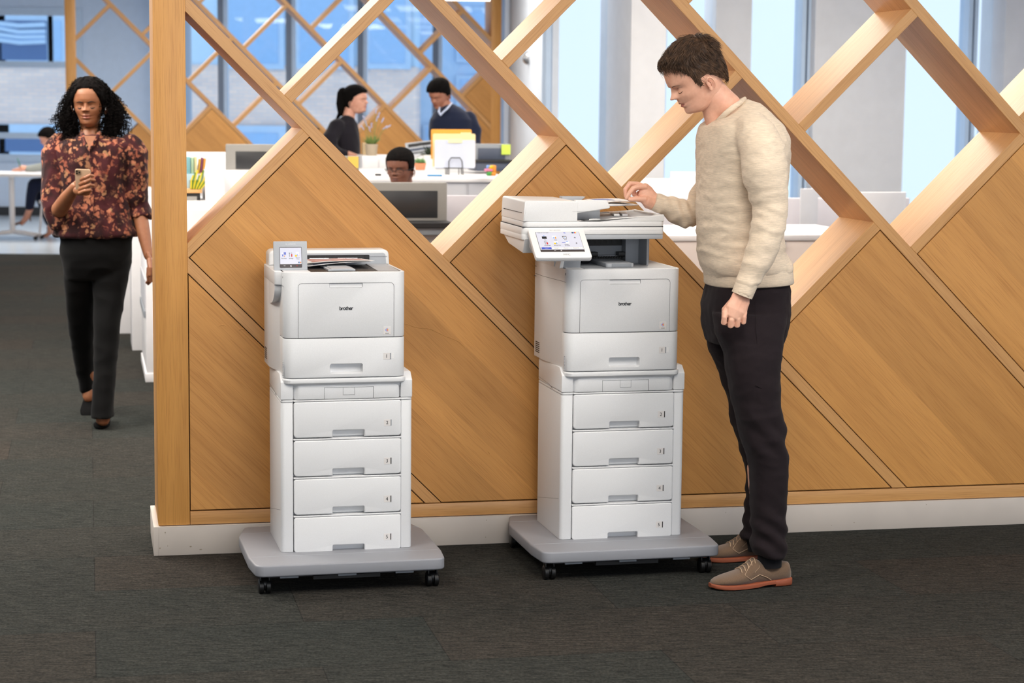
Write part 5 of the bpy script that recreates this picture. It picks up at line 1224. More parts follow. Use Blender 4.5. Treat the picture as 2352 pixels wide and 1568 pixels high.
def cloth(name, col, kind='plain', rough=.85, sheen=.3, col2=None):
    m, nt, b = new_mat(name); c = srgb(*col)
    if kind == 'heather':
        f = noise(nt, mapping(nt, (45, 45, 420)), 1, 3, .6); g = noise(nt, mapping(nt, (700, 700, 700)), 1, 2)
        cc = mixc(nt, .5, ramp(nt, f, [(.3, tuple(x*.84 for x in c[:3])+(1,)), (.7, tuple(min(1, x*1.10) for x in c[:3])+(1,))]), ramp(nt, g, [(.3, (.85, .85, .85, 1)), (.7, (1.1, 1.1, 1.1, 1))]), 'MULTIPLY'); bump(nt, b, g, .25, .0012)
    elif kind == 'floral':
        v = mapping(nt, (1, 1, 1)); d = nt.nodes.new('ShaderNodeTexVoronoi'); d.inputs['Scale'].default_value = 36; d.inputs['Randomness'].default_value = 1
        wv = nt.nodes.new('ShaderNodeVectorMath'); wv.operation = 'ADD'; nn = nt.nodes.new('ShaderNodeTexNoise'); nn.inputs['Scale'].default_value = 30; nn.inputs['Detail'].default_value = 3; nt.links.new(v, nn.inputs['Vector'])
        sb = nt.nodes.new('ShaderNodeVectorMath'); sb.operation = 'MULTIPLY_ADD'; sb.inputs[1].default_value = (.06, .06, .06); nt.links.new(nn.outputs['Color'], sb.inputs[0]); nt.links.new(v, sb.inputs[2]); nt.links.new(sb.outputs[0], d.inputs['Vector'])
        msk = noise(nt, sb.outputs[0], 13, 3, .6); tone = nt.nodes.new('ShaderNodeSeparateColor'); nt.links.new(d.outputs['Color'], tone.inputs[0])
        blot = ramp(nt, tone.outputs[0], [(0, srgb(132, 70, 54)), (.5, srgb(176, 112, 84)), (.8, srgb(150, 112, 80)), (1, srgb(104, 46, 40))])
        dm = ramp(nt, d.outputs['Distance'], [(.34, (1, 1, 1, 1)), (.54, (0, 0, 0, 1))]); mm = ramp(nt, msk, [(.40, (0, 0, 0, 1)), (.50, (1, 1, 1, 1))])
        fac = mixc(nt, 1.0, dm, mm, 'MULTIPLY'); base_ = ramp(nt, noise(nt, v, 14, 2), [(.4, c), (.6, srgb(*(col2 or col)))]); cc = mixc(nt, fac, base_, blot)
    else:
        g = noise(nt, mapping(nt, (500, 500, 500)), 1, 2); cc = ramp(nt, g, [(.3, tuple(x*.85 for x in c[:3])+(1,)), (.7, tuple(min(1, x*1.12) for x in c[:3])+(1,))]); bump(nt, b, g, .12, .001)
    nt.links.new(cc, b.inputs['Base Color']); b.inputs['Roughness'].default_value = rough; b.inputs['Sheen Weight'].default_value = sheen; b.inputs['Specular IOR Level'].default_value = .15; return m
M['skin1'] = skin('fair_skin', (234, 182, 156)); M['lips1'] = plain('fair_lips', (190, 112, 98), .45)
M['skin2'] = skin('brown_skin', (148, 97, 66)); M['lips2'] = plain('brown_lips', (150, 82, 64), .4)
M['skin3'] = skin('deep_brown_skin', (124, 78, 58)); M['lips3'] = plain('deep_brown_lips', (108, 64, 54), .4)
M['hair1'] = hairmat('dark_brown_hair', (56, 39, 28), (104, 76, 54), .62); M['hair2'] = hairmat('black_hair', (9, 8, 8), (20, 16, 15), .7); M['hair2'].node_tree.nodes['Principled BSDF'].inputs['Specular IOR Level'].default_value = .08; M['hair2'].node_tree.nodes['Principled BSDF'].inputs['Roughness'].default_value = .9
M['lash'] = plain('brow_brown', (112, 78, 60), .8); M['lashd'] = plain('eyelash_black', (22, 15, 13), .7)
M['sweater'] = cloth('oatmeal_knit', (228, 209, 186), 'heather', .9, .12); M['trouser'] = cloth('aubergine_trouser_cloth', (33, 26, 29), 'plain', .9, .04); M['sock'] = cloth('dark_sock', (22, 22, 25), 'plain', .9, .05)
M['suede'] = cloth('taupe_suede', (108, 87, 70), 'plain', .95, .35); M['rubber'] = plain('brick_rubber_sole', (142, 74, 48), .6); M['lace'] = plain('tan_laces', (184, 156, 128), .7)
def shoe(F_, parent, label=None, mat='suede', S=1.0):
    """laced low shoe; F_: heel at the origin, +x to the toe, z up"""
    def sec(x, w_, z0, z1, p=2.4, cy=0): return ring(Vector((x, cy, (z0+z1)/2))*S, Vector((0, w_, 0))*S, Vector((0, 0, (z1-z0)/2))*S, 22, p)
    so = BM(); S_ = [(.000, .022, .002, .027), (.006, .030, .0, .028), (.03, .0365, 0, .027), (.066, .0355, 0, .0245), (.067, .0350, .0075, .0245), (.10, .0365, .007, .022), (.135, .041, .0015, .020), (.18, .0475, 0, .0185), (.225, .049, 0, .0185), (.26, .042, .001, .019), (.284, .029, .005, .021), (.297, .012, .0085, .0215)]
    loft(so, [sec(x, w_, a, b_, 5) for x, w_, a, b_ in S_])
    u = BM(); U = [(.004, .020, .024, .060), (.010, .0275, .022, .078), (.028, .0335, .022, .081), (.055, .0345, .021, .074), (.085, .0345, .020, .073), (.110, .0350, .018, .084), (.133, .0370, .018, .098), (.150, .0395, .017, .088), (.170, .0425, .017, .072), (.195, .0450, .017, .0595), (.222, .0455, .017, .0515), (.248, .0410, .018, .0455), (.270, .0320, .019, .0395), (.285, .0215, .020, .0330), (.292, .0110, .0205, .0270)]
    loft(u, [sec(x, w_, a-.006, b_, 2.25) for x, w_, a, b_ in U]); bmesh.ops.subdivide_edges(u, edges=u.edges[:], cuts=1, use_grid_fill=True)
    up = obj('shoe', u, mat, parent, 1.2, M0=F_, label=label); so_ = obj('sole', so, 'rubber', up, .7, M0=F_)
    # quarter flap edge, stitching and laces
    fl = BM()
    def side(x, k, off=.001):
        """point on the upper: k=0 bottom of side, 1 top ridge, on the +y side"""
        w_ = itp(x, [q[0] for q in U], [q[1] for q in U]); z0 = itp(x, [q[0] for q in U], [q[2]-.006 for q in U]); z1 = itp(x, [q[0] for q in U], [q[3] for q in U]); a = -PI/2+PI*k
        return Vector((x, (w_+off)*math.copysign(abs(math.cos(a))**(2/2.25), math.cos(a)), (z0+z1)/2+((z1-z0)/2+off)*math.copysign(abs(math.sin(a))**(2/2.25), math.sin(a))))*S
    for sg in (1, -1):
        T = lambda p: Vector((p.x, p.y*sg, p.z))
        tube(fl, [T(side(.143, .93)), T(side(.170, .80)), T(side(.186, .66)), T(side(.176, .52)), T(side(.163, .42)), T(side(.130, .47)), T(side(.10, .42)), T(side(.082, .30))], .0011*S, 5)
        tube(fl, [T(side(.133, .88)), T(side(.128, .66)), T(side(.150, .55))], .0006*S, 4)
    obj('stitched_edge', fl, 'lace', up, 1, M0=F_)
    for k in range(5):
        x = .138+.0125*k; lc = BM(); pl_ = [side(x+.004, .80, .0012)]+[side(x+.001, .9, .0025)]; pr_ = [Vector((p.x, -p.y, p.z)) for p in reversed(pl_)]
        tube(lc, pl_+[side(x-.001, .995, .0035)]+pr_, .0017*S, 6, rounded=True); obj('lace', lc, 'lace', up, 1, M0=F_)
    return up
def pump(F_, parent, mat, heel=.07, S=1.0, label=None):
    """court shoe with heel; origin under the toe ball, +x to the toe"""
    bm = BM()
    secs = [(-.17, .022, heel-.004, heel+.045), (-.15, .027, heel-.006, heel+.040), (-.11, .026, heel*.75, heel*.8+.030), (-.06, .030, heel*.32, heel*.36+.024), (-.02, .037, .002, .030), (.01, .039, 0, .030), (.035, .033, 0, .028), (.055, .022, .001, .022), (.066, .009, .003, .014)]
    loft(bm, [ring(Vector((x, 0, (a+b_)/2))*S, Vector((0, w_, 0))*S, Vector((0, 0, (b_-a)/2))*S, 18, 2.3) for x, w_, a, b_ in secs])
    tube(bm, [Vector((-.155, 0, heel))*S, Vector((-.148, 0, heel*.45))*S, Vector((-.146, 0, .001))*S], [.016*S, .008*S, .006*S], 10)
    return obj('shoe', bm, mat, parent, 1.0, M0=F_, label=label)

# ------------------------------------------------------------------ man in the oatmeal sweater
TC = -.60
FWD = -E; LFT = -N
def mt(u, v, t=None): return onT(u, v, TC if t is None else t)
man = thing('person', 'man in an oatmeal sweater and dark trousers standing at the right printer, lifting a sheet', 'person', ST(.70, TC))
HM = Head(1.0, 1.0, .8, 1.0); MH = headmat(mt(1607, 172), FWD, 35)
bm = BM(); HM.mesh(bm, MH)
neck = [mt(1628, 205), mt(1645, 228), mt(1668, 250), mt(1690, 275)]
nk = BM(); tube(nk, neck, [.052, .055, .056, .052], 28)
tube(nk, [mt(1628, 200), mt(1640, 244), mt(1641, 285)], [.035, .043, .03], 20, rounded=True)
tube(nk, [mt(1690, 268), mt(1700, 420), mt(1705, 640)], [.05, .07, .07], 20, flat=1.2, side=N, rounded=True)
for tt, a in ((-.84, ((1740, 310), (1770, 480), (1705, 672))), (-.385, ((1695, 320), (1596, 487), (1504, 463)))): tube(nk, [mt(*a[0], tt), mt(*a[1], tt), mt(*a[2], tt)], [.026, .026, .025], 14, rounded=True)
for tt, a in ((-.765, ((1722, 745), (1740, 930), (1770, 1290))), (-.47, ((1700, 745), (1725, 930), (1745, 1250)))): tube(nk, [mt(*a[0], tt), mt(*a[1], tt), mt(*a[2], tt)], [.03, .03, .026], 14, rounded=True)
merge(bm, remesh(nk, .006, 3))
# left hand hanging relaxed, back of the hand to the camera
T1 = -.865
def q1(u, v, dt=0): return onT(u, v, T1+dt)
w0 = q1(1705, 672); 
palm = [([q1(1704, 672), q1(1700, 690, -.004), q1(1690, 712, -.006)], [.029, .034, .037], .42, N), ([q1(1690, 690), q1(1668, 716, -.002)], [.016, .014], .8, N), ([q1(1712, 690), q1(1708, 714, -.002)], [.014, .012], .8, N), ([q1(1694, 690, -.004), q1(1684, 716, -.007)], [.020, .014], .7, N), ([q1(1702, 690, -.004), q1(1698, 716, -.006)], [.020, .013], .7, N)]
fg = []
for (ku, kv, pu, pv, r) in ((1665, 717, 1662.5, 741, .0092), (1681, 721, 1678, 748, .0098), (1696, 720, 1693, 747, .0094), (1710, 716, 1707.5, 740, .0084)):
    fg.append(([q1(ku, kv, -.004), q1((ku+pu)/2, (kv+pv)/2, -.009), q1(pu, pv, -.006), q1(pu+1, pv-1, .014), q1(pu+3, pv-13, .024)], [r*1.12, r, r*1.06, r*.94, r*.85]))
fg.append(([q1(1684, 694, .012), q1(1665, 712, .026), q1(1664, 730, .034), q1(1668, 742, .036)], [.016, .012, .010, .0085]))
hb = BM(); hand(hb, palm, fg, .0019, 3); merge(bm, hb)
# right hand pinching the corner of the sheet
T2 = -.395
def q2(x, y, dt=0): return onT(1420+x/17.42, 400+y/17.42, T2+dt)
palm = [([q2(1480, 1130), q2(1300, 1050), q2(1130, 850)], [.030, .033, .030], .45, N), ([q2(1400, 850, .003), q2(1230, 620, .003), q2(1080, 480, .0)], [.013, .013, .0115], 1.0, N), ([q2(1330, 900, .02), q2(1060, 560, .024)], [.016, .012], .9, N), ([q2(1350, 1150, -.006), q2(1150, 1080, -.010), q2(1010, 1020, -.012)], [.021, .019, .0145], .8, N)]
fg = [([q2(1090, 500, -.002), q2(860, 500, -.006), q2(600, 560, -.008), q2(450, 760, -.010), q2(325, 955, -.010)], [.0115, .0098, .0092, .0080, .0066]),
      ([q2(1050, 520, .018), q2(760, 400, .016), q2(460, 380, .012), q2(285, 610, .008), q2(300, 870, .004)], [.0110, .0096, .0092, .0082, .0068]),
      ([q2(1080, 600, .036), q2(820, 520, .038), q2(620, 620, .034), q2(640, 820, .028), q2(760, 900, .022)], [.0105, .0090, .0086, .0078, .0068]),
      ([q2(1150, 700, .050), q2(930, 660, .052), q2(790, 760, .048), q2(830, 900, .042)], [.0092, .0080, .0074, .0062]),
      ([q2(1060, 1010, -.012), q2(900, 1000, -.014), q2(700, 985, -.013), q2(520, 1010, -.011), q2(460, 1015, -.010)], [.0145, .0105, .0098, .0085, .0070])]
hb = BM(); hand(hb, palm, fg, .0018, 2); merge(bm, hb)
body = obj('body', bm, ['skin1', 'lips1'], man, 3)
M['nail'] = plain('pale_nail', (232, 188, 170), .3)
bm = BM(); HM.strokes(bm, MH, bw=.0015, lashw=.0011); obj('eyebrows', bm, 'lash', man, 1)
# hair: base shell and combed strands
def hl_line(p):
    """height of the hairline for a head point (head units)"""
    x, y, z = p
    if x > .045: return itp(x, [.045, .062, .08, .10], [.026, .058, .080, .088])
    if x > .024: return itp(x, [.024, .030, .045], [-.010, -.022, .006])
    if x > -.012: return .004
    return itp(x, [-.09, -.06, -.012], [-.062, -.058, -.004])
def keepm(p): return p.z > hl_line(p)
def thickm(p, n_):
    k = max(0, min(1, (p.z-hl_line(p))/.03)); top = max(0, min(1, (p.z-.045)/.05)); back = max(0, min(1, (-p.x-.02)/.05))
    th = .0045+.0085*top+.004*back; th += .006*gs(p.x-.085, .022)*top*gs(p.y, .05)
    return th*(.25+.75*k)*(1+.25*nz(p, 60, 60, 60))
hs = hair_shell(HM, MH, keepm, thickm)
random.seed(11)
sb = BM(); cnt = 0
while cnt < 5200:
    z = random.uniform(-.07, .119); ph = random.uniform(-PI, PI); p = HM.pt(ph, z)
    if random.random() > .35+.65*(z+.07)/.19: continue
    if not keepm(p): continue
    n_ = Vector((p.x*.8, p.y, p.z-.01)).normalized(); top = max(0, min(1, (p.z-.045)/.05))
    # combing: top hair sweeps forward and to the head's left side, sides fall down and back
    flow = Vector((.9*top+.05, .25*top+(.25 if p.y > 0 else -.25)*(1-top)*.2, -.15*top-(1-top))) if p.x > -.05 else Vector((.25*top-.25*(1-top), .15*top, -1.0+.5*top))
    if p.x < .03 and top < .6: flow += Vector((-.45, 0, 0))
    if p.x > .05: flow.z += .55
    flow = flow-n_*flow.dot(n_); flow.normalize(); flow += Vector((random.gauss(0, .10), random.gauss(0, .16), random.gauss(0, .10)))
    ln = .016+.026*top+.010*(1 if p.x < -.03 else 0)-.010*top*(1 if p.x > .06 else 0); lift = .003+.008*top+.010*gs(p.x-.085, .025)*top; th0 = thickm(p, n_)
    ln *= random.uniform(.6, 1.15); pts = []
    lim = p.z-hl_line(p)
    for k in range(6):
        t = k/5; q = p+flow*ln*t+n_*(th0*.6+lift*math.sin(PI*(.08+t*.84))*.9-.006*t*t)
        # stay outside the skull as it curves away
        rr = Vector((q.x/ (.112 if q.x > 0 else .092), q.y/.079, (q.z-.0)/.124)).length
        if rr < 1.04: q *= 1+(1.04-rr)*.9
        pts.append(MH @ q)
    strand(sb, pts, random.uniform(.0006, .0012), .00015); cnt += 1
merge(hs, sb); obj('hair', hs, 'hair1', man, 3)
# sweater
sw = BM()
rows_loft(sw, [((252, 228.5), 1674, 1712, .062), ((257, 231), 1664, 1724, .078), ((266, 238), 1652, 1738, .115), ((274, 246), 1644, 1748, .140), (270, 1642, 1766, .165), (290, 1620, 1786, .200), (318, 1613.5, 1797, .212), (350, 1612, 1799, .208), (395, 1611, 1797, .185), (443, 1610, 1794, .172), (500, 1610, 1791, .165), (540, 1611, 1788, .165), (575, 1613, 1790, .168), (600, 1614, 1805, .174), (613, 1617, 1808, .175), ((622, 616), 1622, 1806, .170), ((640, 634), 1634, 1800, .160)], mt, 40, 2.5, side=N)
def sleeve(pts, t_list, rr, flat=1.0): tube(sw, [mt(u, v, t) for (u, v), t in zip(pts, t_list)], rr, 24)
sleeve([(1722, 292), (1738, 315), (1752, 345), (1757, 395), (1765, 443), (1770, 481), (1765, 522), (1751, 572), (1735, 611), (1718, 645), (1706, 676)], [-.74, -.80, -.835, -.85, -.855, -.86, -.865, -.868, -.87, -.868, -.865], [.06, .068, .072, .073, .062, .054, .052, .047, .043, .034, .0335])
sleeve([(1690, 300), (1670, 350), (1635, 430), (1598, 486), (1572, 492), (1548, 480), (1525, 472), (1501, 463)], [-.48, -.42, -.38, -.375, -.38, -.385, -.39, -.394], [.07, .066, .056, .050, .046, .040, .033, .029])
sw = remesh(sw, .0055, 5, .6)
CUF = mt(1704, 678, -.865); 
def swf(p):
    s_ = (p-Q0).dot(E); d = 0; c_arm = (p-mt(1770, 481, -.86)).length; c_arm2 = (p-mt(1570, 490, -.38)).length
    d += .0045*fold(p, 7, 7, 22, 3)*(1.0 if p.z < 1.45 else .4)*gs(p.z-1.10, .22)
    d += .0022*fold(p, 16, 16, 30, 9)
    d += .0026*math.sin((p.z*1.0+s_*.35)*150+nz(p,9,9,9)*6)*gs(c_arm, .06)
    d += .0032*math.sin((s_*1.0+p.z*.25)*165+nz(p,9,9,9)*5)*gs(c_arm2, .085)
    d += .0016*math.sin((p.z-s_*.6)*90+nz(p,7,7,7)*6)*gs((p-mt(1752, 560, -.86)).length, .09)
    d += .005*fold(p, 5, 5, 14, 30)*gs((p-mt(1665, 460, -.8)).length, .16)
    return d
wrinkle(sw, swf)
# cut the V neck: push vertices inside the neck opening away
inv = None
swo = obj('sweater', sw, 'sweater', man, 3)
# ribbed hem, cuffs and neckband
def band(pts_rows, side, name, hwid, par): pass
hem = BM(); 
secs = []
for (v, uf, ub, hw) in (((619, 612), 1621, 1809, .1745), ((628, 619), 1625.5, 1808.5, .1735), ((640, 630), 1627, 1809.5, .1740), ((652, 643), 1627, 1811, .1735), ((655, 645.5), 1629, 1809, .170)):
    a = mt(uf, v[0]); b_ = mt(ub, v[1]); c = (a+b_)/2; secs.append(ring(c, (a-b_)/2, N*hw, 64, 2.5))
loft(hem, secs); obj('hem_band', hem, 'sweater', swo, 1.0)
cf = BM(); tube(cf, [mt(1721, 638, -.868), mt(1713, 656, -.867), mt(1704, 678, -.865)], [.0365, .0362, .0352], 28); obj('cuff', cf, 'sweater', swo, 1.0)
cf = BM(); tube(cf, [mt(1516, 468.5, -.392), mt(1500.5, 462.5, -.394)], [.0325, .0300], 28); obj('cuff', cf, 'sweater', swo, 1.0)
nb = BM(); ngp = [(1711, 228, -.60), (1700, 236, -.665), (1682, 248, -.69), (1664, 263, -.68), (1648, 279, -.645), (1639, 291, -.60), (1646, 279, -.555), (1660, 262, -.52), (1680, 246, -.515), (1698, 234, -.54), (1711, 228, -.60)]
tube(nb, [mt(*q) for q in ngp], .0065, 8, flat=1.5, side=Z); obj('neckband', nb, 'sweater', swo, 1.0)
# trousers
tr = BM()
rows_loft(tr, [(632, 1640, 1796, .150), (648, 1634, 1801, .156), (664, 1628, 1806, .165), (703, 1622, 1803, .172), (745, 1622.5, 1797, .170), (785, 1632, 1790, .150)], mt, 32, 2.5, side=N)
rows_loft(tr, [(720, 1640, 1803, .085, -.70), (760, 1645, 1797, .090, -.73), (815, 1666, 1792, .090, -.76), (886, 1679, 1786, .084, -.775), (930, 1687, 1787, .080, -.78), (986, 1701, 1800, .076, -.785), (1045, 1718, 1804, .070, -.785), (1079, 1726, 1805, .066, -.785), (1153, 1727.5, 1804, .060, -.785), (1220, 1729, 1802, .057, -.785), (1258, 1729, 1801, .058, -.785), ((1272, 1278), 1733, 1800, .057, -.785)], mt, 26, 2.3, side=N)
rows_loft(tr, [(720, 1624, 1780, .085, -.52), (760, 1622.5, 1765, .088, -.48), (795, 1629, 1757, .088, -.47), (848, 1652, 1762, .084, -.46), (912, 1673, 1766, .080, -.455), (960, 1682, 1768, .076, -.45), (1027, 1702, 1776, .068, -.45), (1079, 1718, 1784, .064, -.45), (1142, 1717, 1780, .060, -.45), (1182, 1710, 1775, .058, -.45), (1208, 1714, 1774, .056, -.45), (1222, 1705, 1768, .056, -.45), ((1232, 1240), 1703, 1766, .055, -.45)], mt, 26, 2.3, side=N)
tr = remesh(tr, .0055, 4, .6)
def trf(p):
    d = .004*fold(p, 6, 6, 12, 5)+.0018*fold(p, 18, 18, 26, 8)
    d += .005*math.sin((p.z+(p-Q0).dot(E)*.8)*95)*gs(p.z-.16, .10)+.0035*math.sin((p.z*1.0+(p-Q0).dot(E)*1.1)*70)*gs(p.z-.50, .08)
    return d
wrinkle(tr, trf); tro = obj('trousers', tr, 'trouser', man, 3)
# outer seam line on the near leg
sm_ = BM(); tube(sm_, [mt(1735, 690, -.776), mt(1737, 760, -.822), mt(1741, 830, -.852), mt(1746, 890, -.860)], .0009, 4); tube(sm_, [mt(1735, 884, -.862), mt(1746, 890, -.862), mt(1754, 893, -.860)], .0012, 4); obj('side_seam', sm_, 'trouser', tro, 1)
sk = BM(); tube(sk, [mt(1768, 1250, -.785), mt(1768, 1300, -.785)], [.042, .040], 18); obj('sock', sk, 'sock', man, 1); sk = BM(); tube(sk, [mt(1738, 1215, -.45), mt(1742, 1262, -.45)], [.040, .038], 18); obj('sock', sk, 'sock', man, 1)
def shoeframe(hp, dirv):
    d = Vector((dirv.x, dirv.y, 0)).normalized(); l = Z.cross(d); return Matrix(((d.x, l.x, 0, hp.x), (d.y, l.y, 0, hp.y), (0, 0, 1, hp.z), (0, 0, 0, 1)))
ha = ground(1813, 1340); tb = ground(1630, 1353)
shoe(shoeframe(ha, tb-ha), man, S=(tb-ha).length/.297, label='left taupe suede lace-up shoe with brick-coloured sole')
hc = ground(1790, 1283); shoe(shoeframe(hc, FWD+N*.05), man, S=.98, label='right taupe suede shoe, toe hidden by the trolley')
# ------------------------------------------------------------------ woman walking towards us with a phone
M['blouse'] = cloth('maroon_floral_blouse', (62, 24, 28), 'floral', .8, .1, (40, 18, 20)); M['blacktr'] = cloth('black_trousers', (11, 11, 12), 'plain', .9, .03); M['blackshoe'] = plain('black_suede_shoe', (12, 12, 13), .9, spec=.1)
M['gold'] = plain('pale_gold', (206, 180, 150), .3, metal=.7); M['phoneback'] = plain('gold_phone_back', (196, 166, 138), .3, coat=.4)
YWm = 9.750
def wt(u, v, t=None): return at(u, v, YWm if t is None else t)
wom = thing('person', 'woman in a dark floral blouse and black trousers walking and looking at her phone', 'person', Vector((wt(225, 980).x, YWm, 0)))
WF = Vector((.04, -1, 0)).normalized()
HW = Head(1.0, 1.0, 1.7, 1.0, .92, .0040, .0010); MHW = headmat(wt(205, 238), WF, 9, 0, 1.5)
bm = BM(); HW.mesh(bm, MHW)
nk = BM(); tube(nk, [wt(206, 268, 9.780), wt(208, 300, 9.790), wt(210, 325, 9.790)], [.050, .050, .060], 24)
tube(nk, [wt(207, 318, 9.750), wt(208, 345, 9.750)], [.062, .05], 20, flat=1.0, rounded=True)
tube(nk, [wt(212, 330), wt(216, 440), wt(222, 560)], [.06, .07, .08], 18, rounded=True)
for pts in ([(128, 335, 9.750), (122, 440, 9.720), (140, 478, 9.650)], [(305, 340, 9.750), (320, 430, 9.770), (327, 500, 9.750)]): tube(nk, [wt(*p) for p in pts], .028, 12, rounded=True)
# forearms
tube(nk, [wt(136, 482, 9.630), wt(152, 458, 9.550), wt(174, 428, 9.450)], [.040, .036, .025], 18, rounded=True)
tube(nk, [wt(322, 495, 9.750), wt(332, 545, 9.710), wt(341, 588, 9.670)], [.037, .032, .023], 18, rounded=True)
tube(nk, [wt(255, 600), wt(245, 800, 9.650), wt(236, 962, 9.570)], [.06, .045, .036], 14, rounded=True); tube(nk, [wt(190, 600), wt(190, 760, 9.950), wt(203, 905, 10.100)], [.06, .045, .034], 14, rounded=True)
merge(bm, remesh(nk, .006, 3))
PD = 9.410
def q3(u, v, d=0): return at(u, v, PD+d)
palm = [([q3(172, 430, .04), q3(184, 424, .02), q3(196, 420, .015)], [.024, .032, .030], .5, Vector((0, 1, 0))), ([q3(178, 438, .02), q3(200, 440, .015)], [.022, .020], .6, Vector((0, 1, 0)))]
fg = []
for k, (v0, v1, u1) in enumerate(((411, 402, 214), (421, 412, 217), (432, 424, 215), (441, 436, 209))):
    fg.append(([q3(184, v0+2, .006), q3(196, v0-3, -.016), q3(207, v1, -.012), q3(u1, v1+2, .004)], [.0098, .0088, .0082, .0072] if k else [.0095, .0086, .0080, .0072]))
fg.append(([q3(178, 424, .05), q3(186, 405, .055), q3(196, 392, .040)], [.014, .011, .009]))
hb = BM(); hand(hb, palm, fg, .0022, 2); merge(bm, hb)
def q4(u, v, d=0): return at(u, v, 9.650+d)
palm = [([q4(341, 588), q4(345, 604), q4(347, 618)], [.024, .033, .032], .5, Vector((1, .3, 0)))]
fg = [([q4(341+2*k, 616, -.03+.02*k), q4(340+3*k, 634, -.035+.02*k), q4(341+3.2*k, 648-abs(k-1)*3, -.03+.02*k), q4(337+3.2*k, 652-abs(k-1)*3, -.02+.02*k)], [.0100, .0090, .0082, .0070]) for k in range(4)]
fg.append(([q4(343, 598, -.02), q4(345, 616, -.05), q4(344, 632, -.055)], [.014, .011, .009]))
hb = BM(); hand(hb, palm, fg, .0022, 2); merge(bm, hb)
# feet
tube(bm, [wt(236, 950, 9.66), wt(235, 968, 9.60)], [.032, .030], 16, rounded=True); tube(bm, [wt(203, 890, 10.08), wt(203, 912, 10.06)], [.032, .028], 14, rounded=True)
obj('body', bm, ['skin2', 'lips2'], wom, 3)
bm = BM(); HW.strokes(bm, MHW, bw=.0030, lashw=.0022, browz=.0200); obj('eyebrows', bm, 'lashd', wom, 1)
# hair: pulled-back crown and two masses of curls
def keepw(p): return p.z > (itp(p.x, [.03, .06, .085, .1], [.022, .070, .090, .096])-.055*max(0, abs(p.y)-.034)/.035 if p.x > .03 else (-.03 if p.x > -.02 else -.08))
def thickw(p, n_): return (.004+.009*max(0, min(1, (p.z-.07)/.04))+.007*abs(p.y)/.07-.004*gs(p.y+.012, .006))*(1+.3*nz(p, 40, 90, 40))
hs = hair_shell(HW, MHW, lambda p: keepw(p+Vector((0, 0, .004*nz(p, 90, 90, 0)))), thickw, 90, 170)
random.seed(5)
def curl(bm, p, d, ln, r, turns, th):
    d = d.normalized(); a = d.cross(Vector((.3, .5, .2))).normalized(); b_ = d.cross(a); n = max(8, int(turns*6)); ph = random.random()*6.28; pts = []
    for k in range(n+1):
        t = k/n; w_ = r*(.4+.6*min(1, t*3)); pts.append(p+d*ln*t+a*w_*math.cos(ph+turns*6.28*t)+b_*w_*math.sin(ph+turns*6.28*t)+Vector((0, 0, -.10*ln*t*t)))
    strand(bm, pts, th, th*.6, 4)
cb = BM()
for sg, lobe in ((-1, [(174, 208, .030), (165, 234, .044), (158, 264, .054), (158, 290, .056), (166, 310, .042)]), (1, [(237, 205, .030), (250, 229, .046), (262, 256, .056), (262, 284, .056), (255, 304, .044)])):
    core = BM(); tube(core, [wt(u, v, 9.810) for u, v, r in lobe], [r*.82 for u, v, r in lobe], 16, rounded=True); merge(cb, core)
    for k in range(520):
        i = random.choice(range(5)); u, v, r = lobe[i]; c_ = wt(u, v, 9.760); a = Vector((random.gauss(0, 1), random.gauss(0, 1), random.gauss(0, .9))).normalized()
        p = c_+a*r*random.uniform(.75, 1.0); curl(cb, p, Vector((a.x*.7, a.y*.6-.1, -.75+a.z*.3)), random.uniform(.03, .075), random.uniform(.004, .0075), random.uniform(1.5, 3.2), .0017)
for k in range(260):      # waves combed back over the crown
    y = random.uniform(-.07, .07); z0 = .085+random.uniform(-.01, .02); pts = []
    for j in range(7):
        t = j/6; ph = math.atan2(y, .06)+(.0); x = .078-.12*t; zz_ = z0+.04*math.sin(PI*(.1+.55*t)); q = Vector((x, y*(1+.35*t), zz_)); rr = Vector((q.x/.098, q.y/.080, q.z/.130)).length; q *= 1.03/max(.6, rr)
        pts.append(MHW @ (q*HW.S))
    strand(cb, pts, .0018, .0012, 3)
for k in range(420):
    z = random.uniform(.02, .118); ph_ = random.uniform(-PI, PI); p = HW.pt(ph_, z)
    if not keepw(p): continue
    n_ = Vector((p.x*.8, p.y, p.z)).normalized(); q = MHW @ ((p+n_*(thickw(p, n_)*.9))*HW.S); d_ = Vector((-.9*p.x-.3, (1 if p.y > 0 else -1)*.8, -.5)); d_ = MHW.to_3x3() @ (d_-n_*d_.dot(n_)); curl(cb, q, d_, random.uniform(.02, .04), .0028, 1.6, .0014)
merge(hs, cb); obj('hair', hs, 'hair2', wom, 3)
er = BM()
for u in (168.5, 242.5): tube(er, [wt(u, 247, 9.710), wt(u+(.8 if u < 200 else .3), 253, 9.705)], .0018, 6, rounded=True)
obj('earrings', er, 'chrome', wom, 1)
bl = BM()
def frow(rows, mt_, p=2.3, n=40):
    secs = []
    for r in rows:
        v, ul, ur, hd = r[:4]; Y = r[4] if len(r) > 4 else None; a = mt_(ul, v, Y); b_ = mt_(ur, v, Y); secs.append(ring((a+b_)/2, (b_-a)/2, Vector((0, 1, 0))*hd, n, p))
    return secs
loft(bl, frow([(312, 176, 246, .054), (317, 166, 264, .066), (322, 140, 296, .080), (334, 126, 312, .092), (352, 128, 306, .105), (380, 134, 298, .115), (410, 138, 292, .115), (440, 138, 292, .110), (470, 137, 294, .112), (500, 132, 300, .125), (522, 127, 310, .135), (536, 124, 317, .140), (541, 128, 314, .138)], wt))
tube(bl, [wt(136, 332), wt(126, 352), wt(123, 400, 9.730), wt(125, 450, 9.710), wt(128, 486, 9.690), wt(134, 508, 9.670)], [.052, .060, .058, .064, .060, .045], 22, rounded=True)
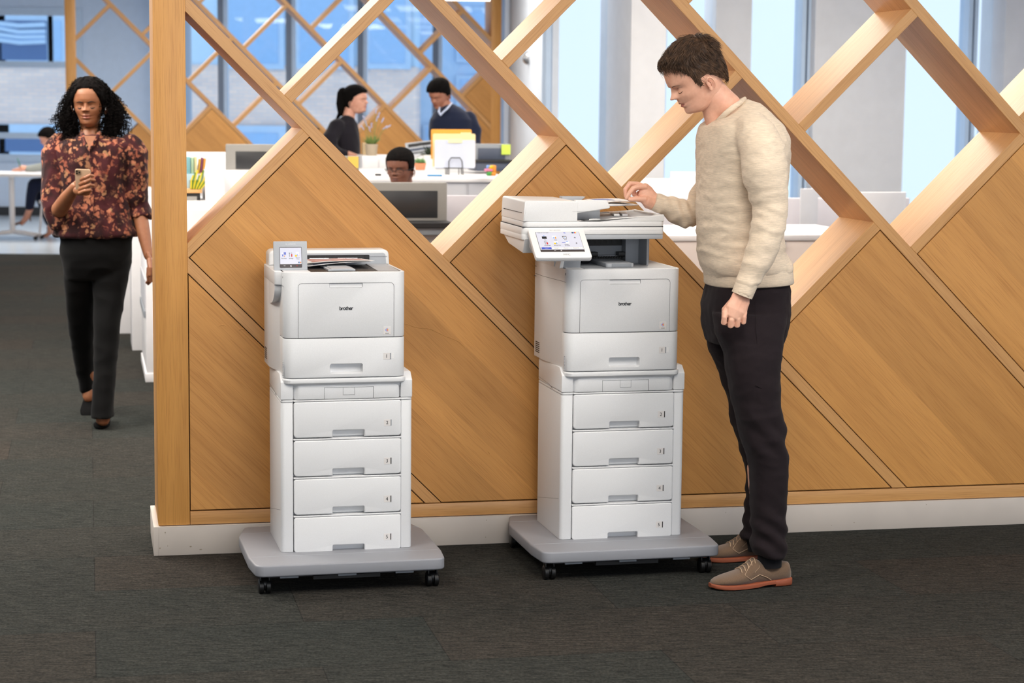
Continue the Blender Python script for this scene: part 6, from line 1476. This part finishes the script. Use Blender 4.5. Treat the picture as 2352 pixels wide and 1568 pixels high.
tube(bl, [wt(300, 334), wt(309, 352), wt(311, 395, 9.750), wt(310, 430, 9.770), wt(315, 458, 9.770), wt(318, 470, 9.770)], [.052, .058, .054, .060, .058, .045], 22, rounded=True)
tube(bl, [wt(321, 466, 9.770), wt(322, 480, 9.770), wt(324, 500, 9.760)], [.040, .046, .056], 22)
bl = remesh(bl, .0065, 4, .6)
def blf(p): return .0075*fold(p, 11, 11, 4.5, 2)+.003*fold(p, 26, 26, 12, 7)+.004*math.sin(p.x*120+p.z*20)*gs(p.z-1.02, .07)
wrinkle(bl, blf); blo = obj('blouse', bl, 'blouse', wom, 3)
cl = BM(); cp_ = [(184, 318, 9.720), (188, 306, 9.710), (193, 316, 9.660), (199, 332, 9.645), (205, 346, 9.640)]; cq = [(232, 316, 9.720), (228, 304, 9.710), (222, 316, 9.660), (213, 332, 9.645), (205, 346, 9.640)]
for c_ in (cp_, cq): tube(cl, [wt(*q) for q in c_], [.008, .010, .009, .007, .005], 8, rounded=True)
tube(cl, [wt(205, 345, 9.635), wt(208, 380, 9.625), wt(212, 440, 9.630), wt(216, 500, 9.620)], .0022, 6); obj('collar', cl, 'blouse', blo, 1)
vn = BM(); tri = [wt(193, 312, 9.652), wt(221, 312, 9.652), wt(205, 344, 9.635)]; tb_ = [p+Vector((0, .04, 0)) for p in tri]; loft(vn, [tri, tb_]); obj('neckline_skin', vn, 'skin2', wom, 1)
tw = BM()
loft(tw, frow([(530, 142, 302, .115), (550, 140, 302, .125), (580, 140, 302, .130), (612, 146, 298, .120), (640, 152, 292, .09)], wt))
loft(tw, frow([(600, 214, 301, .09), (668, 215, 287, .085, 9.730), (745, 217, 276, .078, 9.690), (832, 217, 267, .072, 9.650), (900, 214, 261, .068, 9.610), (940, 212, 259, .070, 9.590), (957, 212, 260, .072, 9.580)], wt, n=28))
loft(tw, frow([(600, 146, 226, .09), (668, 151, 222, .085, 9.800), (745, 158, 220, .078, 9.910), (800, 167, 219, .072, 10.000), (857, 177, 217, .066, 10.070), (898, 186, 218, .066, 10.110)], wt, n=28))
tw = remesh(tw, .0065, 4, .6)
wrinkle(tw, lambda p: .004*fold(p, 8, 8, 12, 15)+.004*math.sin((p.z+p.x*.6)*90)*gs(p.z-.95, .05)); obj('trousers', tw, 'blacktr', wom, 3)
pf = ground(234, 981); pump(shoeframe(pf, WF), wom, 'blackshoe', .045, 1.05, label='front black court shoe'); pb_ = at(203, 940, 10.030)
Fb = shoeframe(Vector((pb_.x, pb_.y, .012)), WF) @ Matrix.Rotation(.55, 4, 'Y'); pump(Fb, wom, 'blackshoe', .045, 1.02, label='rear black court shoe lifting off')
# phone
pc = at(190.5, 412, 9.405); Mp = Matrix.Translation(pc) @ Matrix.Rotation(math.radians(2), 4, 'Y') @ Matrix.Rotation(math.radians(14), 4, 'X')
ph = thing('smartphone', 'pale gold smartphone held in the walking woman\'s hand', 'phone', mat=Mp)
bm = BM(); rbox(bm, -.0365, .0365, 0, .008, -.055, .049, r=.009, bev=.002, plane='XZ'); obj('phone_body', bm, 'phoneback', ph, .6, M0=Mp)
bm = BM(); rbox(bm, -.034, -.008, -.0015, .001, .022, .046, r=.005, plane='XZ'); obj('camera_bump', bm, 'gold', ph, .6, M0=Mp)
bm = BM()
for x, z in ((-.027, .039), (-.027, .029), (-.015, .034)): tube(bm, [Vector((x, -.0025, z)), Vector((x, 0, z))], .0042, 12)
obj('camera_lens', bm, 'black', ph, .6, M0=Mp)

# ------------------------------------------------------------------ office people beyond
def simple_hair(H, Mx, zt, th, mat, parent, back=-.06, front=.055, rough_=.15, seed=3):
    keep = lambda p: p.z > (itp(p.x, [.02, .05, .08, .1], [zt-.03, zt-.01, zt+.01, zt+.018]) if p.x > .02 else itp(p.x, [-.09, -.03, .02], [back, back, zt-.04]))
    tk = lambda p, n_: th*(.5+.5*min(1, max(0, (p.z-.02)/.06)))*(1+rough_*nz(p, 50, 50, 50, seed))+.001
    return hair_shell(H, Mx, keep, tk, 44, 80)
# woman in black, profile to the right
YA = 15.62
M['topblack'] = cloth('black_charcoal_top', (30, 27, 34), 'plain', .85, .1); M['navy'] = cloth('navy_knit', (30, 36, 58), 'plain', .9, .15); M['shirtblue'] = cloth('pale_blue_shirt', (196, 206, 232), 'plain')
M['skin4'] = skin('light_skin', (214, 160, 138)); M['skin5'] = skin('tan_skin', (176, 120, 96))
def yt(Y0):
    return lambda u, v, t=None: at(u, v, Y0 if t is None else t)
a_ = yt(YA); pA = thing('person', 'woman with a dark braid and black top standing at the cabinets, facing right', 'person', Vector((a_(790, 340).x, YA, 0)))
FA = Vector((.93, -.36, 0)).normalized(); HA = Head(.93); MA = headmat(a_(814, 231), FA, 2)
bm = BM(); HA.mesh(bm, MA, 60, 90)
nk = BM(); tube(nk, [a_(806, 248), a_(801, 268), a_(800, 290)], [.045, .048, .06], 18); tube(nk, [a_(795, 300), a_(795, 380)], [.07, .07], 12, rounded=True)
tube(nk, [a_(800, 354, YA-.28), a_(822, 362, YA-.36), a_(838, 372, YA-.40)], [.026, .024, .022], 12, rounded=True); merge(bm, remesh(nk, .007, 2))
palm = [([a_(832, 370, YA-.38), a_(848, 378, YA-.40)], [.03, .034], .6, Z)]; fg = [([a_(844, 374+3*k, YA-.40), a_(853, 374+3.4*k, YA-.44), a_(853, 380+2.5*k, YA-.41)], [.0105, .0095, .0085]) for k in range(4)]+[([a_(838, 368, YA-.40), a_(850, 367, YA-.41)], [.013, .010])]
hb = BM(); hand(hb, palm, fg, .003, 2); merge(bm, hb); obj('body', bm, ['skin4', 'lips1'], pA, 3)
bm = BM(); HA.strokes(bm, MA); obj('eyebrows', bm, 'lashd', pA, 1)
hs = simple_hair(HA, MA, .055, .018, 'hair2', pA, back=-.075); tube(hs, [a_(789, 215, YA+.02), a_(785, 240, YA+.02), a_(784, 258, YA+.02)], [.05, .045, .03], 14, rounded=True); tube(hs, [a_(786, 252, YA+.03), a_(779, 264, YA+.03), a_(772, 276, YA+.04)], [.026, .016, .008], 10, rounded=True)
for k in range(10): tube(hs, [MA @ (Vector((.03-.012*k, .055*math.cos(k*.5), .095-.003*k))*.93), MA @ (Vector((.02-.013*k, .075, .06-.006*k))*.93), MA @ (Vector((-.03-.006*k, .06, .01-.008*k))*.93)], .011, 6, rounded=True)
obj('hair', hs, 'hair2', pA, 3)
tp = BM(); loft(tp, frow([(266, 790, 806, .06), (272, 780, 815, .08), (284, 764, 821, .12), (305, 752, 824, .15), (330, 748, 826, .15), (360, 752, 826, .15), (400, 758, 824, .15), (440, 756, 828, .16)], a_, n=30))
tube(tp, [a_(775, 290, YA-.12), a_(757, 320, YA-.18), a_(762, 345, YA-.22), a_(785, 356, YA-.27), a_(802, 357, YA-.29)], [.06, .062, .055, .042, .03], 16, rounded=True)
tp = remesh(tp, .009, 3, .6); wrinkle(tp, lambda p: .006*fold(p, 9, 9, 7, 4)); obj('top', tp, 'topblack', pA, 3)
tr_ = BM(); loft(tr_, frow([(430, 756, 828, .15), (520, 760, 824, .13), (600, 766, 818, .10)], a_, n=20)); fz = a_(790, 600).z; tube(tr_, [Vector((a_(780, 600).x, YA, fz+.1)), Vector((a_(780, 600).x, YA, .02))], [.09, .05], 14); tube(tr_, [Vector((a_(803, 600).x, YA, fz+.1)), Vector((a_(803, 600).x, YA, .02))], [.09, .05], 14); obj('trousers', tr_, 'blacktr', pA, 1)
tb_ = BM(); L3 = Matrix.Translation(a_(838, 372, YA-.42)) @ Matrix.Rotation(-.16, 4, 'Y') @ Matrix.Rotation(.10, 4, 'X'); rbox(tb_, -.03, .20, -.04, .12, 0, .008, r=.01, bev=.002); tag(obj('tablet', tb_, 'bluegrey', None, .6, M0=L3), 'dark grey tablet held flat by the woman in black', 'tablet')
# man in navy
YBn = 15.95; b__ = yt(YBn); pB = thing('person', 'man in a navy sweater over a pale collar, head bowed, behind the folders', 'person', Vector((b__(1040, 340).x, YBn, 0)))
FB = Vector((-.55, -.83, 0)).normalized(); HB = Head(.98); MB = headmat(b__(1012, 216), FB, 28)
bm = BM(); HB.mesh(bm, MB, 60, 90); nk = BM(); tube(nk, [b__(1018, 232), b__(1026, 250), b__(1034, 272)], [.05, .055, .06], 18); tube(nk, [b__(1036, 280), b__(1040, 380)], .07, 12, rounded=True); merge(bm, remesh(nk, .008, 2)); obj('body', bm, ['skin5', 'lips2'], pB, 3)
bm = BM(); HB.strokes(bm, MB, bw=.0028); obj('eyebrows', bm, 'lashd', pB, 1)
hs = simple_hair(HB, MB, .048, .020, 'hair2', pB, back=-.055); obj('hair', hs, 'hair2', pB, 3)
tp = BM(); loft(tp, frow([(240, 1020, 1042, .06), (248, 1008, 1058, .09), (258, 998, 1072, .12), (275, 988, 1088, .14), (300, 985, 1092, .15), (330, 987, 1090, .14), (400, 990, 1086, .14), (470, 992, 1082, .14)], b__, n=30))
tube(tp, [b__(1076, 272), b__(1088, 300, YBn-.02), b__(1088, 340, YBn-.1), b__(1070, 352, YBn-.25)], [.06, .062, .05, .035], 16, rounded=True)
tp = remesh(tp, .009, 3, .6); wrinkle(tp, lambda p: .006*fold(p, 8, 8, 8, 8)); obj('sweater', tp, 'navy', pB, 3)
cb_ = BM(); tube(cb_, [b__(1038, 236, YBn-.03), b__(1028, 248, YBn-.12), b__(1013, 262, YBn-.16)], [.007, .011, .009], 8, flat=.5, rounded=True); tube(cb_, [b__(1010, 246, YBn-.06), b__(1008, 256, YBn-.14), b__(1012, 264, YBn-.165)], [.006, .009, .008], 8, flat=.5, rounded=True); obj('shirt_collar', cb_, 'shirtblue', pB, 1)
tr_ = BM()
for u in (1025, 1055): x = b__(u, 450).x; tube(tr_, [Vector((x, YBn, 1.05)), Vector((x, YBn, .5)), Vector((x, YBn, .02))], [.10, .08, .06], 14)
obj('trousers', tr_, 'blacktr', pB, 1)
# seated man with glasses
YC = 11.75; c__ = yt(YC); pC = thing('person', 'man with short hair and glasses seated behind the large grey monitor, eyes down', 'person', Vector((c__(920, 400).x, YC, 0)))
FC = Vector((-.30, -.95, 0)).normalized(); HC = Head(.99, 1.1, 1.4, .99, 1.02); MC = headmat(c__(921, 386), FC, 10)
bm = BM(); HC.mesh(bm, MC, 80, 120); nk = BM(); tube(nk, [c__(924, 400, YC+.03), c__(926, 430, YC+.04), c__(928, 460, YC+.05)], [.056, .058, .065], 18); merge(bm, remesh(nk, .007, 2)); obj('body', bm, ['skin3', 'lips3'], pC, 3)
bm = BM(); HC.strokes(bm, MC, bw=.0026, lashw=.0013); obj('eyebrows', bm, 'lashd', pC, 1)
kp = lambda p: p.z > (itp(p.x, [.045, .055, .085, .1], [-.005, .052, .062, .066]) if p.x > .045 else itp(p.x, [-.09, -.02, .02, .045], [-.065, -.05, .0, -.005]))
hs = hair_shell(HC, MC, kp, lambda p, n_: .0065+.003*min(1, max(0, p.z/.08)), 60, 110); obj('hair', hs, 'hair2', pC, 3)
gl = BM()
for sg in (1, -1):
    rim = []
    for k in range(13):
        a = 2*PI*k/12; rim.append(MC @ (Vector((.115-.012*abs(math.cos(a))*(1 if math.cos(a)*sg > 0 else 0), sg*.032+.024*math.cos(a), .000+.017*math.sin(a)))*HC.S))
    tube(gl, rim[0:7], .0022, 6); tube(gl, rim[6:], .0008, 5)
    tube(gl, [MC @ (Vector((.104, sg*.057, .008))*HC.S), MC @ (Vector((.07, sg*.077, .006))*HC.S), MC @ (Vector((.005, sg*.080, .000))*HC.S)], .0020, 6)
tube(gl, [MC @ (Vector((.117, .009, .006))*HC.S), MC @ (Vector((.120, 0, .008))*HC.S), MC @ (Vector((.117, -.009, .006))*HC.S)], .0012, 6)
tag(obj('glasses', gl, 'black', None, 1), 'dark browline glasses on the seated man\'s face', 'glasses')
tp = BM(); loft(tp, frow([(425, 905, 950, .07), (436, 880, 975, .10), (455, 850, 1000, .13), (500, 845, 1005, .14), (560, 855, 1000, .14), (640, 860, 995, .14)], c__, n=28)); obj('sweater', tp, 'navy', pC, 1)
lg = BM(); hz_ = .52
for sx in (-.1, .1):
    x = c__(925, 600).x+sx; tube(lg, [Vector((x, YC, hz_+.06)), Vector((x-.03, YC-.25, hz_+.04)), Vector((x-.05, YC-.38, hz_)), Vector((x-.05, YC-.36, .06))], [.10, .08, .07, .05], 12)
obj('trousers', lg, 'blacktr', pC, 1)
ch = thing('office_chair', 'office chair under the seated man, hidden behind the large monitor', 'chair', Vector((c__(925, 600).x, YC, 0))); x = c__(925, 600).x
bm = BM(); rbox(bm, x-.23, x+.23, YC-.2, YC+.24, .40, .455, r=.06, bev=.015); obj('seat', bm, 'black', ch)
bm = BM(); tube(bm, [Vector((x, YC, .40)), Vector((x, YC, .06))], .025, 12); obj('column', bm, 'mgrey', ch)
for k in range(5):
    a = k*2*PI/5; bm = BM(); tube(bm, [Vector((x, YC, .08)), Vector((x+.28*math.cos(a), YC+.28*math.sin(a), .05))], [.022, .014], 8); tube(bm, [Vector((x+.28*math.cos(a), YC+.28*math.sin(a)-.01, .026)), Vector((x+.28*math.cos(a), YC+.28*math.sin(a)+.01, .026))], .025, 10); obj('leg', bm, 'black', ch)
# person writing at the far left table
YD = 22.9; d__ = yt(YD); pD = thing('person', 'seated person in dark trousers and brown heels writing at the far left table', 'person', Vector((d__(112, 480).x, YD, 0)))
FD = Vector((-1, -.1, 0)).normalized(); HD = Head(.93); MD = headmat(d__(113, 316), FD, 28); M['brownshoe'] = plain('tan_brown_heels', (124, 84, 56), .5); M['greysl'] = cloth('grey_green_knit', (150, 156, 152), 'plain')
bm = BM(); HD.mesh(bm, MD, 40, 60); nk = BM(); tube(nk, [d__(118, 325), d__(124, 345), d__(128, 400), d__(130, 432)], [.05, .055, .06, .06], 14); tube(nk, [d__(124, 352, 22.85), d__(104, 384, 22.76), d__(60, 386, 22.75)], .028, 10); tube(nk, [d__(104, 384, 22.80), d__(50, 388, 22.84), d__(42, 390, 22.85)], .022, 10)
tube(nk, [d__(130, 430), d__(86, 428, 22.72), d__(70, 476, 22.7)], .034, 10); tube(nk, [d__(130, 430), d__(100, 442), d__(114, 505)], .034, 10)
tube(nk, [d__(63, 386, 22.75), d__(52, 386, 22.72)], [.028, .034], 12, rounded=True); tube(nk, [d__(52, 384, 22.72), d__(44, 378, 22.7), d__(46, 388, 22.7)], [.012, .011, .010], 8, rounded=True); tube(nk, [d__(44, 390, 22.85), d__(28, 391, 22.85)], [.03, .012], 10, rounded=True)
tube(nk, [d__(70, 476, 22.7), d__(60, 500, 22.7), d__(50, 513, 22.7)], [.038, .036, .026], 12, rounded=True); tube(nk, [d__(114, 505, YD), d__(115, 535, YD), d__(104, 542, YD)], [.036, .030, .026], 12, rounded=True); merge(bm, remesh(nk, .009, 2)); obj('body', bm, ['skin4', 'lips1'], pD, 3)
hs = simple_hair(HD, MD, .05, .022, 'hair2', pD, back=-.07); tube(hs, [d__(105, 306, YD), d__(114, 303, YD)], [.055, .06], 12, rounded=True); obj('hair', hs, 'hair2', pD, 3)
tp = BM(); loft(tp, frow([(342, 112, 138, .07), (352, 104, 150, .13), (380, 104, 152, .15), (420, 106, 152, .15), (438, 108, 152, .15)], d__, n=20)); tube(tp, [d__(112, 358, 22.75), d__(104, 382, 22.72), d__(64, 388, 22.74)], [.055, .05, .04], 14, rounded=True); obj('sweater', tp, 'greysl', pD, 1)
tr_ = BM(); tube(tr_, [d__(140, 436, 22.8), d__(100, 424, 22.72), d__(80, 424, 22.7)], [.11, .09, .075], 16, rounded=True); tube(tr_, [d__(79, 424, 22.7), d__(72, 450, 22.7), d__(68, 476, 22.7)], [.078, .062, .05], 16, rounded=True)
tube(tr_, [d__(140, 440, YD+.05), d__(104, 440, YD), d__(98, 450, YD)], [.11, .085, .075], 16, rounded=True); tube(tr_, [d__(92, 440, YD), d__(104, 480, YD), d__(112, 510, YD)], [.08, .06, .045], 16, rounded=True); obj('trousers', remesh(tr_, .01, 3), 'navy', pD, 3)
for (u, v, Y, r) in ((42, 516, 22.7, .5), (96, 545, YD, .0)):
    p = d__(u, v, Y); Fs = shoeframe(Vector((p.x, p.y, max(p.z, 0.0) if r else 0.0)), FD) @ Matrix.Rotation(r*.5, 4, 'Y'); pump(Fs, pD, 'brownshoe', .08, 1.0)
bm = BM(); tube(bm, [d__(47, 382, 22.68), d__(40, 364, 22.68)], .006, 8, rounded=True); tag(obj('pen', bm, plain('green_pen', (40, 110, 90), .4), None, 1), 'green pen in the writing person\'s hand at the far left table', 'pen')
t = thing('stool', 'pale metal stool under the person writing at the far left table', 'stool', Vector((d__(140, 500).x, YD, 0))); x = d__(138, 460).x
bm = BM(); zs_ = d__(138, 458).z; box(bm, x-.2, x+.2, YD-.2, YD+.2, zs_-.04, zs_, bev=.01); obj('seat', bm, 'desk', t, .6)
for sx, sy in ((-1, -1), (1, -1), (-1, 1), (1, 1)):
    bm = BM(); tube(bm, [Vector((x+.17*sx, YD+.17*sy, zs_-.04)), Vector((x+.20*sx, YD+.19*sy, 0))], .012, 8); obj('leg', bm, 'desk', t, .8)
